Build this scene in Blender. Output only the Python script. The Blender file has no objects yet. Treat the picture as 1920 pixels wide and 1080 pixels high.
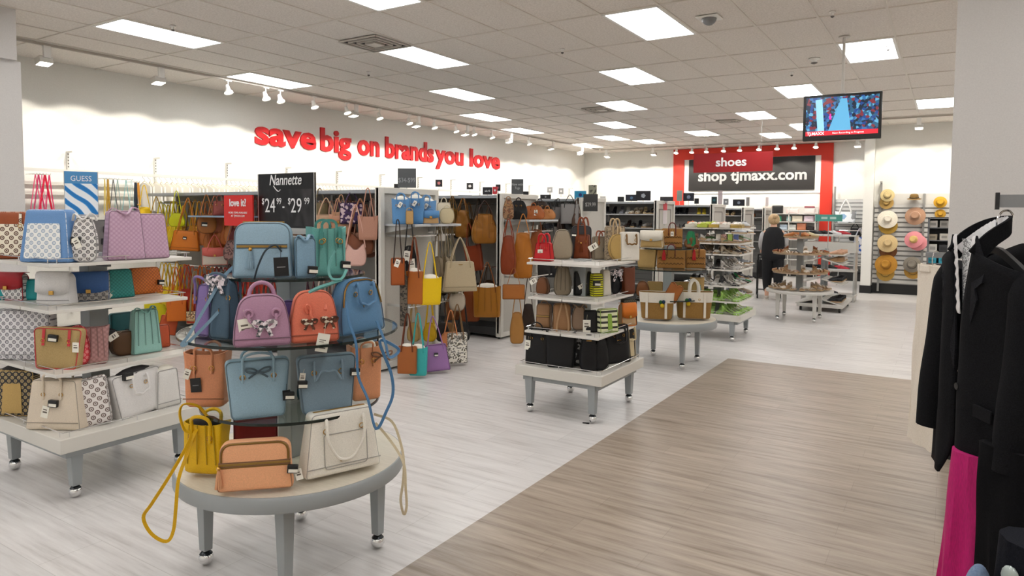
import bpy, bmesh, math, random
from math import sin, cos, pi, radians, atan2, sqrt
from mathutils import Vector, Matrix, noise
random.seed(7)
SC = bpy.context.scene
COL = SC.collection
# ---------------------------------------------------------------- camera
F, CX, CY = 1284.74, 960.0, 469.8
PITCH, YAW, ROLL, EYE = .0547, .5658, .0072, 1.72
ZC = 3.70
fw = Vector((-sin(YAW)*cos(PITCH), cos(YAW)*cos(PITCH), -sin(PITCH)))
_r = Vector((cos(YAW), sin(YAW), 0)); _u = _r.cross(fw)
rt = _r*cos(ROLL) + _u*sin(ROLL); up = -_r*sin(ROLL) + _u*cos(ROLL)
cd = bpy.data.cameras.new('camera'); cam = bpy.data.objects.new('camera', cd); COL.objects.link(cam)
cd.sensor_fit = 'HORIZONTAL'; cd.sensor_width = 36; cd.lens = 36*F/1920
cd.shift_y = -(540-CY)/1920; cd.clip_start = .05; cd.clip_end = 200
m = Matrix((( rt.x, up.x, -fw.x, 0), (rt.y, up.y, -fw.y, 0), (rt.z, up.z, -fw.z, EYE), (0, 0, 0, 1)))
cam.matrix_world = m
SC.camera = cam
# ---------------------------------------------------------------- world, exposure
w = bpy.data.worlds.new('world'); SC.world = w; w.use_nodes = True
w.node_tree.nodes['Background'].inputs[0].default_value = (.95, .97, 1, 1)
w.node_tree.nodes['Background'].inputs[1].default_value = .35
SC.view_settings.view_transform = 'Standard'; SC.view_settings.look = 'None'
SC.view_settings.exposure = 0.16; SC.view_settings.gamma = 1
try:
    SC.cycles.max_bounces = 7; SC.cycles.diffuse_bounces = 4; SC.cycles.glossy_bounces = 3
    SC.cycles.transmission_bounces = 6; SC.cycles.transparent_max_bounces = 8
    SC.cycles.caustics_reflective = False; SC.cycles.caustics_refractive = False
    SC.cycles.sample_clamp_indirect = 6
    SC.cycles.use_adaptive_sampling = True
except Exception: pass
PANEL_POWER = 9.6
SPOT_POWER = 48.0

# a point of the photograph carried to a plane of the place
def ray(x, y): return fw*F + rt*(x-CX) + up*(CY-y)
def at(x, y, z):
    r = ray(x, y); return Vector((0, 0, EYE)) + r*((z-EYE)/r.z)
def atX(x, y, X):
    r = ray(x, y); return Vector((0, 0, EYE)) + r*(X/r.x)
def atY(x, y, Y):
    r = ray(x, y); return Vector((0, 0, EYE)) + r*(Y/r.y)
def depth(p): return (Vector(p)-Vector((0, 0, EYE))).dot(fw)

# ---------------------------------------------------------------- objects
def tag(o, label=None, cat=None, group=None, kind=None):
    if label: o['label'] = label
    if cat: o['category'] = cat
    if group: o['group'] = group
    if kind: o['kind'] = kind
    return o
def thing(name, label, cat, loc=(0, 0, 0), rz=0, group=None):
    o = bpy.data.objects.new(name, None); COL.objects.link(o)
    o.empty_display_size = .05
    o.location = loc; o.rotation_euler = (0, 0, rz)
    return tag(o, label, cat, group)
def copy_tree(o, parent=None, depth_=0):
    c = o.copy(); COL.objects.link(c)
    if parent: c.parent = parent
    for ch in list(o.children): copy_tree(ch, c, depth_+1)
    return c

# ---------------------------------------------------------------- colours and materials
def lin(c):
    if isinstance(c, str):
        c = c.lstrip('#'); c = tuple(int(c[i:i+2], 16)/255 for i in (0, 2, 4))
    return tuple((v/12.92 if v <= .04045 else ((v+.055)/1.055)**2.4) for v in c[:3]) + (1,)
MATS = {}
def newmat(name):
    m = bpy.data.materials.new(name); m.use_nodes = True
    nt = m.node_tree; b = nt.nodes['Principled BSDF']
    return m, nt, b
def N(nt, t, **k):
    n = nt.nodes.new(t)
    for a, v in k.items(): setattr(n, a, v)
    return n
def plain(c, rough=.5, metal=0, name='paint', spec=.5, emit=0, trans=0):
    key = (name, str(c), rough, metal, emit, trans)
    if key in MATS: return MATS[key]
    m, nt, b = newmat(name)
    b.inputs['Base Color'].default_value = lin(c); b.inputs['Roughness'].default_value = rough
    b.inputs['Metallic'].default_value = metal; b.inputs['Specular IOR Level'].default_value = spec
    if emit: b.inputs['Emission Color'].default_value = lin(c); b.inputs['Emission Strength'].default_value = emit
    if trans: b.inputs['Transmission Weight'].default_value = trans
    MATS[key] = m; return m
def grain(c, c2, scale=60, amount=.5, rough=.5, bump=.15, dist=.002, name='leather', stretch=(1, 1, 1), metal=0, detail=2, spec=.5):
    """two close tones mixed by noise plus a fine bump"""
    key = (name, str(c), str(c2), scale, amount, rough, bump, stretch)
    if key in MATS: return MATS[key]
    m, nt, b = newmat(name)
    tc = N(nt, 'ShaderNodeTexCoord'); mp = N(nt, 'ShaderNodeMapping'); mp.inputs['Scale'].default_value = stretch
    nz = N(nt, 'ShaderNodeTexNoise'); nz.inputs['Scale'].default_value = scale; nz.inputs['Detail'].default_value = detail
    rp = N(nt, 'ShaderNodeValToRGB')
    rp.color_ramp.elements[0].position = .5-amount*.35; rp.color_ramp.elements[1].position = .5+amount*.35
    rp.color_ramp.elements[0].color = lin(c); rp.color_ramp.elements[1].color = lin(c2)
    bp = N(nt, 'ShaderNodeBump'); bp.inputs['Strength'].default_value = bump; bp.inputs['Distance'].default_value = dist
    L = nt.links.new
    L(tc.outputs['Object'], mp.inputs['Vector']); L(mp.outputs[0], nz.inputs['Vector']); L(nz.outputs[0], rp.inputs[0])
    L(rp.outputs[0], b.inputs['Base Color']); L(nz.outputs[0], bp.inputs['Height']); L(bp.outputs[0], b.inputs['Normal'])
    b.inputs['Roughness'].default_value = rough; b.inputs['Metallic'].default_value = metal
    b.inputs['Specular IOR Level'].default_value = spec
    MATS[key] = m; return m
def shade(c, k):
    if isinstance(c, str): c = tuple(int(c.lstrip('#')[i:i+2], 16)/255 for i in (0, 2, 4))
    return tuple(max(0, min(1, v*k)) for v in c)
def leather(c, rough=.42): return grain(shade(c, .90), shade(c, 1.0), 240, .9, rough, .35, .0008, 'leather', spec=.35)
def pattern(kind, c, c2, scale=40):
    """printed or woven cloth"""
    key = (kind, str(c), str(c2), scale)
    if key in MATS: return MATS[key]
    m, nt, b = newmat(kind); L = nt.links.new
    tc = N(nt, 'ShaderNodeTexCoord'); mp = N(nt, 'ShaderNodeMapping')
    L(tc.outputs['Object'], mp.inputs['Vector'])
    rp = N(nt, 'ShaderNodeValToRGB'); e = rp.color_ramp.elements
    b.inputs['Roughness'].default_value = .6
    if kind == 'monogram':
        mp.inputs['Rotation'].default_value = (0, radians(45), 0); mp.inputs['Scale'].default_value = (scale, scale*.02, scale)
        v = N(nt, 'ShaderNodeTexVoronoi'); v.inputs['Randomness'].default_value = 0; v.inputs['Scale'].default_value = 1
        L(mp.outputs[0], v.inputs['Vector']); L(v.outputs['Distance'], rp.inputs[0])
        rp.color_ramp.interpolation = 'CONSTANT'
        e[0].position = 0; e[0].color = lin(c2); e[1].position = .12; e[1].color = lin(c)
        for p, q in ((.20, c2), (.36, c)):
            x = e.new(p); x.color = lin(q)
    elif kind == 'quilt':
        mp.inputs['Rotation'].default_value = (0, radians(45), 0); mp.inputs['Scale'].default_value = (scale, scale*.02, scale)
        v = N(nt, 'ShaderNodeTexVoronoi'); v.inputs['Randomness'].default_value = 0; v.inputs['Scale'].default_value = 1
        L(mp.outputs[0], v.inputs['Vector']); L(v.outputs['Distance'], rp.inputs[0])
        e[0].position = .2; e[0].color = lin(c); e[1].position = .62; e[1].color = lin(c2)
        bp = N(nt, 'ShaderNodeBump'); bp.inputs['Strength'].default_value = .6; bp.inputs['Distance'].default_value = .003; bp.invert = True
        L(v.outputs['Distance'], bp.inputs['Height']); L(bp.outputs[0], b.inputs['Normal'])
        b.inputs['Roughness'].default_value = .45
    elif kind == 'straw':
        mp.inputs['Scale'].default_value = (scale, scale, scale*2.2)
        nz = N(nt, 'ShaderNodeTexNoise'); nz.inputs['Scale'].default_value = 2.2; nz.inputs['Detail'].default_value = 3
        wv = N(nt, 'ShaderNodeTexWave'); wv.bands_direction = 'Z'; wv.inputs['Scale'].default_value = .8; wv.inputs['Distortion'].default_value = 1.5
        ad = N(nt, 'ShaderNodeMath', operation='ADD'); ml = N(nt, 'ShaderNodeMath', operation='MULTIPLY'); ml.inputs[1].default_value = .35
        L(mp.outputs[0], nz.inputs['Vector']); L(mp.outputs[0], wv.inputs['Vector']); L(wv.outputs['Color'], ml.inputs[0])
        L(ml.outputs[0], ad.inputs[0]); L(nz.outputs[0], ad.inputs[1]); L(ad.outputs[0], rp.inputs[0])
        e[0].position = .35; e[0].color = lin(c2); e[1].position = .8; e[1].color = lin(c)
        bp = N(nt, 'ShaderNodeBump'); bp.inputs['Strength'].default_value = .8; bp.inputs['Distance'].default_value = .003
        L(ad.outputs[0], bp.inputs['Height']); L(bp.outputs[0], b.inputs['Normal']); b.inputs['Roughness'].default_value = .8
    elif kind == 'print':
        mp.inputs['Scale'].default_value = (scale, scale, scale)
        v = N(nt, 'ShaderNodeTexVoronoi'); v.inputs['Scale'].default_value = 1; L(mp.outputs[0], v.inputs['Vector'])
        sp = N(nt, 'ShaderNodeSeparateColor'); L(v.outputs['Color'], sp.inputs[0]); L(sp.outputs[0], rp.inputs[0])
        rp.color_ramp.interpolation = 'CONSTANT'
        e[0].position = 0; e[0].color = lin(c); e[1].position = .55; e[1].color = lin(c2)
        x = e.new(.8); x.color = lin(shade(c, .6))
    elif kind == 'stripe':
        mp.inputs['Scale'].default_value = (scale,)*3
        wv = N(nt, 'ShaderNodeTexWave'); wv.bands_direction = 'Z'; wv.inputs['Scale'].default_value = 1
        L(mp.outputs[0], wv.inputs['Vector']); L(wv.outputs['Color'], rp.inputs[0])
        rp.color_ramp.interpolation = 'CONSTANT'
        e[0].position = 0; e[0].color = lin(c2); e[1].position = .35; e[1].color = lin(c)
    L(rp.outputs[0], b.inputs['Base Color'])
    MATS[key] = m; return m
def mat_of(c):
    """colour string, or 'kind:col:col:scale'"""
    if not isinstance(c, str): return c
    if c.count(':') >= 2:
        k = c.split(':'); return pattern(k[0], k[1], k[2], float(k[3]) if len(k) > 3 else 40)
    return leather(c)
STEEL = plain('#c9c9c6', .35, .6, 'brushed_metal')
GREYP = plain('#8f9394', .45, .1, 'grey_enamel')
DGREY = plain('#6a6c6e', .45, .2, 'dark_grey_enamel')
def shelf_glass():
    m, nt, b = newmat('shelf_glass'); L = nt.links.new; out = nt.nodes['Material Output']
    tr = N(nt, 'ShaderNodeBsdfTransparent'); tr.inputs[0].default_value = (.86, .90, .88, 1)
    gl = N(nt, 'ShaderNodeBsdfGlossy'); gl.inputs['Roughness'].default_value = .03
    fr = N(nt, 'ShaderNodeFresnel'); fr.inputs[0].default_value = 1.5
    mx = N(nt, 'ShaderNodeMixShader'); gm = N(nt, 'ShaderNodeNewGeometry'); iv = N(nt, 'ShaderNodeMath', operation='SUBTRACT'); iv.inputs[0].default_value = 1; ml = N(nt, 'ShaderNodeMath', operation='MULTIPLY'); L(gm.outputs['Backfacing'], iv.inputs[1]); L(iv.outputs[0], ml.inputs[0]); L(fr.outputs[0], ml.inputs[1]); L(ml.outputs[0], mx.inputs[0]); L(tr.outputs[0], mx.inputs[1]); L(gl.outputs[0], mx.inputs[2]); L(mx.outputs[0], out.inputs[0])
    return m
CHROME = plain('#e8e8e8', .08, 1, 'chrome')
BLACK = plain('#0b0b0c', .4, 0, 'black')
WHITE = plain('#f3f1ec', .5, 0, 'white_paint')
CREAM = plain('#e9e5dc', .5, 0, 'pale_laminate')
GOLD = plain('#d2a65a', .25, 1, 'gold_metal')
CARD = plain('#f1ede0', .7, 0, 'card')
LINING = plain('#3a3029', .8, 0, 'lining')

# ---------------------------------------------------------------- mesh building
class MB:
    def __init__(s): s.v = []; s.f = []; s.mi = []; s.cur = 0
    def add(s, vs, fs):
        k = len(s.v); s.v += [tuple(p) for p in vs]; s.f += [tuple(k+i for i in f) for f in fs]; s.mi += [s.cur]*len(fs); return s
    def box(s, x0, x1, y0, y1, z0, z1):
        return s.add([(x0,y0,z0),(x1,y0,z0),(x1,y1,z0),(x0,y1,z0),(x0,y0,z1),(x1,y0,z1),(x1,y1,z1),(x0,y1,z1)],
                     [(0,3,2,1),(4,5,6,7),(0,1,5,4),(1,2,6,5),(2,3,7,6),(3,0,4,7)])
    def frustum(s, c0, hx0, hy0, c1, hx1, hy1):
        v = [(c0[0]+a*hx0, c0[1]+b*hy0, c0[2]) for a, b in ((-1,-1),(1,-1),(1,1),(-1,1))] + \
            [(c1[0]+a*hx1, c1[1]+b*hy1, c1[2]) for a, b in ((-1,-1),(1,-1),(1,1),(-1,1))]
        return s.add(v, [(0,3,2,1),(4,5,6,7),(0,1,5,4),(1,2,6,5),(2,3,7,6),(3,0,4,7)])
    def lathe(s, prof, n=24, c=(0, 0, 0), caps=True):
        """prof: list of (r, z)"""
        vs = []; fs = []
        for r, z in prof:
            for i in range(n):
                a = 2*pi*i/n; vs.append((c[0]+r*cos(a), c[1]+r*sin(a), c[2]+z))
        for k in range(len(prof)-1):
            for i in range(n):
                j = (i+1) % n; fs.append((k*n+i, k*n+j, (k+1)*n+j, (k+1)*n+i))
        if caps: fs.append(tuple(range(n-1, -1, -1))); fs.append(tuple((len(prof)-1)*n+i for i in range(n)))
        return s.add(vs, fs)
    def sphere(s, c, r, n=16, sq=(1, 1, 1)):
        vs = []; fs = []; m = n//2
        for k in range(m+1):
            t = pi*k/m
            for i in range(n):
                a = 2*pi*i/n; vs.append((c[0]+r*sq[0]*sin(t)*cos(a), c[1]+r*sq[1]*sin(t)*sin(a), c[2]-r*sq[2]*cos(t)))
        for k in range(m):
            for i in range(n):
                j = (i+1) % n; fs.append((k*n+i, k*n+j, (k+1)*n+j, (k+1)*n+i))
        return s.add(vs, fs)
    def sweep(s, pts, a, b=None, n=8, flat=False, closed=False, upv=None, taper=None):
        """tube (radius a) or ribbon (half width a, half thickness b) along pts"""
        pts = [Vector(p) for p in pts]; vs = []; fs = []
        if b is None: sec = [(a*cos(2*pi*i/n), a*sin(2*pi*i/n)) for i in range(n)]
        else: sec = [(-a, -b), (a, -b), (a, b), (-a, b)]; n = 4
        K = len(pts); prev = Vector(upv) if upv else None
        for i, p in enumerate(pts):
            if closed: t = pts[(i+1) % K]-pts[i-1]
            else: t = pts[min(i+1, K-1)]-pts[max(i-1, 0)]
            if t.length < 1e-9: t = Vector((0, 0, 1))
            t.normalize()
            if prev is None: prev = Vector((0, 1, 0)) if abs(t.y) < .9 else Vector((1, 0, 0))
            nrm = prev - t*prev.dot(t)
            if nrm.length < 1e-4: nrm = Vector((1, 0, 0)) - t*t.x
            nrm.normalize(); prev = nrm if not upv else Vector(upv)
            bi = t.cross(nrm); k = taper[i] if taper else 1
            vs += [p + bi*(x*k) + nrm*(y*k) for x, y in sec]
        for i in range(K if closed else K-1):
            j = (i+1) % K
            for q in range(n):
                r = (q+1) % n; fs.append((i*n+q, i*n+r, j*n+r, j*n+q))
        if not closed: fs.append(tuple(range(n-1, -1, -1))); fs.append(tuple((K-1)*n+q for q in range(n)))
        return s.add(vs, fs)
    def bar(s, p, q, r=.006, n=8): return s.sweep([p, q], r, n=n)
    def prism(s, outline, y0, y1):
        """outline of (x, z) extruded along y"""
        n = len(outline); vs = [(x, y0, z) for x, z in outline] + [(x, y1, z) for x, z in outline]
        fs = [tuple(range(n)), tuple(range(2*n-1, n-1, -1))] + [(i, n+i, n+(i+1) % n, (i+1) % n) for i in range(n)]
        return s.add(vs, fs)
    def build(s, name, mat, parent=None, smooth=True, bevel=0, sub=0, loc=None, ang=40):
        me = bpy.data.meshes.new(name); me.from_pydata(s.v, [], s.f)
        mats = mat if isinstance(mat, (list, tuple)) else [mat]
        for m in mats: me.materials.append(m)
        if len(mats) > 1: me.polygons.foreach_set('material_index', s.mi)
        bm = bmesh.new(); bm.from_mesh(me); bmesh.ops.remove_doubles(bm, verts=bm.verts, dist=1e-6)
        bmesh.ops.recalc_face_normals(bm, faces=bm.faces); bm.to_mesh(me); bm.free()
        if smooth:
            me.shade_smooth()
            try: me.set_sharp_from_angle(angle=radians(ang))
            except Exception: pass
        o = bpy.data.objects.new(name, me); COL.objects.link(o)
        if parent: o.parent = parent
        if loc: o.location = loc
        if bevel:
            md = o.modifiers.new('bevel', 'BEVEL'); md.width = bevel; md.segments = 2; md.limit_method = 'ANGLE'
        if sub:
            md = o.modifiers.new('sub', 'SUBSURF'); md.levels = sub; md.render_levels = sub
        return o
def struct(name, mb, mat, **k):
    o = mb.build(name, mat, **k); o['kind'] = 'structure'; return o
def catmull(P, n=8, closed=False):
    P = [Vector(p) for p in P]; out = []; K = len(P)
    R = range(K) if closed else range(K-1)
    for i in R:
        p0 = P[(i-1) % K] if (closed or i > 0) else P[0]*2-P[1]
        p1 = P[i]; p2 = P[(i+1) % K]
        p3 = P[(i+2) % K] if (closed or i+2 < K) else P[-1]*2-P[-2]
        for k in range(n):
            t = k/n
            out.append(.5*((2*p1)+(p2-p0)*t+(2*p0-5*p1+4*p2-p3)*t*t+(3*p1-p0-3*p2+p3)*t**3))
    if not closed: out.append(P[-1])
    return out
def text(name, body, size, mat, parent=None, loc=(0, 0, 0), rot=(pi/2, 0, 0), extrude=.002, bold=.0, align='CENTER', sx=1, shear=0):
    c = bpy.data.curves.new(name, 'FONT'); c.body = body; c.size = size; c.extrude = extrude; c.offset = bold
    c.align_x = align; c.shear = shear; c.resolution_u = 3
    tmp = bpy.data.objects.new('tmp', c); COL.objects.link(tmp)
    dg = bpy.context.evaluated_depsgraph_get(); me = bpy.data.meshes.new_from_object(tmp.evaluated_get(dg)); bpy.data.objects.remove(tmp)
    me.name = name; me.materials.clear(); me.materials.append(mat)
    o = bpy.data.objects.new(name, me); COL.objects.link(o)
    o.location = loc; o.rotation_euler = rot; o.scale = (sx, 1, 1)
    if parent: o.parent = parent
    return o
# ================================================================ the room
def floor_mat(name, c1, c2, c3, plank):
    m, nt, b = newmat(name); L = nt.links.new
    g = N(nt, 'ShaderNodeNewGeometry'); mp = N(nt, 'ShaderNodeMapping'); mp.inputs['Scale'].default_value = (1.1, 14, 1)
    L(g.outputs['Position'], mp.inputs['Vector'])
    nz = N(nt, 'ShaderNodeTexNoise'); nz.inputs['Scale'].default_value = 1.6; nz.inputs['Detail'].default_value = 7; nz.inputs['Roughness'].default_value = .62
    L(mp.outputs[0], nz.inputs['Vector'])
    rp = N(nt, 'ShaderNodeValToRGB'); e = rp.color_ramp.elements
    e[0].position = .30; e[0].color = lin(c3); e[1].position = .68; e[1].color = lin(c1)
    x = e.new(.47); x.color = lin(c2)
    L(nz.outputs[0], rp.inputs[0])
    br = N(nt, 'ShaderNodeTexBrick'); br.inputs['Scale'].default_value = 1; br.inputs['Brick Width'].default_value = 1.22; br.inputs['Row Height'].default_value = plank
    br.inputs['Mortar Size'].default_value = .0016; br.inputs['Mortar Smooth'].default_value = 0; br.offset = .37
    br.inputs['Color1'].default_value = (.82, .82, .82, 1); br.inputs['Color2'].default_value = (1, 1, 1, 1); br.inputs['Mortar'].default_value = (.55, .53, .5, 1)
    L(g.outputs['Position'], br.inputs['Vector'])
    mx = N(nt, 'ShaderNodeMix', data_type='RGBA', blend_type='MULTIPLY'); mx.inputs[0].default_value = .55
    L(rp.outputs[0], mx.inputs[6]); L(br.outputs[0], mx.inputs[7]); L(mx.outputs[2], b.inputs['Base Color'])
    b.inputs['Roughness'].default_value = .33; b.inputs['Specular IOR Level'].default_value = .45
    return m
M_LIGHT = floor_mat('pale_plank_floor', '#e6e3e0', '#d9d5d2', '#c3beba', .30)
M_TAUPE = floor_mat('taupe_plank_floor', '#b5a797', '#a19283', '#80715f', .18)
X0, X1, Y0, Y1 = -10.22, 5.5, -4.0, 20.55
struct('floor', MB().box(X0-.2, X1, Y0, Y1+.2, -.1, 0), M_LIGHT, smooth=False)
struct('floor_aisle', MB().box(-2.16, X1-.05, Y0+.05, 8.24, 0, .003), M_TAUPE, smooth=False)
def wall_mat():
    return grain('#efeee8', '#e9e7e0', 90, .6, .7, .08, .002, 'painted_wall')
WALL = wall_mat()
struct('wall_left', MB().box(X0-.15, X0, 3.0, Y1+.15, 0, ZC+.3), WALL, smooth=False)
struct('wall_back', MB().box(X0, X1, Y1, Y1+.15, 0, ZC+.3), WALL, smooth=False)
struct('wall_right', MB().box(X1, X1+.15, Y0, Y1, 0, ZC+.3), WALL, smooth=False)
struct('wall_front', MB().box(X0, X1, Y0-.15, Y0, 0, ZC+.3), WALL, smooth=False)
# hat wall: nearer than the back wall, right of the slim column
struct('wall_hats', MB().box(-1.40, X1, 17.22, 17.4, 0, ZC+.3), WALL, smooth=False)
# ceiling: acoustic tile
def ceil_mat():
    m, nt, b = newmat('acoustic_tile'); L = nt.links.new
    g = N(nt, 'ShaderNodeNewGeometry'); nz = N(nt, 'ShaderNodeTexNoise'); nz.inputs['Scale'].default_value = 55; nz.inputs['Detail'].default_value = 4; nz.inputs['Roughness'].default_value = .8
    L(g.outputs['Position'], nz.inputs['Vector'])
    rp = N(nt, 'ShaderNodeValToRGB'); e = rp.color_ramp.elements
    e[0].position = .33; e[0].color = lin('#d8d0c7'); e[1].position = .62; e[1].color = lin('#f2ebe3')
    L(nz.outputs[0], rp.inputs[0]); L(rp.outputs[0], b.inputs['Base Color']); b.inputs['Roughness'].default_value = .9
    bp = N(nt, 'ShaderNodeBump'); bp.inputs['Strength'].default_value = .5; bp.inputs['Distance'].default_value = .004
    L(nz.outputs[0], bp.inputs['Height']); L(bp.outputs[0], b.inputs['Normal'])
    return m
struct('ceiling', MB().box(X0-.2, X1+.2, Y0-.2, Y1+.2, ZC+.006, ZC+.12), ceil_mat(), smooth=False)
g = MB(); TX, TY, GX, GY = .608, 1.2205, -5.731-.304, 6.93-.61
k = -7
while GX+k*TX < X1:
    x = GX+k*TX
    if x > X0+1.0: g.box(x-.012, x+.012, Y0, Y1, ZC-.004, ZC+.008)
    k += 1
k = -9
while GY+k*TY < Y1:
    y = GY+k*TY
    if y > Y0: g.box(X0, X1, y-.012, y+.012, ZC-.005, ZC+.007)
    k += 1
struct('trim_1', g, plain('#e2dbd1', .5, 0, 'ceiling_grid'), smooth=False)
# recessed light panels
LP = [(-5.731+i*5*TX-r*2*TX, 6.93+r*2*TY) for r in range(-4, 4) for i in range(-3, 5)]
LP = [p for p in LP if X0+1.15 < p[0] < X1-.3 and Y0+.7 < p[1] < 15.2]
LP += [(-8.73, 14.2), (-7.5, 16.65), (-5.14, 16.72), (-2.75, 16.6), (-6.97, 17.95), (-3.7, 18.1), (-1.2, 19.0), (-9.0, 18.2)]
DIFF = plain('#ffffff', .5, 0, 'light_diffuser', emit=PANEL_POWER)
lp0 = None
def place_word(x, y):
    return ('near' if y < 6 else 'middle' if y < 12 else 'far') + ' ceiling'
ranks = {}
for i, (x, y) in enumerate(LP):
    if lp0 is None:
        t = lp0 = thing('ceiling_light', '', 'ceiling light', (x, y, ZC))
        fr = MB()
        for a in (-1, 1):
            fr.box(a*.285-.015, a*.285+.015, -.6, .6, -.008, 0); fr.box(-.30, .30, a*.585-.015, a*.585+.015, -.008, 0)
        fr.build('frame', WHITE, t, smooth=False)
        MB().box(-.27, .27, -.57, .57, -.004, -.001).build('diffuser', DIFF, t, smooth=False)
    else:
        t = copy_tree(lp0); t.location = (x, y, ZC)
    row = round((y-6.93)/(2*TY)); ranks.setdefault(row, []).append((x, t))
ORD = ['first', 'second', 'third', 'fourth', 'fifth', 'sixth', 'seventh', 'eighth', 'ninth', 'tenth', 'eleventh', 'twelfth', 'thirteenth', 'fourteenth', 'fifteenth', 'sixteenth', 'seventeenth', 'eighteenth', 'nineteenth', 'twentieth']
rows = sorted(ranks)
for r in rows:
    for j, (x, t) in enumerate(sorted(ranks[r], key=lambda q: q[0])):
        t['label'] = 'lit white rectangular ceiling panel, %s from the left wall, row %s from the back' % (ORD[j], ORD[rows[::-1].index(r)])
        t['group'] = 'recessed ceiling light panels'
# air vents
def vent(x, y, lab, s=.29):
    t = thing('ceiling_vent', lab, 'air vent', (x, y, ZC), 0, 'square air diffusers in the ceiling')
    MB().box(-s, s, -s, s, -.004, .0).build('backing', plain('#2b2825', .8, 0, 'vent_dark'), t, smooth=False)
    fr = MB()
    for q in (s, s*.74, s*.5):
        for a in (-1, 1):
            fr.box(a*q-.009, a*q+.009, -q, q, -.02, -.004); fr.box(-q, q, a*q-.009, a*q+.009, -.02, -.004)
    fr.box(-s*.28, s*.28, -s*.28, s*.28, -.026, -.004)
    fr.build('louvre', plain('#cfc8be', .5, 0, 'vent_paint'), t, smooth=False)
vent(-5.75, 6.02, 'square white ceiling air diffuser beside the light nearest the left wall lettering')
vent(-5.62, 12.0, 'square white ceiling air diffuser far back between two lit panels')
vent(-4.0, 14.8, 'small dark ceiling air grille above the red shoes sign', .2)
vent(-5.2, 17.3, 'smallest farthest ceiling air grille near the back wall track', .2)
def ceil_dot(x, y, name, lab, r=.05, h=.04, mat=WHITE, cat='sprinkler'):
    t = thing(name, lab, cat, (x, y, ZC))
    MB().lathe([(r, 0), (r, -.008), (r*.5, -.012), (r*.4, -h)], 16).build('plate', mat, t)
    MB().lathe([(r*.55, -h), (r*.6, -h-.008), (r*.2, -h-.018)], 12).build('head', plain('#6d6864', .4, .5, 'sprinkler_metal'), t)
ceil_dot(-7.1, 4.35, 'fire_sprinkler', 'small dark fire sprinkler in the ceiling left of the near lit panel', .03)
ceil_dot(-4.0, 7.4, 'fire_sprinkler', 'small dark fire sprinkler between the two middle lit panels', .03)
ceil_dot(-7.0, 7.2, 'fire_sprinkler', 'small dark fire sprinkler beside the track above the lettering', .03)
ceil_dot(-1.9, 10.2, 'fire_sprinkler', 'small fire sprinkler right of the middle lit panel', .03)
ceil_dot(-1.5, 9.47, 'smoke_detector', 'white round smoke detector on the ceiling left of the screen pole', .07, .05, cat='smoke detector')
ceil_dot(-1.02, 7.4, 'fire_sprinkler', 'small fire sprinkler above the hanging screen pole', .03)
ceil_dot(-.66, 9.2, 'fire_sprinkler', 'small fire sprinkler right of the lit panel behind the screen', .03)
t = thing('security_camera', 'clear dome security camera in a white square ceiling plate', 'security camera', (-2.1, 6.98, ZC))
MB().box(-.11, .11, -.11, .11, -.012, 0).build('mounting_plate', WHITE, t, bevel=.004)
MB().sphere((0, 0, -.012), .075, 16, (1, 1, .9)).build('dome', plain('#9a9c9e', .1, 0, 'smoked_dome', trans=.4), t)
# ---------------------------------------------------------------- track lighting
def track(name, lab, p, q):
    t = thing(name, lab, 'track light rail', p)
    d = Vector(q)-Vector(p)
    mb = MB()
    if abs(d.x) < abs(d.y): mb.box(-.018, .018, 0, d.y, -.03, 0)
    else: mb.box(0, d.x, -.018, .018, -.03, 0)
    mb.build('rail', plain('#b9b2a8', .4, .3, 'track_metal'), t, smooth=False)
track('lighting_track', 'long white lighting track running along the left wall ceiling', (-9.137, 3.6, ZC-.005), (-9.137, 19.3, ZC-.005))
track('lighting_track', 'white lighting track across the back in front of the red frame', (-9.1, 19.4, ZC-.005), (-1.5, 19.4, ZC-.005))
track('lighting_track', 'short white lighting track above the hat wall', (-1.2, 15.9, ZC-.005), (3.0, 15.9, ZC-.005))
LAMPGLOW = plain('#fff6e6', .4, 0, 'lamp_glow', emit=14)
def spot_head(kind):
    if kind == 'bell':
        t = thing('track_spotlight', '', 'spotlight')
        MB().box(-.022, .022, -.05, .05, -.02, 0).lathe([(.009, -.02), (.009, -.09)], 8).build('bracket', WHITE, t)
        h = MB().lathe([(.012, .085), (.03, .08), (.035, .03), (.04, .0), (.062, -.03), (.07, -.045), (.066, -.045), (.05, -.03)], 20)
        o = h.build('lamp_housing', WHITE, t); o.location = (0, 0, -.15); o.rotation_euler = (0, radians(22), 0)
        g = MB().lathe([(.001, -.028), (.058, -.036)], 16).build('lamp_lens', LAMPGLOW, o)
    else:
        t = thing('track_floodlight', '', 'floodlight')
        MB().box(-.02, .02, -.04, .04, -.14, 0).build('bracket', WHITE, t, bevel=.004)
        o = MB().box(-.12, .02, -.075, .075, -.05, .03).build('lamp_housing', plain('#d9d6cf', .4, .1, 'lamp_paint'), t, bevel=.006); o.location = (-.03, 0, -.15); o.rotation_euler = (0, radians(-12), 0)
        MB().box(-.11, .01, -.065, .065, -.053, -.049).build('lamp_lens', LAMPGLOW, o)
    return t
heads = {}
def add_head(kind, loc, rz, lab, grp):
    if kind not in heads: t = heads[kind] = spot_head(kind)
    else: t = copy_tree(heads[kind])
    t.location = loc; t.rotation_euler = (0, 0, rz); tag(t, lab, {'bell': 'spotlight', 'flood': 'floodlight'}[kind], grp)
    return t
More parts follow.
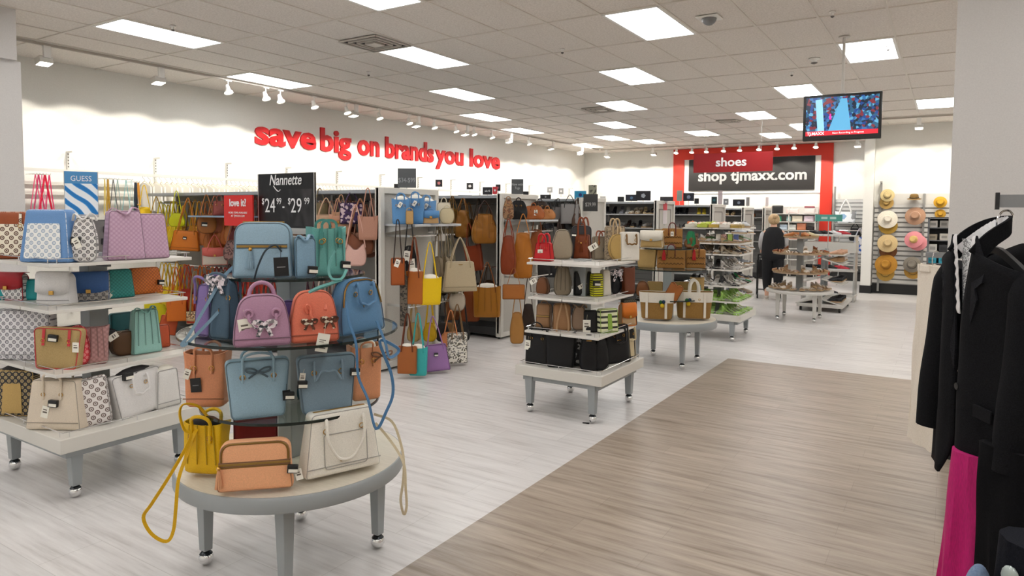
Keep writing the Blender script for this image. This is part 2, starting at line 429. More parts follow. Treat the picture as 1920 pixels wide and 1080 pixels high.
def wash(loc, target, power, size=110, blend=.35, col=(1, .93, .82)):
    l = bpy.data.lights.new('wall_washer_beam', 'SPOT'); l.energy = power; l.spot_size = radians(size); l.spot_blend = blend; l.color = col; l.shadow_soft_size = .05
    o = bpy.data.objects.new('wall_washer_beam', l); COL.objects.link(o); o.location = loc
    o.rotation_euler = (Vector(target)-Vector(loc)).to_track_quat('-Z', 'Y').to_euler()
LH = [('bell', 6.45), ('bell', 7.12), ('bell', 7.4), ('bell', 8.1), ('flood', 4.01), ('flood', 5.42), ('bell', 8.85), ('flood', 9.08), ('bell', 9.68),
      ('bell', 10.53), ('flood', 10.82), ('bell', 11.32), ('bell', 12.07), ('flood', 12.5), ('bell', 12.75), ('bell', 13.47), ('flood', 14.33), ('bell', 15.17), ('flood', 16.44), ('flood', 18.21)]
nb = nf = 0
for kd, y in sorted(LH, key=lambda q: q[1]):
    if kd == 'bell': nb += 1; lab = 'white bell shaped spotlight, %s along the left wall track' % ORD[nb-1]
    else: nf += 1; lab = 'pale box shaped floodlight, %s along the left wall track' % ORD[nf-1]
    add_head(kd, (-9.137, y, ZC-.03), 0 if kd == 'flood' else pi, lab, 'lamp heads on the left wall track')
for k in range(21):
    y = 3.25+.8*k
    wash((-9.17, y, 3.43), (X0, y, 1.7), SPOT_POWER, 92, .22)
BH = [('flood', -8.92), ('flood', -7.42)] + [('bell', x) for x in (-6.71, -6.25, -5.83, -5.35, -4.91, -4.4, -3.93, -3.5, -2.97)] + [('flood', -2.0)]
nb = nf = 0
for kd, x in BH:
    if kd == 'bell': nb += 1; lab = 'white spotlight aimed at the red frame, %s from the left' % ORD[nb-1]
    else: nf += 1; lab = 'pale floodlight on the back wall track, %s from the left' % ORD[nf-1]
    add_head(kd, (x, 19.4, ZC-.03), -pi/2 if kd == 'flood' else pi/2, lab, 'lamp heads on the back track')
for x in [-9.4+.8*k for k in range(10)]:
    wash((x, 19.43, 3.43), (x, Y1, 1.75), SPOT_POWER, 92, .12)
for i, x in enumerate((-.55, 1.2)):
    add_head('flood', (x, 15.9, ZC-.03), -pi/2, ['pale floodlight above the hats wall', 'pale floodlight right of the wide column'][i], 'lamp heads on the hat wall track')
for x in (-.95, -.25, .5, 1.3, 2.1): wash((x, 15.95, 3.43), (x, 17.2, 1.75), SPOT_POWER*1.1, 92, .12)
# ---------------------------------------------------------------- columns, storefront
COLM = grain('#d6d3d0', '#cfccc9', 120, .6, .6, .05, .002, 'column_paint')
struct('column_right', MB().box(.005, .44, 5.69, 6.12, 0, ZC), COLM, smooth=False)
struct('baseboard_column_right', MB().box(-.01, .455, 5.675, 6.135, 0, .12), plain('#1a1a1a', .5, 0, 'black_base'), smooth=False)
t = struct('column_back', MB().box(-1.60, -1.40, 17.0, 17.4, 0, ZC), WALL, smooth=False)
struct('baseboard_column_back', MB().box(-1.615, -1.385, 16.985, 17.4, 0, .17), plain('#1a1a1a', .5, 0, 'black_base'), smooth=False)
struct('column_left', MB().box(-8.3, -7.93, 2.9, 3.24, 0, 3.2), COLM, smooth=False)
struct('beam_left', MB().box(-9.9, -7.86, 2.6, 3.18, 3.2, ZC+.006), COLM, smooth=False)
GL = plain('#9fc4e8', .05, 0, 'window_glass', trans=.85)
struct('window_1', MB().box(-9.9, -8.3, 3.02, 3.04, 0, 3.2), GL, smooth=False)
fr = MB()
for x in (-9.9, -8.36): fr.box(x, x+.06, 2.98, 3.1, 0, 3.2)
fr.box(-9.9, -8.3, 2.98, 3.1, 0, .1).box(-9.9, -8.3, 2.98, 3.1, 3.12, 3.2)
o = fr.build('window_frame', plain('#1e3c64', .3, .4, 'blue_anodised'), smooth=False); o['kind'] = 'structure'; o.name = 'trim_2'
# baseboards
BB = plain('#1b1b1b', .5, 0, 'black_base')
struct('baseboard_hats', MB().box(-1.385, X1, 17.195, 17.22, 0, .22), BB, smooth=False)
struct('baseboard_left', MB().box(X0, X0+.02, 3.0, Y1, 0, .12), BB, smooth=False)
struct('baseboard_back', MB().box(X0, -1.5, Y1-.02, Y1, 0, .12), BB, smooth=False)
# ---------------------------------------------------------------- lettering on the left wall
RED = plain('#d0262a', .4, 0, 'red_letter', spec=.3)
t = thing('wall_lettering', 'large red raised letters reading save big on brands you love on the white left wall', 'wall lettering', (X0, 0, 0))
S = 'save big on brands you love'
words = [('save', 7.71, 9.07), ('big', 9.17, 9.97), ('on', 10.17, 10.80), ('brands', 10.97, 12.60), ('you', 12.72, 13.82), ('love', 14.03, 15.40)]
for wd, a, b in words:
    o = text('word', wd, .60, RED, t, (.012, 0, 2.905), (pi/2, 0, pi/2), .02, .020, 'LEFT')
    bpy.context.view_layer.update()
    w_ = o.dimensions.x; o.scale = ((b-a)/max(w_, .01), 1, 1); o.location.y = a
# ---------------------------------------------------------------- red frame and signs at the back
REDP = plain('#d8331f', .55, 0, 'red_orange_paint')
yb = Y1-.06
fr = MB(); fr.box(-7.17, -2.69, yb, Y1, 3.37, 3.69); fr.box(-7.17, -6.83, yb, Y1, .0, 3.37); fr.box(-2.99, -2.69, yb, Y1, 0, 3.37)
o = fr.build('feature_frame', REDP, smooth=False); tag(o, 'tall red orange painted frame around the shoe department wall', 'wall frame')
t = thing('wall_sign', 'large black wall sign with blurred white lettering inside the red frame', 'sign', (-4.91, Y1-.02, 2.89))
MB().box(-1.92, 1.92, -.01, .02, -.55, .58).build('backing_board', WHITE, t, smooth=False)
MB().box(-1.77, 1.77, -.05, -.01, -.46, .47).build('sign_panel', plain('#1d1a18', .5, 0, 'sign_black'), t, smooth=False, bevel=.004)
text('lettering', 'shop tjmaxx.com', .42, plain('#bdbdbd', .6, 0, 'sign_white'), t, (.05, -.055, -.17), extrude=.003, bold=.012, sx=1.05)
t = thing('hanging_sign', 'dark red hanging sign with the white word shoes', 'sign', (-3.95, 15.0, 2.84))
MB().box(-.835, .835, -.012, .012, -.205, .205).build('sign_panel', plain('#a30f16', .5, 0, 'sign_red'), t, smooth=False)
text('lettering', 'shoes', .26, plain('#ffffff', .6, 0, 'white_letter'), t, (-.02, -.016, -.075), extrude=.002, bold=.006, sx=1.1)
w1 = MB().bar((-.6, 0, .205), (-.6, 0, ZC-2.84), .003, 6).bar((.6, 0, .205), (.6, 0, ZC-2.84), .003, 6); w1.build('wire', STEEL, t)
# ---------------------------------------------------------------- hanging screen
t = thing('hanging_screen', 'flat black television hung from a ceiling pole showing a blue aisle view', 'television', (-1.04, 8.47, 2.815), radians(3))
MB().box(-.395, .395, -.03, .035, -.255, .255).build('casing', plain('#08080a', .25, 0, 'gloss_black'), t, bevel=.008)
def screen_mat():
    m, nt, b = newmat('screen_picture'); L = nt.links.new
    tc = N(nt, 'ShaderNodeTexCoord'); v = N(nt, 'ShaderNodeTexVoronoi'); v.inputs['Scale'].default_value = 34
    L(tc.outputs['Object'], v.inputs['Vector'])
    rp = N(nt, 'ShaderNodeValToRGB'); e = rp.color_ramp.elements; rp.color_ramp.interpolation = 'CONSTANT'
    cs = ['#16283f', '#3d7fc0', '#20344c', '#6fc2ea', '#93323f', '#1d4f9e', '#2b6a8f']
    e[0].color = lin(cs[0]); e[0].position = 0; e[1].position = .2; e[1].color = lin(cs[1])
    for i, c in enumerate(cs[2:]): x = e.new(.34+i*.13); x.color = lin(c)
    sp = N(nt, 'ShaderNodeSeparateColor'); L(v.outputs['Color'], sp.inputs[0]); L(sp.outputs[0], rp.inputs[0])
    em = b; b.inputs['Base Color'].default_value = (0, 0, 0, 1); L(rp.outputs[0], b.inputs['Emission Color']); b.inputs['Emission Strength'].default_value = .8; b.inputs['Roughness'].default_value = .2
    return m
scr = MB().box(-.365, .365, -.032, -.030, -.20, .225).build('screen', screen_mat(), t, smooth=False)
def glow(c, s=1.0): return plain(c, .3, 0, 'screen_glow', emit=s)
MB().prism([(-.01, .2), (.05, .2), (.10, -.15), (-.13, -.15)], -.0335, -.0325).build('aisle_image', glow('#5aa3cc', .8), scr, smooth=False)
MB().prism([(-.27, .20), (-.20, .205), (-.17, -.15), (-.24, -.15)], -.0335, -.0325).build('column_image', glow('#8cc4e6', .9), scr, smooth=False)
MB().prism([(-.12, .04), (-.105, .04), (-.10, -.03), (-.125, -.02)], -.0336, -.033).build('clothes_image', glow('#d62a9a'), scr, smooth=False)
MB().box(-.365, .365, -.0338, -.032, -.20, -.15).build('banner', glow('#c4202f'), scr, smooth=False)
text('lettering', 'TJ.MAXX', .045, glow('#ffffff'), scr, (-.26, -.0345, -.19), extrude=.0003, bold=.001)
text('lettering', 'Now Recording in Progress', .028, glow('#ffffff'), scr, (.07, -.0345, -.185), extrude=.0003)
MB().box(-.02, .02, 0, .05, .2, .3).lathe([(.016, .3), (.016, .875)], 12, (0, .02, 0)).lathe([(.06, .875), (.06, .885)], 16, (0, .02, 0)).build('ceiling_pole', plain('#d8d4cd', .4, 0, 'pole_paint'), t)
# ---------------------------------------------------------------- wall shelving standards and rails on the left wall
SW = plain('#dedcd6', .4, .2, 'standard_metal')
std0 = None
for i in range(13):
    y = 4.70+i*1.2275
    if std0 is None:
        t = std0 = thing('wall_standard', '', 'wall standard', (X0, y, 0))
        mb = MB().box(0, .03, -.014, .014, .3, 2.52); mb.build('upright', SW, t, smooth=False)
        sl = MB()
        for k in range(5): sl.box(.029, .0315, -.006, .006, 2.30+k*.042, 2.322+k*.042)
        sl.build('slots', plain('#55524e', .6, 0, 'slot_dark'), t, smooth=False)
        MB().box(0, .16, -.012, .012, 2.50, 2.522).build('arm', SW, t, smooth=False)
    else: t = copy_tree(std0); t.location = (X0, y, 0)
    tag(t, 'slotted white wall upright with a short top arm, %s from the window end' % ORD[i], 'wall standard', 'slotted uprights on the left wall')
for z, nm, r in ((2.235, 'top', .05), (2.08, 'middle', .03), (1.95, 'lower', .03)):
    o = (MB().box(X0+.29, X0+.32, 3.5, 19.9, z-.02, z+.02) if z > 2.2 else MB().box(X0+.03, X0+.05, 3.5, 19.9, z-r*.5, z+r*.5)).build('wall_rail', SW, smooth=False)
    tag(o, 'long white %s rail along the left wall' % nm, 'wall rail')
# ================================================================ display fixtures
TOPM = grain('#e2dac9', '#cfc6b4', 14, .9, .4, .04, .001, 'pale_wood_laminate', (1, 12, 1))
FX = plain('#9a9fa0', .42, .05, 'fixture_grey')
FXL = plain('#cbc8c1', .42, .05, 'fixture_light')
SHELF = plain('#dedad2', .35, .05, 'shelf_white')
GLASS = shelf_glass()
GEDGE = plain('#15211d', .15, 0, 'glass_edge')
def tapered_leg(parent, x, y, zt, cas=.075, a=.032, b=.022, mat=None):
    lg = MB().frustum((x, y, cas), b, b, (x, y, zt), a, a).build('leg', mat or FX, parent, bevel=.003)
    c = MB().sphere((x, y, .036), .036, 14).build('caster', CHROME, lg)
    c.parent = lg
    MB().lathe([(.031, .056), (.022, .067), (.014, .072)], 14, (x, y, 0), caps=False).build('caster_hood', plain('#3a3c3e', .25, .8, 'hood_metal'), lg)
    MB().lathe([(.012, .055), (.016, .066), (.016, cas)], 10, (x, y, 0)).build('caster_stem', plain('#4a4c4e', .3, .8, 'stem_metal'), lg)
    return lg
def round_table(name, label, c, zt, R, tiers, leg=.29, top=TOPM, thick=.075, glass=True, post_z=None, shelfmat=None):
    t = thing(name, label, 'display table', (c[0], c[1], 0))
    MB().lathe([(R-.02, zt-thick), (R-.004, zt-thick+.004), (R, zt-thick+.012), (R, zt-.012), (R-.006, zt-.002), (R-.012, zt-.001)], 64).build('rim', FX if glass else FXL, t)
    MB().lathe([(.001, zt-.004), (R-.012, zt-.004), (R-.012, zt), (.001, zt)], 64).build('table_top', top, t)
    for a in (-1, 1):
        for b in (-1, 1): tapered_leg(t, a*leg, b*leg, zt-thick, mat=FX if glass else FXL)
    pz = post_z or (tiers[-1][1] if tiers else zt)
    MB().box(-.05, .05, -.05, .05, zt, pz).build('post', FX, t, bevel=.004)
    for r, z in tiers:
        if glass:
            s = MB().lathe([(.001, z-.010), (r-.003, z-.010), (r-.003, z), (.001, z)], 64).build('glass_shelf', GLASS, t)
            MB().lathe([(r-.003, z-.011), (r+.002, z-.011), (r+.002, z+.001), (r-.003, z+.001)], 64, caps=False).build('shelf_edge', GEDGE, s)
        else:
            MB().lathe([(.001, z-.02), (r, z-.02), (r, z), (.001, z)], 48).build('shelf', shelfmat or FXL, t)
    return t
def square_table(name, label, c, hx, hy, zt, tiers, legs, post_z, group=None):
    """tiers: (hx, hy, z)"""
    t = thing(name, label, 'display table', (c[0], c[1], 0), 0, group)
    MB().box(-hx, hx, -hy, hy, zt-.085, zt).build('table_top', plain('#d5d1c8', .4, .0, 'table_laminate'), t, bevel=.004)
    MB().box(-hx+.05, hx-.05, -hy+.05, hy-.05, zt-.13, zt-.085).build('apron', FX, t)
    for a in (-1, 1):
        for b in (-1, 1): tapered_leg(t, a*legs[0], b*legs[1], zt-.085, a=.036, b=.026)
    MB().box(-.06, .06, -.06, .06, zt, post_z).build('post', FX, t, bevel=.003)
    def rail(parent, x, y, z, s='wire_rail'):
        w = MB()
        P = [(-x, -y), (x, -y), (x, y), (-x, y)]
        for i in range(4):
            a, b = P[i], P[(i+1) % 4]
            w.bar((a[0], a[1], z+.03), (b[0], b[1], z+.03), .003, 6)
            for k in range(3):
                f = k/2*.92+.04; w.bar((a[0]+(b[0]-a[0])*f, a[1]+(b[1]-a[1])*f, z), (a[0]+(b[0]-a[0])*f, a[1]+(b[1]-a[1])*f, z+.03), .003, 6)
        w.build(s, CHROME, parent)
    rail(t, hx-.03, hy-.03, zt)
    for x, y, z in tiers:
        s = MB().box(-x, -.006, -y, y, z-.02, z).box(.006, x, -y, y, z-.02, z).build('shelf', SHELF, t, bevel=.002)
        rail(s, x-.01, y-.01, z)
        MB().box(-.2, .2, -.012, .012, z-.05, z-.02).box(-.012, .012, -.2, .2, z-.045, z-.021).build('shelf_bracket', DGREY, s)
    return t
CT, CM, CL, CR, CS, CK = (-2.70, 2.24), (-2.71, 5.43), (-4.76, 2.33), (-2.70, 7.63), (-2.72, 9.78), (-2.03, 12.06)
round_table('round_tier_table', 'grey round table with three dark glass shelves nearest the camera', CT, .52, .54, [(.42, .80), (.51, 1.15), (.35, 1.42)], post_z=1.60)
square_table('square_tier_table', 'square wheeled tiered table of handbags at the left edge', CL, .52, .46, .40, [(.40, .42, .755), (.37, .43, 1.13), (.41, .44, 1.405)], (.40, .33), 1.44)
square_table('square_tier_table', 'square wheeled tiered table of handbags in the middle, black bags on its base', CM, .41, .45, .41, [(.35, .40, .71), (.33, .38, 1.0), (.34, .39, 1.30)], (.30, .38), 1.32)
round_table('round_tier_table', 'grey round table stacked with straw bags behind the middle square table', CR, .53, .55, [(.36, .76), (.42, 1.10), (.28, 1.33)], leg=.27, glass=True, post_z=1.36, thick=.09)
square_table('square_tier_table', 'tall square table of shoes on seven levels with green shoes near its base', CS, .42, .44, .36, [(.40, .42, .54), (.39, .40, .75), (.38, .38, .97), (.37, .37, 1.18), (.37, .37, 1.33), (.40, .40, 1.54)], (.30, .38), 1.56)
round_table('round_tier_table', 'round two tier table of sandals near the walking person', CK, .50, .52, [(.42, .79), (.42, 1.10)], leg=.28, top=FXL, thick=.05, glass=False, post_z=1.34, shelfmat=plain('#a9927a', .5, 0, 'tier_brown'))

# ---------------------------------------------------------------- gondolas
PEG = grain('#c9c5bc', '#bbb7ae', 100, .6, .6, .05, .001, 'gondola_panel')
GONDW = .98
def gondola(x0, x1, y, label, bars=((1.80, .30), (1.18, .30)), shelf_z=(), w=GONDW, h=2.0, framed=False, slat=False, endbars=()):
    """runs along x from x0 to its end panel at x1; near face at y, far face at y+w"""
    t = thing('gondola', label, 'shelving unit', (x1, y+w/2, 0))
    L = x1-x0
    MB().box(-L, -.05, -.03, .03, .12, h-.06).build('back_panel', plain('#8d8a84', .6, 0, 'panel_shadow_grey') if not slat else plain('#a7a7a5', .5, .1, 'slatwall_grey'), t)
    if slat:
        g = MB()
        for k in range(16): g.box(-L, -.05, -.036, .036, .3+k*.105, .306+k*.105)
        g.build('slat_groove', plain('#6d6d6c', .5, .1, 'groove'), t)
    MB().box(-L, -.03, -w/2+.03, w/2-.03, .04, .15).build('base_deck', plain('#3b3b3c', .6, 0, 'base_dark'), t, bevel=.004)
    MB().box(-L, -.03, -w/2+.02, w/2-.02, h-.06, h-.02).build('canopy_rail', plain('#9ea3a8', .4, .2, 'canopy_metal'), t, bevel=.003)
    # end panel with raised frame
    MB().box(-.03, 0, -w/2, w/2, .08, h).build('end_panel', PEG, t)
    fr = MB(); q = .06
    fr.box(-.05, .035, -w/2, -w/2+q, .03, h).box(-.05, .035, w/2-q, w/2, .03, h).box(-.05, .035, -w/2+q, w/2-q, h-q, h).box(-.05, .035, -w/2+q, w/2-q, .03, .03+q)
    if framed:
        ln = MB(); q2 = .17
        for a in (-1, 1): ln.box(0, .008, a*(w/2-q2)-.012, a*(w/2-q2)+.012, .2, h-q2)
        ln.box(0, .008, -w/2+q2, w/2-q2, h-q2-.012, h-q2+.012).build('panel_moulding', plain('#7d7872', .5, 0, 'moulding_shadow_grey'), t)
    fr.build('end_frame', plain('#d9d6cd', .45, .0, 'frame_cream'), t, bevel=.003)
    for a in (-1, 1):
        lg = MB().box(-.06, -.0, a*(w/2-.06)-.03, a*(w/2-.06)+.03, .03, .06).build('foot', DGREY, t)
        MB().sphere((-.03, a*(w/2-.06), .03), .028, 10).build('caster', plain('#2d2d2f', .3, .3, 'caster_dark'), lg)
    n = max(1, round(L/1.22))
    for a in (-1, 1):
        for k in range(n+1):
            xx = -L+.02+k*(L-.1)/n
            MB().box(xx-.015, xx+.015, a*.05-.02, a*.05+.02, .12, h-.06).build('upright', SW, t)
        for z, out in bars:
            b = MB().bar((-L, a*(w/2-.16), z), (-.06, a*(w/2-.16), z), .011, 8).build('hang_bar', CHROME, t)
            for k in range(n+1):
                xx = -L+.02+k*(L-.1)/n; MB().box(xx-.006, xx+.006, min(0, a*(w/2-.16)), max(0, a*(w/2-.16)), z-.02, z+.01).build('bar_bracket', STEEL, b)
        for z in shelf_z:
            MB().box(-L, -.06, min(a*.03, a*(w/2-.04)), max(a*.03, a*(w/2-.04)), z-.02, z).build('shelf', plain('#b9bab8', .4, .1, 'gondola_shelf'), t)
    for kind, z, out in endbars:
        if kind == 'shelf':
            s = MB().box(0, out, -w/2+.08, w/2-.10, z-.025, z).build('end_shelf', plain('#c3c6c8', .35, .2, 'end_shelf_metal'), t, bevel=.003)
            for q in (-w/2+.10, w/2-.15): MB().prism([(0, z-.1), (out, z-.03), (0, z-.03)], q, q+.005).build('shelf_bracket', STEEL, s)
        else:
            s = MB().bar((out, -w/2+.1, z), (out, w/2-.1, z), .011, 8).build('end_hang_bar', CHROME, t)
            for q in (-w/2+.14, w/2-.162): MB().box(0, out, q, q+.012, z-.015, z+.01).build('bar_bracket', STEEL, s)
    return t
G1 = (-5.10, 5.38); G2 = (-5.10, 7.71); G3 = (-5.10, 10.06)
EB = (('shelf', 1.595, .44), ('bar', 1.47, .34), ('bar', .72, .34))
gondola(-9.5, G1[0], G1[1], 'long grey gondola nearest the camera hung with yellow, orange and pink bags', bars=((1.84, 0), (.97, 0)), endbars=EB, h=1.98)
gondola(-9.5, G2[0], G2[1], 'second grey gondola from the camera hung with brown bags', bars=((1.84, 0), (.97, 0)), endbars=(('shelf', 1.63, .42), ('bar', 1.47, .32), ('bar', .85, .32)), h=1.98)
gondola(-9.5, G3[0], G3[1], 'third grey gondola from the camera with a price sign at its end', bars=((1.84, 0), (.97, 0)), h=1.98)
gondola(-9.3, -4.75, 12.65, 'slatted shoe gondola with a framed end panel left of the red shoes frame', bars=(), shelf_z=(1.72, 1.45, 1.1, .7, .35), slat=True, framed=True, h=1.98)
gondola(-9.0, -4.50, 15.5, 'slatted shoe gondola with a framed end under the black sign', bars=(), shelf_z=(1.72, 1.4, 1.05, .7, .35), slat=True, framed=True, h=1.95)
gondola(-6.5, -4.35, 17.7, 'narrow slatted gondola with a framed end behind the shoe gondolas', bars=(), shelf_z=(1.7, 1.4, 1.05, .7), slat=True, framed=True, h=1.9)
gondola(-6.3, -4.15, 19.1, 'farthest slatted gondola end left of the back wall shelves', bars=(), shelf_z=(1.65, 1.3, 1.0), slat=True, framed=True, w=.75, h=1.9)
# ================================================================ bags
def arc(cx, cz, r, a0, a1, n=6):
    return [(cx+r*cos(radians(a0+(a1-a0)*i/n)), cz+r*sin(radians(a0+(a1-a0)*i/n))) for i in range(n+1)]
def rounded(pts, n=6, sub=3):
    """pts: (x, z, r) counter-clockwise polygon with corner radii"""
    out = []; K = len(pts)
    for i in range(K):
        x, z, r = pts[i]; P = Vector((x, z)); A = Vector(pts[i-1][:2])-P; B = Vector(pts[(i+1) % K][:2])-P
        r_ = min(r, A.length*.49, B.length*.49); a = P+A.normalized()*r_; b = P+B.normalized()*r_
        for k in range(n+1):
            t = k/n; q = a*(1-t)**2+P*2*t*(1-t)+b*t*t; out.append((q.x, q.y))
    # subdivide long edges
    res = []
    for i in range(len(out)):
        a = Vector(out[i]); b = Vector(out[(i+1) % len(out)]); res.append(tuple(a)); l = (b-a).length
        m = int(l/.035)
        for k in range(1, m+1):
            if m > 0: res.append(tuple(a+(b-a)*(k/(m+1))))
    ded = []
    for p in res:
        if not ded or (Vector(p)-Vector(ded[-1])).length > 1e-4: ded.append(p)
    return ded
def outline(kind, w, h):
    a = w/2
    if kind == 'dome': return rounded([(-a, 0, .02), (a, 0, .02), (a*.95, h*.45, h*.2), (a*.72, h, w*.26), (-a*.72, h, w*.26), (-a*.95, h*.45, h*.2)])
    if kind == 'arch': return rounded([(-a, 0, .015), (a, 0, .015), (a*.93, h*.5, .05), (a*.93, h, w*.24), (-a*.93, h, w*.24), (-a*.93, h*.5, .05)])
    if kind == 'box': return rounded([(-a, 0, .012), (a, 0, .012), (a, h, .02), (-a, h, .02)])
    if kind == 'trap': return rounded([(-a, 0, .015), (a, 0, .015), (a*.80, h, .02), (-a*.80, h, .02)])
    if kind == 'wing': return rounded([(-a*.82, 0, .02), (a*.82, 0, .02), (a, h, .03), (-a, h, .03)])
    if kind == 'hobo': return rounded([(-a*.8, 0, .06), (a*.8, 0, .06), (a, h*.4, .06), (a*.75, h, .02), (0, h*.62, w*.25), (-a*.75, h, .02), (-a, h*.4, .06)])
    if kind == 'sack': return rounded([(-a*.85, 0, .05), (a*.85, 0, .05), (a, h*.45, .12), (a*.55, h, .04), (-a*.55, h, .04), (-a, h*.45, .12)])
    if kind == 'round': return rounded([(-a*.7, 0, w*.3), (a*.7, 0, w*.3), (a, h*.5, w*.3), (a*.7, h, w*.3), (-a*.7, h, w*.3), (-a, h*.5, w*.3)])
    return rounded([(-a, 0, .01), (a, 0, .01), (a, h, .01), (-a, h, .01)])
def depth_at(z, h, d, topd): return d/2*(1+(topd-1)*min(1, max(0, z/h)))
def body(mb, ol, h, d, p=5, topd=.6, puff=0, sag=0, seed=0, R=9):
    n = len(ol); cx = sum(q[0] for q in ol)/n; cz = h*.48
    rings = []
    for k in range(R):
        a = pi/2*k/(R-1); s = max(0.0, cos(a))**(2/p); y = sin(a)**(2/p) if k else 0
        rings.append((s, y))
    for sgn in (-1, 1):
        vs = []; fs = []
        for s, y in rings[:-1]:
            for x, z in ol:
                X = cx+(x-cx)*s; Z = cz+(z-cz)*s; yy = sgn*y*depth_at(Z, h, d, topd)
                if sag:
                    q = noise.noise(Vector((X*13+seed, yy*9, Z*13)))*sag; X += q*.5*(y > 0); yy += sgn*q*(y > 0)
                vs.append((X, yy, Z))
        vs.append((cx, sgn*depth_at(cz, h, d, topd), cz))
        for k in range(len(rings)-2):
            for i in range(n):
                j = (i+1) % n; fs.append((k*n+i, k*n+j, (k+1)*n+j, (k+1)*n+i))
        b = (len(rings)-2)*n
        for i in range(n): fs.append((b+i, b+(i+1) % n, len(vs)-1))
        mb.add(vs, fs)
    return mb
def loft(mb, w0, w1, h, d0, d1, e=.35, open_=True, n=40, rows=9, sag=0, seed=0, pinch=0, dip=0, base_round=.012):
    """open topped bag: superellipse sections, rim rolled in to a dark lining (material 1)"""
    vs = []; fs = []
    def sec(w, d, z, k):
        for i in range(n):
            a = 2*pi*i/n; ca, sa = cos(a), sin(a)
            x = w/2*abs(ca)**e*(1 if ca > 0 else -1); y = d/2*abs(sa)**e*(1 if sa > 0 else -1)
            if pinch and k > 0: y *= 1-pinch*k*abs(sa)
            zz = z-dip*k*(1-abs(ca))*h if dip else z
            if sag:
                q = noise.noise(Vector((x*12+seed, y*12, z*10)))*sag*(.3+k); x += q*.6; y += q
            vs.append((x, y, zz))
    R = [(-base_round*2, 0)] + [(0, t/(rows-1)) for t in range(rows)]
    sec(w0-.02, d0-.02, 0, 0)
    for r in range(rows):
        t = r/(rows-1); z = base_round+(h-base_round)*t
        sec(w0+(w1-w0)*t, d0+(d1-d0)*t, z, t)
    m = len(vs)//n
    if open_:
        sec(w1-.012, max(.01, d1-.012), h, 1); sec(w1-.014, max(.01, d1-.014), h-.02, .95)
        sec((w0+w1)/2-.02, max(.01, (d0+d1)/2-.02), h*.55, .5)
    M = len(vs)//n
    fs.append(tuple(range(n-1, -1, -1)))
    for k in range(M-1):
        for i in range(n):
            j = (i+1) % n; fs.append((k*n+i, k*n+j, (k+1)*n+j, (k+1)*n+i))
    fs.append(tuple((M-1)*n+i for i in range(n)))
    k0 = len(mb.f); mb.add(vs, fs)
    if open_:
        for q in range(k0+1+(m+1)*n, len(mb.f)): mb.mi[q] = 1
    return mb
def arch_pts(a, z0, drop, y, lean=0, square=.0, n=14):
    """handle path standing up between x=-a and x=a"""
    P = []
    for i in range(n+1):
        t = pi*i/n; c = cos(t); s = sin(t)
        P.append((-a*c*(1-.0), y+lean*s, z0+drop*s**(.75 if not square else square)))
    return P
def tag_part(t, x, y, z, kind='white', s=1.0, rot=0):
    if kind == 'white':
        mb = MB(); mb.box(-.018*s, .018*s, -.0012, .0012, -.075*s, -.015*s)
        o = mb.build('price_tag', CARD, t); o.location = (x, y-.006, z); o.rotation_euler = (0, radians(rot), 0)
        MB().box(-.011*s, .011*s, -.0018, -.0013, -.05*s, -.042*s).box(-.011*s, .008*s, -.0018, -.0013, -.036*s, -.031*s).build('printing', plain('#6b6258', .7, 0, 'print_ink'), o)
        MB().bar((0, 0, -.015*s), (.004, 0, .01*s), .0008, 5).build('string', plain('#d8cfb8', .8, 0, 'string'), o)
    elif kind == 'black':
        o = MB().box(-.024*s, .024*s, -.0015, .0015, -.085*s, -.02*s).build('brand_tag', plain('#101113', .4, 0, 'black_card'), t); o.location = (x, y-.006, z); o.rotation_euler = (0, radians(rot), 0)
        MB().bar((0, 0, -.02*s), (.004, 0, .02*s), .0012, 5).build('string', BLACK, o)
        MB().box(-.014*s, .014*s, -.0022, -.0015, -.055*s, -.052*s).build('printing', plain('#8b8b8b', .5, 0, 'grey_ink'), o)
    else:
        o = MB().box(-.022*s, .022*s, -.010*s, .010*s, -.035*s, 0).build('security_tag', plain('#17181a', .35, 0, 'black_plastic'), t, bevel=.003); o.location = (x, y-.012, z); o.rotation_euler = (0, radians(rot), 0)
        o2 = MB().box(-.016*s, .022*s, -.0115*s, -.0105*s, -.03*s, -.016*s).build('sticker', CARD, o)
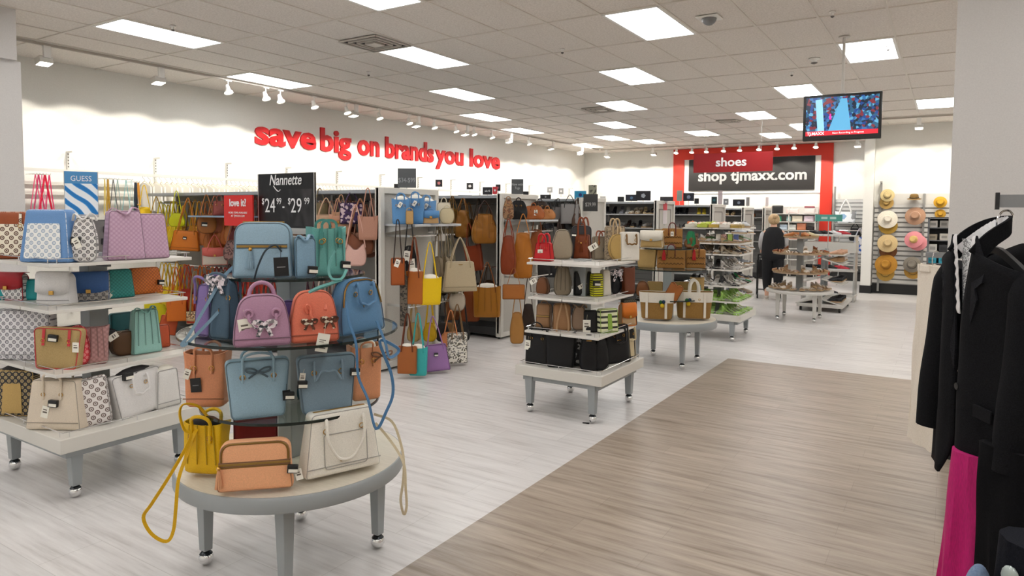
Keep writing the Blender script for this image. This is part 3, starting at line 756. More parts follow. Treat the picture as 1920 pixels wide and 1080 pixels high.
def bag(label, c, w, h, d, shape='box', handles=None, extras=(), loc=(0, 0, 0), rz=0, group=None, name='handbag', cat='handbag', c2=None, hmat=None, p=5, topd=.6, sag=0.0, seed=1, roll=0, tilt=0, zipc=None, lowdetail=False):
    """one bag standing on its base at loc; front faces local -y"""
    t = thing(name, label, cat, loc, rz, group)
    t.rotation_euler = (radians(tilt), radians(roll), rz)
    if shape == 'sack' and not sag: sag = .014
    m = mat_of(c); ca = c if (isinstance(c, str) and ':' not in c) else (c.split(':')[1] if isinstance(c, str) else '#888888')
    trim = mat_of(c2) if c2 else (m if ':' not in str(c) else mat_of(ca))
    hm = hmat or trim
    if isinstance(hm, str): hm = mat_of(hm)
    if shape in ('tote', 'bucket', 'basket', 'pouch'):
        e = {'tote': .3, 'bucket': .75, 'basket': .55, 'pouch': .5}[shape]
        f = {'tote': 1.12, 'bucket': 1.05, 'basket': 1.16, 'pouch': .85}[shape]
        mb = loft(MB(), w/f if f > 1 else w, w if f > 1 else w*f, h, d, d*topd*1.2, e, sag=sag, seed=seed, pinch=.15 if shape == 'tote' else 0, dip=.05 if shape != 'basket' else .02, n=40 if not lowdetail else 24, rows=9 if not lowdetail else 5)
        mb.build('body', [m, LINING], t, ang=50)
        dtop = d*topd*1.2/2*(.85 if shape == 'tote' else 1)
    else:
        ol = outline(shape, w, h)
        mb = body(MB(), ol, h, d, p, topd, sag=sag, seed=seed, R=9 if not lowdetail else 6); mb.build('body', m, t, ang=60)
        dtop = depth_at(h*.8, h, d, topd)
        if not lowdetail and 'nopipe' not in extras:
            for s in (-1, 1):
                cz = h*.48; k = .965
                MB().sweep([(x*k, s*depth_at(cz+(z-cz)*k, h, d, topd)*.80, cz+(z-cz)*k) for x, z in ol], .0028, n=6, closed=True).build('piping', mat_of(shade_hex(ca, .72)) if not c2 else trim, t)
    fy = lambda z, k=1.0: -depth_at(z, h, d, topd)*k
    dfr = (lambda z: -(d/2*(1-z/h)+(d*topd*.6)*(z/h))) if shape in ('tote', 'bucket', 'basket', 'pouch') else (lambda z: fy(z))
    # handles -------------------------------------------------------------
    if handles:
        kind, a, drop, r = handles[:4]; both = len(handles) < 5 or handles[4]
        z0 = h*.86
        for s in ((-1, 1) if both else (-1,)):
            y = s*(dtop*.95+.004)
            if kind == 'arch':
                P = [(-a, s*(abs(dfr(h*.62))+.002), h*.62)]+arch_pts(a, h*.98, drop, y, lean=s*.02)+[(a, s*(abs(dfr(h*.62))+.002), h*.62)]
                o = MB().sweep(P, r, n=8).build('handle', hm, t)
            elif kind == 'strap':
                P = [(-a, s*(abs(dfr(h*.7))+.002), h*.7)]+arch_pts(a, h, drop, y*.9, lean=0)+[(a, s*(abs(dfr(h*.7))+.002), h*.7)]
                o = MB().sweep(catmull(P, 2), r, .0015, upv=(0, 1, 0)).build('handle', hm, t)
            elif kind == 'peak':
                P = catmull([(-a, y, h*.8), (-a*.92, y, h), (-a*.55, y*.6, h+drop*.55), (-.012, y*.15, h+drop*.97), (.012, y*.15, h+drop*.97), (a*.55, y*.6, h+drop*.55), (a*.92, y, h), (a, y, h*.8)], 3)
                o = MB().sweep(P, r, n=7).build('handle', hm, t)
            elif kind == 'top':
                P = [(-a, 0, h*.93)]+arch_pts(a, h*.96, drop, 0)+[(a, 0, h*.93)]
                o = MB().sweep(P, r, n=8).build('handle', hm, t)
            elif kind == 'droop':
                yy = dfr(h*.7)*s*-1
                yf = -abs(dfr(h*.6))*1.0 if s < 0 else abs(dfr(h*.6))
                P = catmull([(-a, yf, h*.86), (-a*1.02, yf+s*.018, h*.9), (-a*1.0, yf+s*.03, h*.6), (-a*.5, yf+s*.03, h*.86-drop*.9), (0, yf+s*.03, h*.86-drop), (a*.5, yf+s*.03, h*.86-drop*.9), (a*1.0, yf+s*.03, h*.6), (a*1.02, yf+s*.018, h*.9), (a, yf, h*.86)], 4)
                o = MB().sweep(P, r, n=8).build('handle', hm, t)
            if kind in ('arch', 'strap', 'droop') and not lowdetail:
                for q in (-a, a):
                    yy = s*(abs(dfr(h*.72))+.004); MB().sweep([(q+.011*cos(u*pi/6), yy, h*.72+.011*sin(u*pi/6)) for u in range(12)], .0022, n=5, closed=True).build('ring', GOLD, o)
            if kind == 'top': break
    # extras --------------------------------------------------------------
    for e in extras:
        k = e.split('@'); nm = k[0]; arg = [float(v) for v in k[1].split(',')] if len(k) > 1 else []
        if nm == 'zip':      # across the front at height fraction
            z = h*(arg[0] if arg else .55); x = w*.5*(arg[1] if len(arg) > 1 else .86)
            MB().box(-x, x, fy(z)-.0035, fy(z)+.01, z-.005, z+.005).build('zip', plain('#a5854a', .3, .8, 'zip_brass'), t, bevel=.001)
            MB().box(-x, x, fy(z)-.0015, fy(z)+.01, z-.010, z+.010).build('zip_tape', mat_of(shade_hex(ca, .55)), t)
        elif nm == 'topzip':
            z = h+.001; MB().box(-w*.34, w*.34, -.006, .006, h-.006, h+.003).build('zip', plain('#a5854a', .3, .8, 'zip_brass'), t, bevel=.001)
        elif nm == 'domezip':
            ol2 = outline(shape, w, h)
            P = [(x*.93, -depth_at(z, h, d, topd)*.93, h*.48+(z-h*.48)*.93) for x, z in ol2 if z > h*.5]
            P.sort(key=lambda q: -atan2(q[2]-h*.5, q[0]) if q[2] > h*.5 else 0)
            MB().sweep(P, .0042, n=6).build('zip', plain('#8a6a35', .35, .7, 'zip_brass_dark'), t)
        elif nm == 'tassel':
            x = w*arg[0]; z = h*arg[1]; y = fy(z)-.012
            o = MB().sphere((0, 0, 0), .009, 10).build('tassel_cap', GOLD, t); o.location = (x, y, z)
            b = MB()
            for q in range(9):
                a_ = 2*pi*q/9; b.sweep([(0, 0, -.004), (.006*cos(a_), .006*sin(a_), -.03), (.013*cos(a_), .011*sin(a_), -.085)], .0035, n=5)
            b.build('tassel', trim if c2 else mat_of(shade_hex(ca, .9)), o)
        elif nm == 'flap':   # front flap down to height fraction
            z1 = h*(arg[0] if arg else .45); hw = w*.5*(.98 if shape != 'trap' else .86)
            fl = MB(); P = []; nn = 8
            top = h*1.0; y0 = -depth_at(h, h, d, topd)
            path = [(depth_at(h, h, d, topd)*.8, top+.004), (0, top+.007), (y0*.85, top+.005), (y0-.008, top-.012), (fy((top+z1)/2)-.008, (top+z1)/2), (fy(z1)-.009, z1)]
            vs = []; fs = []
            for i, (yy, zz) in enumerate(path):
                for j in range(nn+1):
                    u = -1+2*j/nn; dz = 0
                    if i == len(path)-1: dz = h*.10*(1-abs(u)**2.5)
                    vs.append((u*hw, yy, zz-dz))
            for i in range(len(path)-1):
                for j in range(nn): a_ = i*(nn+1)+j; fs.append((a_, a_+1, a_+nn+2, a_+nn+1))
            o = fl.add(vs, fs).build('flap', trim, t)
            sm = o.modifiers.new('solid', 'SOLIDIFY'); sm.thickness = .004
            MB().box(-.014, .014, -.006, .004, -.012, .012).build('clasp', GOLD, t, bevel=.002, loc=(0, fy(z1)-.012, z1-h*.03))
        elif nm == 'pocket':  # front pocket x0,x1,z0,z1 in fractions
            a0, a1, b0, b1 = [q for q in arg] if len(arg) == 4 else (-.3, .3, .1, .6)
            P = rounded([(w*a0, h*b0, .02), (w*a1, h*b0, .02), (w*a1, h*b1, .01), (w*a0, h*b1, .01)])
            y = lambda z: dfr(z)-.002
            MB().sweep([(x, y(z), z) for x, z in P], .002, n=5, closed=True).build('pocket_seam', mat_of(shade_hex(ca, .7)), t)
        elif nm == 'bow':
            z = h*(arg[1] if len(arg) > 1 else .75); x = w*(arg[0] if arg else 0); y = dfr(z)-.006; b = MB()
            for s in (-1, 1):
                b.sweep(catmull([(0, 0, 0), (s*.022, -.004, .016), (s*.05, 0, .018), (s*.046, -.004, .004), (s*.018, 0, -.004), (0, 0, 0)], 4), .004, n=6)
                b.sweep(catmull([(0, 0, 0), (s*.02, -.002, -.012), (s*.04, 0, -.026)], 3), .004, n=6)
            b.sphere((0, -.004, 0), .008, 8); b.build('bow', mat_of(shade_hex(ca, .55)), t, loc=(x, y, z))
        elif nm == 'scarf':  # printed scarf tied in a bow
            z = h*arg[1]; x = w*arg[0]; y = dfr(z)-.012; b = MB(); sc = arg[2] if len(arg) > 2 else 1
            sm_ = pattern('print', '#e9dfe4', '#2f3a44', 90) if (len(arg) < 4 or arg[3] == 0) else pattern('print', '#6b3f2c', '#e9dcc6', 90)
            for s in (-1, 1):
                b.sweep(catmull([(0, 0, 0), (s*.03*sc, -.01, .018*sc), (s*.06*sc, -.004, .012*sc), (s*.045*sc, 0, -.012*sc), (0, 0, 0)], 4), .012*sc, .004, upv=(0, 1, 0))
                b.sweep(catmull([(0, 0, 0), (s*.022*sc, -.006, -.03*sc), (s*.038*sc, -.002, -.07*sc)], 4), .011*sc, .002, upv=(0, 1, 0))
            b.sphere((0, -.004, 0), .013*sc, 8); b.build('scarf', sm_, t, loc=(x, y, z))
        elif nm == 'gtag': tag_part(t, w*arg[0], dfr(h*arg[1]), h*arg[1], 'white', arg[2] if len(arg) > 2 else 1, arg[3] if len(arg) > 3 else 8)
        elif nm == 'btag': tag_part(t, w*arg[0], dfr(h*arg[1]), h*arg[1], 'black', arg[2] if len(arg) > 2 else 1, arg[3] if len(arg) > 3 else -4)
        elif nm == 'stag': tag_part(t, w*arg[0], dfr(h*arg[1]), h*arg[1], 'sec', arg[2] if len(arg) > 2 else 1, arg[3] if len(arg) > 3 else 5)
        elif nm == 'panel':   # patterned or contrasting front panel
            b = MB(); ins = arg[0] if arg else .86
            b.prism(rounded([(-w/2*ins, h*.08, .01), (w/2*ins, h*.08, .01), (w/2*ins*.86, h*(arg[1] if len(arg) > 1 else .78), .01), (-w/2*ins*.86, h*(arg[1] if len(arg) > 1 else .78), .01)]), -.001, .001)
            dz = fy(h*.78)-fy(h*.08); o = b.build('front_panel', trim, t, loc=(0, dfr(0)-.0035, 0)); o.rotation_euler = (-atan2(dfr(h*.8)-dfr(0), h*.8), 0, 0)
        elif nm == 'base':
            z = h*.16; MB().sweep([(x, y_, z) for x, y_ in [(-w*.48, dfr(z)-.001), (w*.48, dfr(z)-.001)]], .0025, n=6).build('seam', mat_of(shade_hex(ca, .7)), t)
        elif nm == 'buckles':
            for q in (-.26, .26):
                b = MB().sweep([(q*w, dfr(h*.95)-.004, h*.97), (q*w, dfr(h*.6)-.005, h*.58)], .008, .0015, upv=(0, 1, 0)); o = b.build('belt', trim, t)
                MB().sweep([(q*w+.012*cos(u*pi/4), dfr(h*.7)-.008, h*.70+.012*sin(u*pi/4)) for u in range(8)], .002, n=5, closed=True).build('buckle', GOLD, o)
        elif nm == 'logo':
            z = h*(arg[0] if arg else .3); MB().box(-.022, .022, dfr(z)-.004, dfr(z)+.002, z-.003, z+.003).build('name_plate', GOLD, t)
        elif nm == 'band':   # contrasting upper band of a basket
            z0_ = h*(arg[0] if arg else .6)
            k0, k1 = z0_/h, 1.0; f = 1.16
            mb = MB(); w0, w1 = w/f, w; d0, d1 = d, d*topd*1.2; n = 40; vs = []; fs = []
            for k in (k0, .8, 1.004):
                for off in (.004,):
                    W, D_ = w0+(w1-w0)*k+off*2, d0+(d1-d0)*k+off*2
                    for i in range(n):
                        a_ = 2*pi*i/n; c_, s_ = cos(a_), sin(a_); vs.append((W/2*abs(c_)**.55*(1 if c_ > 0 else -1), D_/2*abs(s_)**.55*(1 if s_ > 0 else -1), h*k))
            for r_ in range(2):
                for i in range(n): j = (i+1) % n; fs.append((r_*n+i, r_*n+j, (r_+1)*n+j, (r_+1)*n+i))
            mb.add(vs, fs).build('canvas_band', trim, t)
            for q in (-.27, .27):
                MB().sweep([(q*w, dfr(0)-.006, .012), (q*w, dfr(h)-.012, h)], .013, .0015, upv=(0, 1, 0)).build('canvas_strap', trim, t)
        elif nm == 'pompom':
            z = h*arg[1]; x = w*arg[0]; y = dfr(z)-.022
            for q, (cc, dx, dz) in enumerate((('#1f5a2c', -.014, .012), ('#16324f', .018, .016), ('#e8c21c', .004, -.026))):
                MB().sphere((x+dx, y, z+dz), .02 if q < 2 else .023, 10, (1, 1, 1.1)).build('pompom', grain(shade_hex(cc, .8), cc, 160, 1, .9, .8, .004, 'wool'), t)
        elif nm == 'fringe':
            z = h*arg[1]; x = w*arg[0]; y = dfr(z)-.012; b = MB(); cc = ['#b81f23', '#1c8c92'][int(arg[2]) if len(arg) > 2 else 0]
            b.sphere((0, 0, 0), .012, 8)
            for q in range(10):
                a_ = 2*pi*q/10; b.sweep([(0, 0, 0), (.012*cos(a_), .01*sin(a_), -.03), (.018*cos(a_), .014*sin(a_), -.11)], .005, n=5)
            b.build('tassel', plain(cc, .8, 0, 'yarn'), t, loc=(x, y, z))
        elif nm == 'weave':
            for q in (.25, .55):
                z = h*q; b = MB(); nz = 14
                P = [(-w*.44+w*.88*i/nz, dfr(z)-.003, z+(.009 if i % 2 else -.009)) for i in range(nz+1)]
                b.sweep(P, .003, n=5).build('zigzag', plain('#2b1d10', .8, 0, 'dark_straw'), t)
        elif nm == 'pleat':
            for q in (-.3, -.08, .14, .34):
                MB().sweep(catmull([(q*w*.9, dfr(h*.97)-.001, h*.97), (q*w*1.02, dfr(h*.6)-.003, h*.6), (q*w*1.1, dfr(h*.2)-.001, h*.2)], 4), .003, n=5).build('pleat', mat_of(shade_hex(ca, .82)), t)
        elif nm == 'stuffing':
            b = MB(); b.sphere((0, 0, 0), .5, 12, (w*.8, d*.55, h*.35)); o = b.build('paper_stuffing', CARD if not arg else plain('#2c2a2c', .8, 0, 'dark_stuffing'), t, loc=(0, 0, h*.93))
        elif nm == 'long':    # crossbody strap hanging in front as a loop: x fraction, drop
            x = w*arg[0]; dr = arg[1]; wd = arg[2] if len(arg) > 2 else .06; y = dfr(h*.9)-.012
            P = catmull([(x, -dfr(h)*-.5, h*.98), (x-.01, y-.01, h*.93), (x-wd*.5, y-.02, h*.5-dr*.3), (x-wd*.4, y-.02, h*.6-dr), (x+wd*.4, y-.02, h*.6-dr), (x+wd*.6, y-.02, h*.5-dr*.3), (x+wd*.3, y-.01, h*.93), (x+wd*.2, dfr(h)*.5, h*.98)], 5)
            MB().sweep(P, .007, .0016, upv=(0, 1, 0)).build('shoulder_strap', hm, t)
        elif nm == 'knot':    # slack shoulder strap lying over the top
            P = catmull([(-w*.4, 0, h*.9), (-w*.3, -d*.2, h*1.05), (0, dfr(h)-.012, h*.92), (w*.2, -d*.2, h*1.06), (w*.38, 0, h*1.02), (w*.42, d*.1, h*.9)], 5)
            MB().sweep(P, .007, .003, upv=(0, 0, 1)).build('shoulder_strap', hm, t)
    return t
def shade_hex(c, k):
    r = shade(c, k); return '#%02x%02x%02x' % tuple(int(v*255+.5) for v in r)
def slide(p, fp):
    """keep a point on its sight line but inside the footprint (cx, cy, hx, hy) of what carries it"""
    d = Vector((p.x, p.y)); L_ = d.length; d.normalize(); best = None
    for k in range(200):
        q = d*(L_*.5+L_*1.0*k/199) if L_ < 30 else d*(1+k*.1)
        ox = max(0, abs(q.x-fp[0])-fp[2]); oy = max(0, abs(q.y-fp[1])-fp[3]); e = (ox+oy)*10+abs(q.length-L_)*.2
        if best is None or e < best[0]: best = (e, q)
    q = best[1]
    q.x = min(fp[0]+fp[2], max(fp[0]-fp[2], q.x)); q.y = min(fp[1]+fp[3], max(fp[1]-fp[3], q.y))
    return Vector((q.x, q.y, p.z))
def put(px, py, z, wpx, hpx, d, label, c, shape='box', face=0, back=0, fp=None, **k):
    """stand a bag with its bottom centre seen at (px, py) on a surface of height z; sizes as they appear"""
    p = at(px, py, z)
    if (p-Vector((0, 0, EYE))).dot(fw) < 0: p = Vector((fp[0], fp[1], z))
    u = Vector((p.x, p.y, 0)).normalized()
    p = p+u*(d/2*.9+back)
    if fp: p = slide(p, (fp[0], fp[1], max(.02, fp[2]-d*.5), max(.02, fp[3]-d*.5)))
    dd = depth(p); fr = radians(face); k['topd'] = td = k.get('topd', .6)
    w = max(.35*wpx*dd/F, (wpx*dd/F - d*.75*abs(sin(fr)))/cos(fr))
    h = hpx*dd/F; h = max(.6*h, h - d*td*.8*max(0, EYE-z-h)/dd)
    rz = atan2(-p.x, p.y)+radians(face)
    return bag(label, c, w, h, d, shape, loc=(p.x, p.y, z), rz=rz, **k)
# ================================================================ bags on the round table
Z0, Z1, Z2, Z3 = .541, .801, 1.151, 1.421
GR = 'handbags on the round glass tiered table'
def R(*a, **k):
    k.setdefault('group', GR); k.setdefault('fp', (CT[0], CT[1]) + {Z0: (.45, .45), Z1: (.36, .36), Z2: (.42, .42), Z3: (.30, .30)}[a[2]]); return put(*a, **k)
t = R(389, 897, Z0, 84, 103, .10, 'yellow leather bucket handbag at the left edge of the round table top', '#e8b90f', 'tote', face=-32, handles=('arch', .045, .04, .008), extras=('pleat', 'stuffing@1'), sag=.006, topd=.8)
yb_ = t
# its long yellow strap hangs over the table edge
inv = Matrix.Translation(t.location) @ Matrix.Rotation(t.rotation_euler.z, 4, 'Z'); inv = inv.inverted()
def local(t, P): 
    M_ = (Matrix.Translation(t.location) @ Matrix.Rotation(t.rotation_euler.z, 4, 'Z')).inverted(); return [M_ @ Vector(p) for p in P]
def hang_pts(ref, pts, dy=0):
    """photo points carried to the upright plane facing the viewpoint through ref"""
    ref = Vector(ref); n = Vector((ref.x, ref.y, 0)).normalized(); out = []
    for q in pts:
        r = ray(q[0], q[1]); o = Vector((0, 0, EYE)); k = (ref-o).dot(n)/r.dot(n); off = q[2] if len(q) > 2 else 0
        out.append(o+r*k-n*(dy+off))
    return out
rf = at(340, 900, Z0)
P = hang_pts(rf, [(392, 790, -.05), (372, 765, -.03), (345, 758), (337, 775), (345, 805), (358, 815), (346, 840, .03), (315, 890, .05), (285, 935, .06), (270, 960, .06), (285, 990, .06), (312, 1004, .06), (325, 985, .06), (330, 940, .06), (335, 890, .05), (352, 845, .02), (362, 818, 0), (370, 808, -.03)])
MB().sweep(catmull(local(t, P), 5), .007, .002, n=4).build('shoulder_strap', mat_of('#e2b010'), t)
t = R(481, 921, Z0, 138, 98, .085, 'peach camera style handbag with brass zips and a tassel on the round table', '#f8b688', 'arch', face=-8, extras=('zip@.56,.93', 'domezip', 'tassel@-.46,.52', 'gtag@.55,.45,.8,-12', 'stag@.5,.5'), topd=.72, p=7)
t = R(637, 912, Z0, 152, 122, .14, 'off white satchel with brown edging at the right of the round table top', '#f7f2e6', 'trap', face=22, back=-.01, handles=('droop', .085, .17, .007), extras=('pocket@-.26,.30,.12,.66', 'logo@.22', 'base', 'topzip'), topd=.62, p=8)
rf = at(735, 860, Z0)
P = hang_pts(rf, [(700, 790, -.12), (735, 800, -.08), (752, 835, -.01), (757, 865, .04), (755, 900, .05), (751, 930, .05), (757, 956, .05), (762, 940, .05), (760, 905, .05), (758, 868, .045), (745, 845, 0), (722, 820, -.05), (703, 805, -.1)])
MB().sweep(catmull(local(t, P), 5), .006, .0018, n=4).build('shoulder_strap', mat_of('#d9c9a8'), t)
R(480, 832, Z0, 78, 58, .08, 'dark red handbag half hidden behind the peach camera bag', '#7e1418', 'box', face=0, topd=.8)
# lower glass shelf
t = R(391, 768, Z1, 84, 108, .11, 'peach tote with a black tag at the left of the lower glass shelf', '#e79a70', 'tote', face=-22, handles=('arch', .04, .035, .0065), extras=('btag@-.18,.62,1', 'gtag@-.3,.75,.8,20', 'base'), sag=.004, topd=.85)
t = R(484, 786, Z1, 117, 115, .09, 'light blue handbag with a tied bow on the lower glass shelf', '#9fbfd1', 'wing', face=4, handles=('arch', .065, .04, .006), extras=('bow@0,.80', 'btag@.42,.5,.7', 'stag@.47,.42'), topd=.8, p=6)
bpy.context.view_layer.update()
t = R(612, 786, Z1, 112, 113, .09, 'slate grey blue handbag at the right of the lower glass shelf', '#7f95a4', 'wing', face=10, handles=('droop', .06, .03, .005, False), extras=('gtag@-.40,.78,.7', 'stag@-.42,.62', 'stag@.46,.75'), topd=.8, p=6)
t = R(683, 752, Z1, 66, 108, .10, 'peach bucket tote with side ties behind the slate bag on the lower glass shelf', '#eba377', 'tote', face=18, handles=('arch', .03, .025, .005), extras=('stuffing', 'bow@.45,.8'), topd=.9)
R(560, 770, Z1, 70, 80, .08, 'dark teal handbag at the back of the lower glass shelf', '#2a4a55', 'trap', face=0, back=.18)
# middle glass shelf
t = R(424, 640, Z2, 58, 112, .11, 'dark slate blue dome handbag with a scarf at the left of the middle glass shelf', '#4b6478', 'dome', face=-42, handles=('arch', .05, .04, .006), extras=('zip@.5,.02', 'scarf@-.1,1.0,.9'), topd=.5, p=5)
R(392, 636, Z2, 48, 100, .10, 'violet handbag pushed to the far left of the middle glass shelf', '#8a74ad', 'dome', face=-50, back=.05, topd=.6, handles=('arch', .04, .04, .006))
t = R(492, 651, Z2, 105, 98, .12, 'mauve dome handbag with a striped scarf on the middle glass shelf', '#bd90ab', 'dome', face=2, extras=('scarf@.03,.44,.72', 'gtag@-.32,.66,1.5,-8', 'base'), topd=.55, p=6)
hs = MB()
for q in (-.055, .055): hs.sweep([(q+.016*cos(u*pi/5), -.052, .142+.016*sin(u*pi/5)) for u in range(10)], .006, n=6, closed=True)
hm_ = mat_of('#bd90ab')
hb = MB().sweep([(-.052, .02, .155)]+arch_pts(.052, .19, .075, .018)+[(.052, .02, .155)], .0085, n=10).build('handle', hm_, t)
hs.build('handle_ring', hm_, t)
hf = MB()
for q in (-.055, .055): hf.sweep(catmull([(q, -.05, .138), (q*.96, -.058, .115), (q*.7, -.06, .10), (q*.35, -.06, .085)], 4), .0062, n=7)
hf.build('front_handle', hm_, t)
t = R(588, 646, Z2, 94, 98, .12, 'coral dome handbag with a brown patterned scarf on the middle glass shelf', '#ee8064', 'dome', face=8, extras=('scarf@.28,.44,.55,1', 'scarf@-.12,.42,.5,1', 'base'), topd=.55, p=6)
MB().sweep(catmull([(-.03, -.05, .13), (-.04, -.056, .15), (-.032, -.06, .168), (-.02, -.055, .15), (-.018, -.06, .12), (.0, -.064, .09)], 5), .0055, n=7).build('front_handle', mat_of('#ee8064'), t)
MB().sweep(catmull([(-.045, 0, .17), (-.03, -.005, .198), (.02, -.01, .192), (.06, -.02, .178), (.075, -.025, .165), (.05, -.03, .168), (.045, -.045, .14)], 5), .0075, n=8).build('handle', mat_of('#ee8064'), t)
o = MB().box(-.026, .026, -.0014, .0014, -.125, -.045).build('price_tag', CARD, t, loc=(.045, -.075, .085)); o.rotation_euler = (0, radians(12), 0)
MB().bar((0, 0, -.045), (-.004, .004, .025), .001, 5).build('string', plain('#d8cfb8', .8, 0, 'string'), o)
MB().box(-.016, .012, -.002, -.0014, -.075, -.072).box(-.016, .004, -.002, -.0014, -.083, -.080).box(-.010, .016, -.002, -.0014, -.110, -.105).build('printing', plain('#6b6258', .7, 0, 'print_ink'), o)
t = R(668, 636, Z2, 108, 104, .13, 'denim blue dome handbag with brass zip at the right of the middle glass shelf', '#5f8cb4', 'dome', face=46, handles=('droop', .05, .09, .0065), extras=('domezip', 'zip@.5,.02'), topd=.5, p=5)
rf = at(690, 640, Z2)
P = hang_pts(rf, [(650, 565, .02), (655, 600, .05), (668, 640, .06), (672, 700, .05), (690, 745, .04), (705, 800, .03), (725, 770, .0), (737, 740, -.02), (733, 700, -.02), (712, 640, 0), (742, 650, .0), (747, 660, 0), (730, 668, .02), (722, 640, .03), (706, 600, .02)])
MB().sweep(catmull(local(t, P), 5), .0065, .0018, n=4).build('shoulder_strap', mat_of('#4f7fab'), t)
R(620, 628, Z2, 60, 70, .10, 'dark blue handbag half hidden between the coral and denim dome bags', '#3e6a96', 'dome', face=20, back=.06)
R(548, 640, Z2, 46, 66, .09, 'deep purple handbag in the shadow behind the mauve dome bag', '#5b3f80', 'trap', face=-10, back=.14)
# top glass shelf
t = R(496, 527, Z3, 114, 104, .13, 'light blue backpack handbag with brass zips on the top glass shelf', '#9dbccf', 'arch', face=-10, extras=('zip@.57,.82', 'tassel@-.18,.52', 'btag@.30,.48,1.3,-3', 'topzip'), topd=.62, p=6)
MB().sweep(catmull([(-.03, -.075, .0), (-.01, -.09, .06), (.02, -.085, .125), (.06, -.075, .15), (.085, -.06, .12)], 5), .004, n=6).build('shoulder_strap', plain('#26333c', .5, 0, 'dark_strap'), t)
rf = at(430, 592, Z2+.1)
P = hang_pts(rf, [(452, 492, -.02), (432, 505, 0), (412, 530, .02), (385, 575, .04), (355, 625, .05), (342, 642, .05), (352, 640, .05), (385, 608, .05), (410, 582, .04), (432, 560, .02), (452, 548, 0)])
MB().sweep(catmull(local(t, P), 5), .0065, .002, n=4).build('hanging_strap', mat_of('#86a8be'), t)
R(572, 524, Z3, 40, 76, .08, 'light blue crossbody bag half hidden between the backpack and the teal bag', '#86a9c0', 'box', face=10, back=.05, extras=('stag@.3,.3', 'knot'))
t = R(612, 522, Z3, 76, 92, .12, 'teal drawstring handbag with gold chain trim on the top glass shelf', '#6fb5ad', 'tote', face=20, handles=('strap', .035, .03, .006), extras=('pleat', 'buckles', 'stag@.4,.3'), sag=.008, topd=.75, c2='#4c948c')
rf = at(615, 530, Z3)
P = hang_pts(rf, [(628, 470, .01), (616, 500, .04), (622, 520, .06), (640, 522, .06), (600, 535, .06), (580, 545, .06), (600, 538, .05), (638, 522, .05), (650, 505, .02)])
MB().sweep(catmull(local(t, P), 5), .0055, .0018, n=4).build('shoulder_strap', mat_of('#69aaa4'), t)
t = R(414, 545, Z2, 40, 62, .07, 'lavender hobo bag leaning between the top and middle glass shelves', '#a88acb', 'sack', face=-20, back=.03, handles=('peak', .03, .06, .007), sag=.006)
# ---- signs on the round table post
yy = 2.24
def flat_sign(name, label, x0, x1, z0, z1, y, mat, frame=True, rz=0, cat='sign', group=None):
    t = thing(name, label, cat, ((x0+x1)/2, y, z0), rz, group); W, Hh = x1-x0, z1-z0
    MB().box(-W/2, W/2, -.004, .004, 0, Hh).build('sign_panel', mat, t, smooth=False)
    if frame:
        MB().box(-W/2, W/2, -.008, .008, -.018, 0).box(-W/2, -W/2+.004, -.006, .006, 0, Hh).box(W/2-.004, W/2, -.006, .006, 0, Hh).build('sign_holder', STEEL, t)
    return t, W, Hh
def sign_art():
    m, nt, b = newmat('black_poster'); L = nt.links.new
    tc = N(nt, 'ShaderNodeTexCoord'); mp = N(nt, 'ShaderNodeMapping'); mp.inputs['Scale'].default_value = (7, 1, 4); mp.inputs['Rotation'].default_value = (0, .6, 0)
    wv = N(nt, 'ShaderNodeTexNoise'); wv.inputs['Scale'].default_value = 1.3; wv.inputs['Distortion'].default_value = 1.4; wv.inputs['Detail'].default_value = 1
    rp = N(nt, 'ShaderNodeValToRGB'); e = rp.color_ramp.elements; e[0].position = .45; e[0].color = lin('#0d0c0e'); e[1].position = .75; e[1].color = lin('#3a3638')
    L(tc.outputs['Object'], mp.inputs['Vector']); L(mp.outputs[0], wv.inputs['Vector']); L(wv.outputs[0], rp.inputs[0]); L(rp.outputs[0], b.inputs['Base Color']); b.inputs['Roughness'].default_value = .3
    return m
WL = plain('#f4f4f4', .6, 0, 'white_letter')
t, W, Hh = flat_sign('price_sign', 'black price sign reading Nannette with two prices on top of the round table', -2.93, -2.52, 1.64, 1.905, 2.235, plain('#0c0c0e', .3, 0, 'sign_black_gloss'))
MB().box(-W/2+.006, W/2-.006, -.0048, -.004, .01, Hh*.71).build('poster_image', sign_art(), t, smooth=False)
text('lettering', 'Nannette', .072, WL, t, (0, -.007, Hh*.79), extrude=.0006, sx=.85, shear=.25, bold=.0006)
MB().sweep(catmull([(-.085, -.0065, .205), (-.07, -.0065, .19), (-.05, -.0065, .178), (-.035, -.0065, .186)], 4), .0025, n=5).build('swash', WL, t)
for body_, x, z, s in (('$', -.165, .115, .045), ('24', -.112, .075, .10), ('99', -.045, .115, .045), ('-', -.012, .085, .07), ('$', .03, .115, .045), ('29', .08, .075, .10), ('99', .155, .115, .045)):
    text('lettering', body_, s, WL, t, (x, -.007, z), extrude=.0006, sx=.82)
t, W, Hh = flat_sign('promo_sign', 'square red sign reading love it beside the black price sign', -3.16, -2.93, 1.645, 1.80, 2.20, plain('#d9261f', .4, 0, 'sign_bright_red'), frame=False)
text('lettering', 'love it?', .052, WL, t, (0, -.006, .10), extrude=.0006, bold=.0012, sx=.92)
text('lettering', 'MORE ITEMS AVAILABLE', .014, WL, t, (0, -.006, .062), extrude=.0004); text('lettering', 'AT TJMAXX.COM', .014, WL, t, (0, -.006, .046), extrude=.0004)
t = thing('sign_stand', 'thin grey metal sign stand on top of the round table post', 'sign stand', (CT[0], CT[1], 1.60))
MB().bar((0, 0, 0), (0, 0, .04), .008).box(-.25, .22, -.008, .008, .012, .028).build('crossbar', STEEL, t)

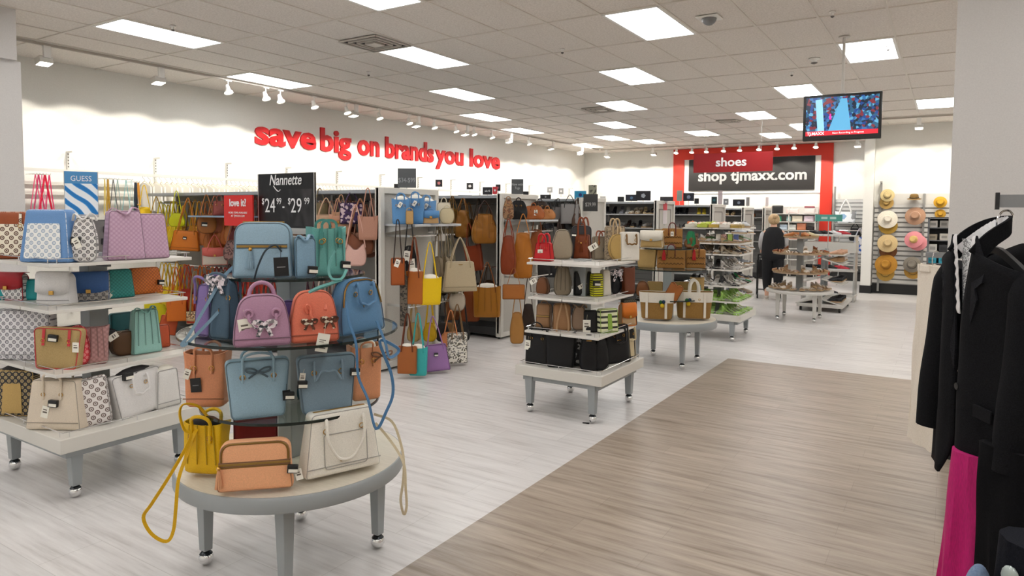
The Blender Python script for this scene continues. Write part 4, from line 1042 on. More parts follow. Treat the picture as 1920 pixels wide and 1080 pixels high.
# ================================================================ left square table
A0, A1, A2, A3 = .401, .756, 1.131, 1.406
GL_ = 'handbags on the left square table'
def Lb(*a, **k):
    k['face'] = k.get('face', 0)+(-22 if a[0] < 190 else 6)
    k.setdefault('group', GL_); k.setdefault('fp', (CL[0], CL[1], .42, .42)); return put(*a, **k)
Lb(26, 486, A3, 92, 88, .14, 'brown tote with a cream monogram front at the far left of the top shelf', '#a3512a', 'trap', face=-8, c2='monogram:#efe4cf:#5d3a24:26', extras=('panel@.80,.74', 'buckles'), topd=.7, p=9)
Lb(98, 494, A3, 100, 98, .16, 'light blue trapezoid tote with a white woven front on the top shelf', '#6f9bd0', 'trap', face=-16, c2='monogram:#f1f1ee:#9fb0c2:30', extras=('panel@.74,.74', 'gtag@.6,.52,1.1,-25'), topd=.6, p=9)
Lb(160, 492, A3, 48, 86, .06, 'white pouch with a black medallion print between the blue and lilac totes', 'monogram:#ece8e4:#4a4748:34', 'sack', face=10, extras=('stag@-.25,.55,1.2', 'knot'), sag=.004)
Lb(192, 470, A3, 46, 64, .06, 'grey boxed gift bag behind the medallion print pouch', '#7b7774', 'box', face=10, back=.06, extras=('stag@.2,.8,1.3', 'stag@.1,.45,1.3'))
Lb(233, 490, A3, 72, 92, .12, 'lilac quilted tote with a slack strap, left of the two lilac totes', 'quilt:#c9a8bd:#b58fa8:50', 'trap', face=12, extras=('knot',), topd=.7, p=7, hmat='#c9a8bd')
Lb(282, 486, A3, 66, 84, .12, 'lilac quilted tote, right of the two lilac totes on the top shelf', 'quilt:#c9a8bd:#b58fa8:50', 'trap', face=22, topd=.6, p=7)
# second shelf
Lb(22, 556, A2, 60, 52, .08, 'monogram and red satchel at the far left of the second shelf', 'monogram:#e6e4e2:#55565c:34', 'arch', face=-22, c2='#a31220', extras=('flap@.5',), topd=.75)
Lb(30, 528, A2, 95, 40, .10, 'bright teal handbag lying at the back of the second shelf', '#189a9e', 'box', face=-10, back=.16)
Lb(108, 572, A2, 66, 62, .10, 'white flap satchel with a gold clasp on the second shelf', '#e3e1e0', 'arch', face=-12, extras=('flap@.42', 'base'), topd=.7, p=8, c2='#e9e7e6')
Lb(168, 564, A2, 68, 54, .10, 'grey monogram satchel with blue leather trim on the second shelf', 'monogram:#b9b4ae:#5c5a5c:34', 'box', face=16, c2='#4c74b4', extras=('flap@.38', 'base'), topd=.75, p=9)
Lb(224, 559, A2, 52, 54, .09, 'teal quilted satchel with a chain strap on the second shelf', 'quilt:#3aa39c:#1f7d79:60', 'trap', face=14, extras=('gtag@-.35,.25,1,40',), topd=.6, p=7)
Lb(270, 551, A2, 66, 50, .09, 'orange quilted satchel at the right end of the second shelf', 'quilt:#d97517:#a94f0c:60', 'trap', face=22, extras=('stag@.4,.5',), topd=.6, p=7)
# third shelf
Lb(46, 676, A1, 108, 96, .12, 'large white tote with grey medallion print at the left of the third shelf', 'monogram:#e6e4e6:#6f6d76:30', 'box', face=-16, extras=('pocket@-.30,.28,.12,.62',), topd=.7, p=8)
Lb(112, 692, A1, 88, 80, .11, 'straw tote with coral red sides leaning at the front of the third shelf', 'straw:#d9bd84:#b08c50:120', 'wing', face=-6, c2='#d8434a', extras=('buckles', 'gtag@.40,.74,1,0', 'stag@-.05,.85,1.2'), topd=.7, sag=.005, roll=3)
Lb(147, 690, A1, 44, 78, .08, 'coral red printed pouch beside the straw tote on the third shelf', 'monogram:#d8404a:#f0a0a0:40', 'sack', face=15, back=.05, sag=.004)
Lb(178, 684, A1, 50, 74, .09, 'dusty pink quilted bucket bag in the middle of the third shelf', 'quilt:#bb8d8a:#a07573:46', 'tote', face=15, extras=('pleat',), sag=.005, topd=.8, hmat='#c79b98')
Lb(196, 632, A1, 60, 28, .07, 'black handbag top showing behind the pink bucket bag', '#15161a', 'sack', face=10, back=.12)
Lb(230, 628, A1, 46, 54, .07, 'dark teal handbag with a security tag at the back of the right third shelf', '#1e5a5e', 'box', face=14, back=.08, extras=('stag@.2,.4,1.3',))
Lb(232, 668, A1, 52, 48, .08, 'small brown monogram bucket bag with a price tag on the third shelf', '#5d4026', 'round', face=16, extras=('gtag@-.2,1.0,1.1,60',), topd=.8)
Lb(272, 664, A1, 58, 84, .11, 'mint green tote with a long strap at the right end of the third shelf', '#9dcdc3', 'trap', face=20, topd=.6, p=7, extras=('pleat', 'knot'), hmat='#8cc2b8')
Lb(300, 640, A1, 34, 44, .06, 'orange crossbody bag behind the mint green tote', '#cf5a35', 'box', face=20, back=.08)
# base
Lb(34, 793, A0, 74, 90, .10, 'black and tan monogram tote at the left of the table base', 'monogram:#2c2a2e:#b9a26e:34', 'box', face=-14, c2='#c8a665', extras=('panel@.5,.72', 'stuffing@1'), topd=.75, p=8)
Lb(112, 822, A0, 104, 98, .14, 'cream satchel with two rolled handles at the front corner of the table base', '#e3d4bf', 'trap', face=-14, handles=('arch', .055, .05, .0065), extras=('stag@.05,.62,1.2', 'gtag@-.08,.55,1.2,14', 'base'), topd=.65, p=8)
Lb(180, 804, A0, 70, 94, .08, 'white pouch tote with brown medallion print leaning on the table base', 'monogram:#e9e3df:#77665f:26', 'wing', face=18, roll=-10, topd=.8)
Lb(256, 790, A0, 96, 86, .13, 'white tote with dark edging and an open top near the right of the table base', '#ece9e6', 'wing', face=30, handles=('droop', .05, .10, .0065), extras=('stuffing@1', 'stag@-.2,1.05,1.4'), topd=.6, p=6, roll=-4)
Lb(310, 774, A0, 54, 76, .11, 'small white satchel with stuffing at the right end of the table base', '#e8e5e0', 'trap', face=30, extras=('base', 'stuffing'), topd=.7)
Lb(66, 735, A0, 60, 40, .08, 'navy handbag in the shade behind the cream satchel', '#1d2440', 'sack', face=0, back=.22)
Lb(150, 735, A0, 56, 40, .08, 'dark grey handbag in the shade below the third shelf', '#2a2b30', 'sack', face=0, back=.20)
t, W, Hh = flat_sign('brand_sign', 'narrow blue sign with a swirl picture above the left square table', -4.985, -4.79, 1.69, 1.975, 2.33, plain('#4f93c8', .35, 0, 'sign_blue'), rz=radians(62))
MB().bar((0, 0, -.28), (0, 0, 0), .006).build('stem', STEEL, t)
text('lettering', 'GUESS', .05, WL, t, (0, -.006, .222), extrude=.0006, sx=.85)
def swirl():
    m, nt, b = newmat('swirl_poster'); L = nt.links.new
    tc = N(nt, 'ShaderNodeTexCoord'); mp = N(nt, 'ShaderNodeMapping'); mp.inputs['Scale'].default_value = (6, 6, 6); mp.inputs['Rotation'].default_value = (0, .8, 0)
    wv = N(nt, 'ShaderNodeTexWave'); wv.inputs['Scale'].default_value = .8; wv.inputs['Distortion'].default_value = 5; wv.inputs['Detail Scale'].default_value = .8; wv.inputs['Detail'].default_value = 1
    rp = N(nt, 'ShaderNodeValToRGB'); e = rp.color_ramp.elements; e[0].position = .25; e[0].color = lin('#1f7cc4'); e[1].position = .5; e[1].color = lin('#f4f8fb'); x = e.new(.38); x.color = lin('#7cc0ea')
    L(tc.outputs['Object'], mp.inputs['Vector']); L(mp.outputs[0], wv.inputs['Vector']); L(wv.outputs['Color'], rp.inputs[0]); L(rp.outputs[0], b.inputs['Base Color']); b.inputs['Roughness'].default_value = .35
    return m
MB().box(-W/2+.004, W/2-.004, -.0048, -.004, 0, .205).build('poster_image', swirl(), t, smooth=False)

# ================================================================ middle square table
B0, B1, B2, B3 = .411, .711, 1.001, 1.301
GM = 'handbags on the middle square table'
def Mb(*a, **k):
    k['face'] = k.get('face', 0)+(-8 if a[0] < 1110 else 14)
    k.setdefault('group', GM); k.setdefault('fp', (CM[0], CM[1], .34, .38)); return put(*a, **k)
Mb(1020, 481, B3, 40, 36, .12, 'red tote with two tall round handles at the left of the top shelf', '#c4181f', 'trap', face=-14, handles=('arch', .035, .075, .010), extras=('gtag@-.1,.75,1.3,0',), topd=.6)
Mb(1054, 485, B3, 42, 56, .13, 'taupe bucket bag with a seam next to the red tote', '#9d8f79', 'sack', face=12, topd=.7, sag=.006, extras=('stag@.5,.9',))
Mb(1093, 485, B3, 36, 46, .12, 'dark brown tote with tall brown handles in the middle of the top shelf', '#85401f', 'trap', face=-10, handles=('arch', .035, .16, .009), extras=('tassel@0,.65',), topd=.7)
Mb(1126, 485, B3, 34, 44, .10, 'taupe tote with a white price tag on the top shelf', '#8d806c', 'box', face=6, handles=('arch', .03, .05, .007), extras=('gtag@-.2,.7,1.5,60', 'stag@.2,.5'), hmat='#8a4425')
Mb(1152, 484, B3, 40, 64, .10, 'tan snakeskin bag with a long strap near the right of the top shelf', 'print:#a8967c:#8b7860:90', 'box', face=6, handles=('arch', .03, .07, .008), extras=('long@.1,.05,.05',), hmat='#c2a882')
Mb(1180, 483, B3, 38, 54, .08, 'white tote with a bamboo handle at the right of the top shelf', '#ece6da', 'box', face=8, handles=('droop', .045, .075, .007, False), topd=.9, hmat='#7d5a2a', p=10)
Mb(1166, 470, B3, 60, 50, .10, 'mustard round handbag behind the snakeskin bag', '#bb9a5a', 'round', face=8, back=.15)
Mb(1090, 470, B3, 40, 62, .08, 'dark grey backpack standing behind the brown tote', '#3a383a', 'arch', face=8, back=.20, handles=('top', .02, .03, .004))
Mb(1018, 548, B2, 28, 34, .08, 'brown leather bag with a white tag at the left of the second shelf', '#7a4a28', 'sack', face=-20, extras=('gtag@-.3,.9,1.2,60',), sag=.006)
Mb(1055, 556, B2, 36, 58, .12, 'taupe drawstring bucket bag on the second shelf', '#8c7e69', 'sack', face=4, extras=('pleat', 'knot'), sag=.008)
Mb(1092, 556, B2, 32, 46, .10, 'black handbag in the middle of the second shelf', '#141415', 'box', face=8, back=.04, extras=('gtag@.2,.5,1,60',))
Mb(1118, 556, B2, 26, 44, .10, 'yellow and black striped bag on the second shelf', 'stripe:#d9d61f:#1c1c1c:16', 'box', face=12, extras=('stag@-.2,.7,1.4',))
Mb(1134, 555, B2, 24, 50, .10, 'white leather bag beside the yellow striped bag', '#e4ddcf', 'trap', face=16)
Mb(1153, 552, B2, 26, 48, .09, 'black bag tied with a blue and pink scarf on the second shelf', '#14161b', 'sack', face=18, extras=('scarf@0,.85,1.1',))
Mb(1178, 549, B2, 30, 52, .10, 'dark brown tote at the right end of the second shelf', '#6b371f', 'tote', face=22, sag=.004)
Mb(1020, 616, B1, 32, 48, .10, 'tan satchel at the left of the third shelf', '#a27a54', 'arch', face=-10, handles=('top', .03, .03, .005), extras=('zip@.5,.9',))
Mb(1053, 621, B1, 36, 52, .12, 'tan rounded backpack with a hanging strap on the third shelf', '#a87d55', 'arch', face=12, extras=('long@0,.20,.09',), hmat='#c09a72')
Mb(1086, 620, B1, 32, 46, .10, 'pinkish beige pouch with a long strap on the third shelf', '#b79a80', 'sack', face=10, sag=.006, extras=('knot',))
Mb(1107, 624, B1, 26, 42, .08, 'black bag with a tall white tag on the third shelf', '#111112', 'box', face=12, extras=('gtag@-.3,.72,1.8,0',))
Mb(1138, 627, B1, 42, 46, .10, 'lime green and cream satchel with a black stripe on the third shelf', 'stripe:#dfe0b8:#2a2a20:7', 'box', face=20, c2='#8db043', extras=('panel@.25,.8',))
Mb(1176, 618, B1, 36, 44, .09, 'orange and tan flap bag at the right of the third shelf', '#c3a27a', 'arch', face=26, c2='#dd7a25', extras=('flap@.45',))
Mb(1190, 600, B1, 32, 52, .08, 'black mesh tote behind the orange flap bag', 'monogram:#20201e:#5d573c:60', 'box', face=24, back=.10)
# base: black bags
Mb(1010, 686, B0, 50, 70, .14, 'black tote with a pale tag at the left of the table base', '#101013', 'box', face=-12, handles=('arch', .05, .06, .006), extras=('gtag@-.38,.72,1.4,4',), sag=.004, c2='#0c0c0e')
Mb(1052, 692, B0, 60, 70, .14, 'wide black tote standing next to the tagged one on the table base', '#0d0d10', 'tote', face=-2, sag=.006)
Mb(1086, 688, B0, 26, 66, .04, 'thin black and white printed bag beside the centre post', 'print:#17171a:#b9b9b9:40', 'box', face=8, back=.02)
Mb(1103, 698, B0, 38, 70, .12, 'black sack with a gold clasp beside the printed bag', '#0e0e11', 'sack', face=12, extras=('logo@.85',), sag=.008)
Mb(1124, 702, B0, 38, 62, .12, 'black leather hobo leaning in the front corner of the base', '#0f0f12', 'sack', face=16, sag=.008)
Mb(1153, 702, B0, 60, 74, .13, 'black satchel with a gold lock and a big drooping handle', '#101013', 'trap', face=24, handles=('droop', .05, .11, .008), extras=('logo@.6', 'topzip'), topd=.6)
Mb(1186, 684, B0, 36, 66, .10, 'black and cream bag with long drooping handles at the right of the base', '#161616', 'trap', face=34, handles=('droop', .045, .10, .007), c2='#d9c7a0', extras=('panel@.6,.6',))
Mb(1075, 648, B0, 110, 40, .10, 'black backpack in the deep shade at the back of the base', '#0a0a0c', 'box', face=0, back=.30)

# ================================================================ straw table
S0, S1, S2, S3 = .551, .761, 1.101, 1.331
GS = 'straw bags on the straw table'
def Sb(*a, **k): k.setdefault('group', GS); k.setdefault('cat', 'straw bag'); k.setdefault('name', 'straw_bag'); k.setdefault('fp', (CR[0], CR[1]) + {S0: (.40, .40), S1: (.32, .32), S2: (.36, .36), S3: (.24, .24), S3+.10: (.2, .2)}[a[2]]); return put(*a, **k)
STR = 'straw:#b98544:#8a5a26:110'; STL = 'straw:#cfae72:#a5803f:110'
t = Sb(1231, 609, S0, 66, 52, .17, 'woven seagrass basket with a white canvas band, left of the two baskets', 'straw:#a8803f:#7a5526:70', 'basket', face=-4, c2='#efe8da', extras=('band@.62', 'pompom@.16,.62'), topd=.9)
t = Sb(1300, 608, S0, 70, 52, .17, 'woven seagrass basket with white canvas handles up, right of the two baskets', 'straw:#a8803f:#7a5526:70', 'basket', face=6, c2='#efe8da', extras=('band@.62', 'pompom@-.18,.66'), handles=('strap', .05, .13, .011), hmat='#efe8da', topd=.9)
Sb(1228, 554, S1, 30, 26, .08, 'small straw box bag in brown leather frame, left one on the middle tier', STL, 'box', face=-6, c2='#8c4f22', p=10)
Sb(1281, 554, S1, 32, 26, .08, 'small straw box bag in brown leather frame, right one on the middle tier', STL, 'box', face=4, c2='#8c4f22', p=10)
Sb(1254, 568, S1, 26, 34, .06, 'brown leather pouch with a black stripe tilted on the middle tier', '#a8632c', 'box', face=0, roll=28, back=-.05, extras=('knot',))
Sb(1314, 552, S1, 28, 38, .12, 'tall round straw bucket bag with a teal tassel on the middle tier', STL, 'bucket', face=10, extras=('fringe@.1,.6,1',), topd=.9)
Sb(1205, 548, S1, 26, 30, .08, 'brown woven bag at the left end of the middle tier', '#7d4a22', 'sack', face=-10)
Sb(1262, 536, S1, 70, 24, .08, 'dark brown clutch behind the straw box bags', '#4a2c18', 'box', face=0, back=.18)
Sb(1213, 502, S2, 38, 36, .12, 'pale straw bag with a braided blue rim at the left of the upper tier', STL, 'tote', face=-10, handles=None, extras=('stuffing',), topd=.9)
Sb(1258, 503, S2, 52, 36, .13, 'straw tote with black zigzags and a red tassel in the middle of the upper tier', STR, 'box', face=-2, handles=('arch', .045, .06, .006), extras=('weave', 'fringe@-.25,.95'), hmat='#6d2f22', p=9, topd=.9)
Sb(1303, 503, S2, 38, 36, .13, 'narrow straw tote with zigzags and a red tassel at the right of the upper tier', STR, 'box', face=8, handles=('arch', .035, .06, .006), extras=('weave', 'fringe@-.1,.95'), hmat='#6d2f22', p=9, topd=.9)
Sb(1223, 453, S3, 46, 32, .12, 'cream and straw flap satchel at the left of the top tier', STL, 'arch', face=-14, c2='#ece4d4', extras=('flap@.5',), topd=.7)
Sb(1260, 456, S3, 38, 36, .12, 'straw tote with black zigzags and a round white charm on the top tier', STR, 'box', face=0, handles=('arch', .04, .07, .006), extras=('weave', 'gtag@0,.9,1,0'), hmat='#6d2f22', p=9)
Sb(1295, 452, S3, 20, 32, .07, 'bright green drawstring pouch on the top tier', '#1f8a55', 'sack', face=6, extras=('pleat',), sag=.004, back=-.03)
Sb(1312, 446, S3, 30, 22, .08, 'brown woven clutch at the right of the top tier', '#7b4f2a', 'sack', face=10, back=.03)
Sb(1222, 420, S3+.10, 34, 18, .08, 'crumpled beige straw hat bag piled on the flap satchel', 'straw:#c9b28a:#94713c:90', 'round', face=0, back=.08)
Sb(1290, 425, S3, 60, 14, .14, 'flat brown woven tray bag behind the top tier totes', 'straw:#b07a3c:#84501f:90', 'round', face=0, back=.25)
# ================================================================ hanging bags
HOOK = {}
def hangbag(pos, w, h, d, drop, label, c, shape='trap', rz=0, group=None, handle=('peak',), hr=.006, sp=.3, **k):
    """p: bottom centre of the bag; drop: height of the handles above the bag"""
    hd = ('peak', w*sp, drop, hr)
    return bag(label, c, w, h, d, shape, handles=hd, loc=pos, rz=rz, group=group, **k)
def hangY(px, py, Y, wpx, hpx, droppx, d, label, c, shape='trap', face=0, **k):
    p = atY(px, py, Y); dd = depth(p); s = dd/F
    return hangbag(p, wpx*s, hpx*s, d, droppx*s, label, c, shape, rz=atan2(-p.x, p.y)+radians(face), **k)
def hangX(px, py, X, wpx, hpx, droppx, d, label, c, shape='trap', face=0, **k):
    p = atX(px, py, X); dd = depth(p); s = dd/F
    p.z = max(p.z, .03)
    return hangbag(p, wpx*s, hpx*s, d, droppx*s, label, c, shape, rz=atan2(-p.x, p.y)+radians(face), **k)
GH = 'bags on the end of the nearest gondola'
XE = -4.64
# top shelf of the first end
for px, w_, hh, c, lab, ex in ((752, 34, 48, '#5c92c6', 'blue tote with a printed lining, left one on the end shelf of the nearest gondola', ()), (779, 34, 50, '#5c92c6', 'blue tote next to the first one on the end shelf of the nearest gondola', ()),
                               (800, 36, 44, '#6b9ccc', 'blue tote with a small tan bag clipped on, rightmost of the three blue totes', ())):
    p = atX(px, 420, XE-.16); s = depth(p)/F
    bag(lab, c, w_*s, hh*s, .13, 'tote', handles=('arch', .04, .06, .006), loc=(p.x, p.y, 1.596), rz=atan2(-p.x, p.y)-.1, group=GH, extras=('stuffing', 'gtag@.1,.9,1,30'), topd=.8)
for px, py, w_, hh, c, lab, nm in ((768, 408, 14, 26, '#c19a62', 'tiny tan pouch clipped between two blue totes', 'box'), (808, 408, 32, 24, '#c79f6b', 'small tan pouch with a blue flap clipped to the right blue tote', 'arch'), (838, 414, 30, 30, '#d8c7a0', 'cream drawstring bag at the right of the end shelf', 'round')):
    p = atX(px, 420, XE-.03); s = depth(p)/F
    bag(lab, c, w_*s, hh*s, .05, nm, loc=(p.x, p.y, 1.596), rz=atan2(-p.x, p.y), group=GH, extras=('flap@.55',) if nm == 'arch' else (), c2='#5c92c6' if nm == 'arch' else None, handles=('top', .03, .03, .004))
p = atX(832, 420, XE-.2); bag('cream backpack behind the drawstring bag on the end shelf', '#e3d8c0', .17, .24, .1, 'arch', loc=(p.x, p.y, 1.596), rz=atan2(-p.x, p.y), group=GH, handles=('top', .03, .06, .005))
# upper bar of the first end
hangX(746, 535, XE-.06, 26, 52, 70, .07, 'small rust crossbody bag at the left of the end bar', '#a85420', 'box', group=GH, extras=('gtag@.1,1.0,1.3,20',), hmat='#2a1c18')
hangX(757, 612, XE-.07, 14, 96, 22, .01, 'patterned guitar style bag strap hanging beside the rust crossbody bag', 'print:#6d6355:#2b2622:60', 'box', group=GH, cat='bag strap', name='bag_strap')
hangX(768, 510, XE-.08, 28, 50, 60, .07, 'black backpack with white tags on the end bar of the nearest gondola', '#141416', 'sack', group=GH, extras=('gtag@-.1,.9,1.8,10', 'gtag@.1,.6,1.8,-6'))
hangX(777, 570, XE, 34, 62, 62, .09, 'tan tote with brown handles beside the bright yellow tote', '#b46425', 'box', group=GH, extras=('stuffing',), face=-16, hmat='#7c3c1c', c2='#b46425', p=9)
hangX(806, 571, XE+.12, 44, 52, 64, .10, 'bright yellow tote with paper stuffing on the end bar', '#f2c90f', 'tote', group=GH, extras=('stuffing',), face=4, hr=.005, topd=.7)
hangX(862, 546, XE+.17, 64, 56, 44, .13, 'stone beige structured satchel at the right of the end bar', '#bcab8c', 'trap', group=GH, face=12, p=9, extras=('base', 'logo@.9'), hr=.007)
hangX(842, 550, XE-.10, 34, 56, 46, .10, 'olive grey satchel tucked behind the stone beige satchel', '#7d7459', 'trap', group=GH, face=-30)
hangX(857, 582, XE-.06, 34, 34, 30, .16, 'cream round bucket bag hanging below the beige satchel', '#cfc3b0', 'round', group=GH, topd=.95)
for i, px in enumerate((822, 834, 845)):
    hangX(px, 520, XE-.12, 22, 40, 72, .07, 'taupe handbag packed on the end bar, %s one behind the beige satchel' % ORD[i], ('#8f7f66', '#a29277', '#6f6350')[i], 'sack', group=GH, face=-50+i*10)
hangX(822, 420+32, XE-.14, 26, 14, 26, .04, 'white handled bag peeking below the end shelf', '#e7e2da', 'box', group=GH)
# lower bar
hangX(764, 700, XE-.02, 36, 52, 60, .08, 'tan tote at the left of the lower end bar', '#a8602c', 'box', group=GH, face=-14, extras=('stuffing',), p=9, hmat='#6d3318')
hangX(784, 705, XE+.05, 36, 54, 62, .08, 'turquoise tote on the lower end bar', '#3bb0ae', 'tote', group=GH, face=-10, extras=('stuffing',))
hangX(820, 696, XE+.08, 50, 50, 52, .10, 'mauve purple satchel on the lower end bar', '#a87bb4', 'trap', group=GH, face=4, extras=('stag@0,.7',), roll=-5)
hangX(857, 692, XE+.04, 38, 58, 52, .08, 'white tote with a black floral print at the right of the lower end bar', 'print:#ece7da:#55503f:70', 'box', group=GH, face=14, extras=('bow@.1,.85',), hmat='#8a6a44')
hangX(845, 650, XE-.02, 40, 28, 40, .07, 'peach bag behind the floral tote', '#eb9a63', 'round', group=GH)
for i, (px, c) in enumerate(((776, '#b39459'), (806, '#d9b01c'), (830, '#2f2d2c'), (842, '#a77a4c'), (868, '#1c1b1d'))):
    hangX(px, 640, XE-.14, 26, 36, 50, .07, ('brown', 'yellow', 'charcoal', 'camel', 'black')[i]+' bag packed behind the front row of the lower end bar', c, 'sack', group=GH, face=-20+i*8)
# ---- second gondola: brown bags on its near face
GB = 'brown bags on the second gondola'
Yb = 7.60
hangY(908, 457, Yb+.05, 50, 56, 24, .16, 'large mustard brown satchel with straps at the top of the second gondola', '#a3691d', 'sack', group=GB, sag=.015, extras=('buckles', 'pleat'), face=8, hmat='#3a1f14')
hangY(868, 446, Yb+.05, 30, 52, 22, .12, 'brown slouchy bag left of the large mustard satchel', '#8a5a1e', 'sack', group=GB, sag=.015, face=-20)
hangY(848, 440, Yb+.1, 22, 50, 22, .12, 'olive brown bag farthest left on the top bar of the second gondola', '#7c5a26', 'sack', group=GB, sag=.012, face=-30)
hangY(893, 508, Yb+.06, 34, 50, 40, .10, 'rust red tote under the mustard satchel', '#8c3a1a', 'tote', group=GB, face=-20, roll=-10)
hangY(913, 594, Yb-.05, 52, 58, 44, .13, 'mustard bucket bag with a gathered top on the lower bar of the second gondola', '#b0731c', 'bucket', group=GB, sag=.008, extras=('stuffing', 'pleat'), hmat='#8e4f1a')
hangY(882, 603, Yb+.06, 40, 62, 40, .12, 'rust brown bag behind the mustard bucket bag', '#8f4517', 'sack', group=GB, sag=.012)
hangY(852, 600, Yb+.08, 40, 50, 40, .12, 'chestnut bag at the left of the lower bar of the second gondola', '#7b4114', 'sack', group=GB, sag=.012)
for i in range(10):
    x = -6.9+i*.17
    hangbag((x, Yb+.25, 1.35+.05*(i % 3)), .2, .24, .08, .22, 'dark brown bag packed on the second gondola top bar, %s from the left' % ORD[i], ('#3f2a17', '#5a3a1c', '#2a211b', '#6d4a22')[i % 4], 'sack', rz=radians(60), group='packed bags of the second gondola', lowdetail=True)
    hangbag((x, Yb+.25, .5+.05*(i % 2)), .2, .24, .08, .22, 'dark bag packed on the second gondola lower bar, %s from the left' % ORD[i], ('#2e2620', '#4b2f1a', '#1d1b1b', '#5b3820')[i % 4], 'sack', rz=radians(60), group='packed bags of the second gondola', lowdetail=True)
# ---- second gondola end
GE = 'bags on the end of the second gondola'
for px, w_, hh, c, shp, lab in ((953, 22, 38, 'print:#a57e5a:#7b4b2e:60', 'sack', 'floral brown pouch at the left of the second end shelf'), (972, 36, 36, '#111214', 'sack', 'black shiny hobo bag lying on the second end shelf'), (1000, 46, 26, '#b0602a', 'sack', 'tan leather bag with a white tag lying on the second end shelf'), (1026, 34, 20, '#c07e46', 'sack', 'light tan bag at the right of the second end shelf'), (1012, 40, 34, '#3a2a22', 'sack', 'dark brown bag at the back of the second end shelf')):
    p = atX(px, 411, -4.85-(.15 if 'back' in lab else 0)); s = depth(p)/F
    bag(lab, c, w_*s, hh*s, .12, shp, loc=(p.x, p.y, 1.632), rz=atan2(-p.x, p.y), group=GE, sag=.02, handles=('arch', .03, .04, .006), extras=('gtag@.1,.8,1.3,0',) if 'tag' in lab else ())
hangX(953, 515, -4.72, 30, 74, 30, .10, 'rust red leather tote hanging at the left of the second end bar', '#8f3d1b', 'sack', group=GE, sag=.01, face=-16)
hangX(980, 522, -4.66, 40, 86, 34, .12, 'mustard leather shopper hanging in the middle of the second end bar', '#b8701d', 'sack', group=GE, sag=.014)
hangX(1006, 490, -4.80, 30, 60, 40, .10, 'cognac tote behind the mustard shopper', '#9c5120', 'sack', group=GE, sag=.01)
hangX(963, 561, -4.62, 42, 28, 30, .07, 'small tan rectangular bag below the mustard shopper', '#b06a2b', 'box', group=GE, hr=.003)
hangX(969, 650, -4.66, 28, 60, 44, .08, 'long camel bag hanging lowest on the second end', '#b5803f', 'sack', group=GE, sag=.01)
for i, px in enumerate((1020, 1034, 1048)):
    hangX(px, 520, -4.85, 26, 52, 50, .08, 'dark bag on the second end bar behind the square table, %s from the left' % ORD[i], ('#23201f', '#1a1a1e', '#40302a')[i], 'sack', group=GE)
hangX(990, 640, -4.85, 26, 60, 50, .08, 'dark brown bag hanging low behind the long camel bag', '#33251c', 'sack', group=GE)
# third gondola near face
hangY(1068, 420, 9.95, 34, 38, 16, .1, 'grey tote with black handles at the top of the third gondola', '#8b8785', 'box', group='bags on the third gondola', hmat='#151515')
hangY(1046, 418, 9.97, 20, 30, 16, .08, 'small grey tote left of the larger grey tote on the third gondola', '#77716d', 'box', group='bags on the third gondola', hmat='#151515')
for i in range(9):
    hangbag((-6.15+i*.13, 10.0, 1.42+.04*(i % 3)), .19, .24, .08, .2, 'dark bag packed on the third gondola top bar, %s from the left' % ORD[i], ('#1c1a1a', '#3a2a22', '#101012', '#4b3426', '#2a2a30')[i % 5], 'sack', rz=radians(50), group='bags on the third gondola', lowdetail=True)
# ---- first gondola near face: hero bags
GF = 'front bags on the nearest gondola'
YF = 5.36
hangY(347, 470, YF-.1, 52, 38, 60, .10, 'orange satchel with long straps on the nearest gondola', '#d9791a', 'trap', group=GF, face=-14, extras=('base', 'stag@.0,.7'), hmat='#c87a28', roll=4)
hangY(388, 438, YF-.05, 38, 36, 36, .14, 'round brown bowling bag with a dark tag on the nearest gondola', '#a9692f', 'round', group=GF, extras=('stag@-.1,.6,1.6',))
hangY(404, 436, YF+.05, 36, 38, 30, .10, 'terracotta pouch behind the round brown bag', '#a65a35', 'sack', group=GF)
hangY(332, 425, YF, 30, 26, 40, .08, 'yellow green bag among neon straps on the nearest gondola', '#d9dc12', 'sack', group=GF)
hangY(272, 432, YF, 30, 44, 40, .08, 'bright yellow bag at the left end of the nearest gondola', '#efc81c', 'sack', group=GF)
hangY(295, 470, YF+.05, 50, 40, 60, .10, 'mustard tote behind the orange satchel', '#c69a1a', 'box', group=GF)
hangY(403, 497, YF-.02, 44, 32, 24, .10, 'grey white satchel with coral flap low on the upper row', '#c9bdae', 'box', group=GF, c2='#d5675c', extras=('flap@.6',))
hangY(438, 488, YF, 38, 38, 30, .10, 'mauve printed handbag low on the upper row', 'print:#8e6a63:#4f3232:60', 'sack', group=GF)
hangY(612, 452, YF, 50, 50, 30, .10, 'blush beige tote with studs above the teal drawstring bag', '#cfa98a', 'box', group=GF, extras=('buckles',), face=6)
hangY(640, 440, YF, 36, 44, 30, .10, 'dusty tan tote beside the blush beige tote', '#b78b6b', 'tote', group=GF)
hangY(634, 425, YF-.03, 34, 22, 30, .06, 'rose beige saddle bag with a flap on the upper row', '#c08d70', 'arch', group=GF, extras=('flap@.4',))
hangY(667, 499, YF-.14, 42, 44, 70, .08, 'pale pink hobo bag hanging in front on the nearest gondola', '#dfb3a6', 'hobo', group=GF, hmat='#d9a898', hr=.007, sp=.42)
hangY(676, 478, YF-.02, 52, 44, 60, .12, 'brown woven hobo bag behind the pale pink hobo', '#8d5438', 'hobo', group=GF, hmat='#9c6b4c', hr=.009, sp=.4)
hangY(690, 450, YF-.04, 38, 46, 50, .10, 'pinkish tan tote at the right of the upper row', '#b98670', 'tote', group=GF)
hangY(660, 420, YF+.06, 44, 40, 20, .08, 'purple and cream printed bag at the back of the upper row', 'print:#3c2352:#c9b3b8:40', 'box', group=GF)
hangY(600, 420, YF+.06, 30, 40, 26, .08, 'green and tan bag at the back of the upper row', '#7a6b4a', 'box', group=GF)
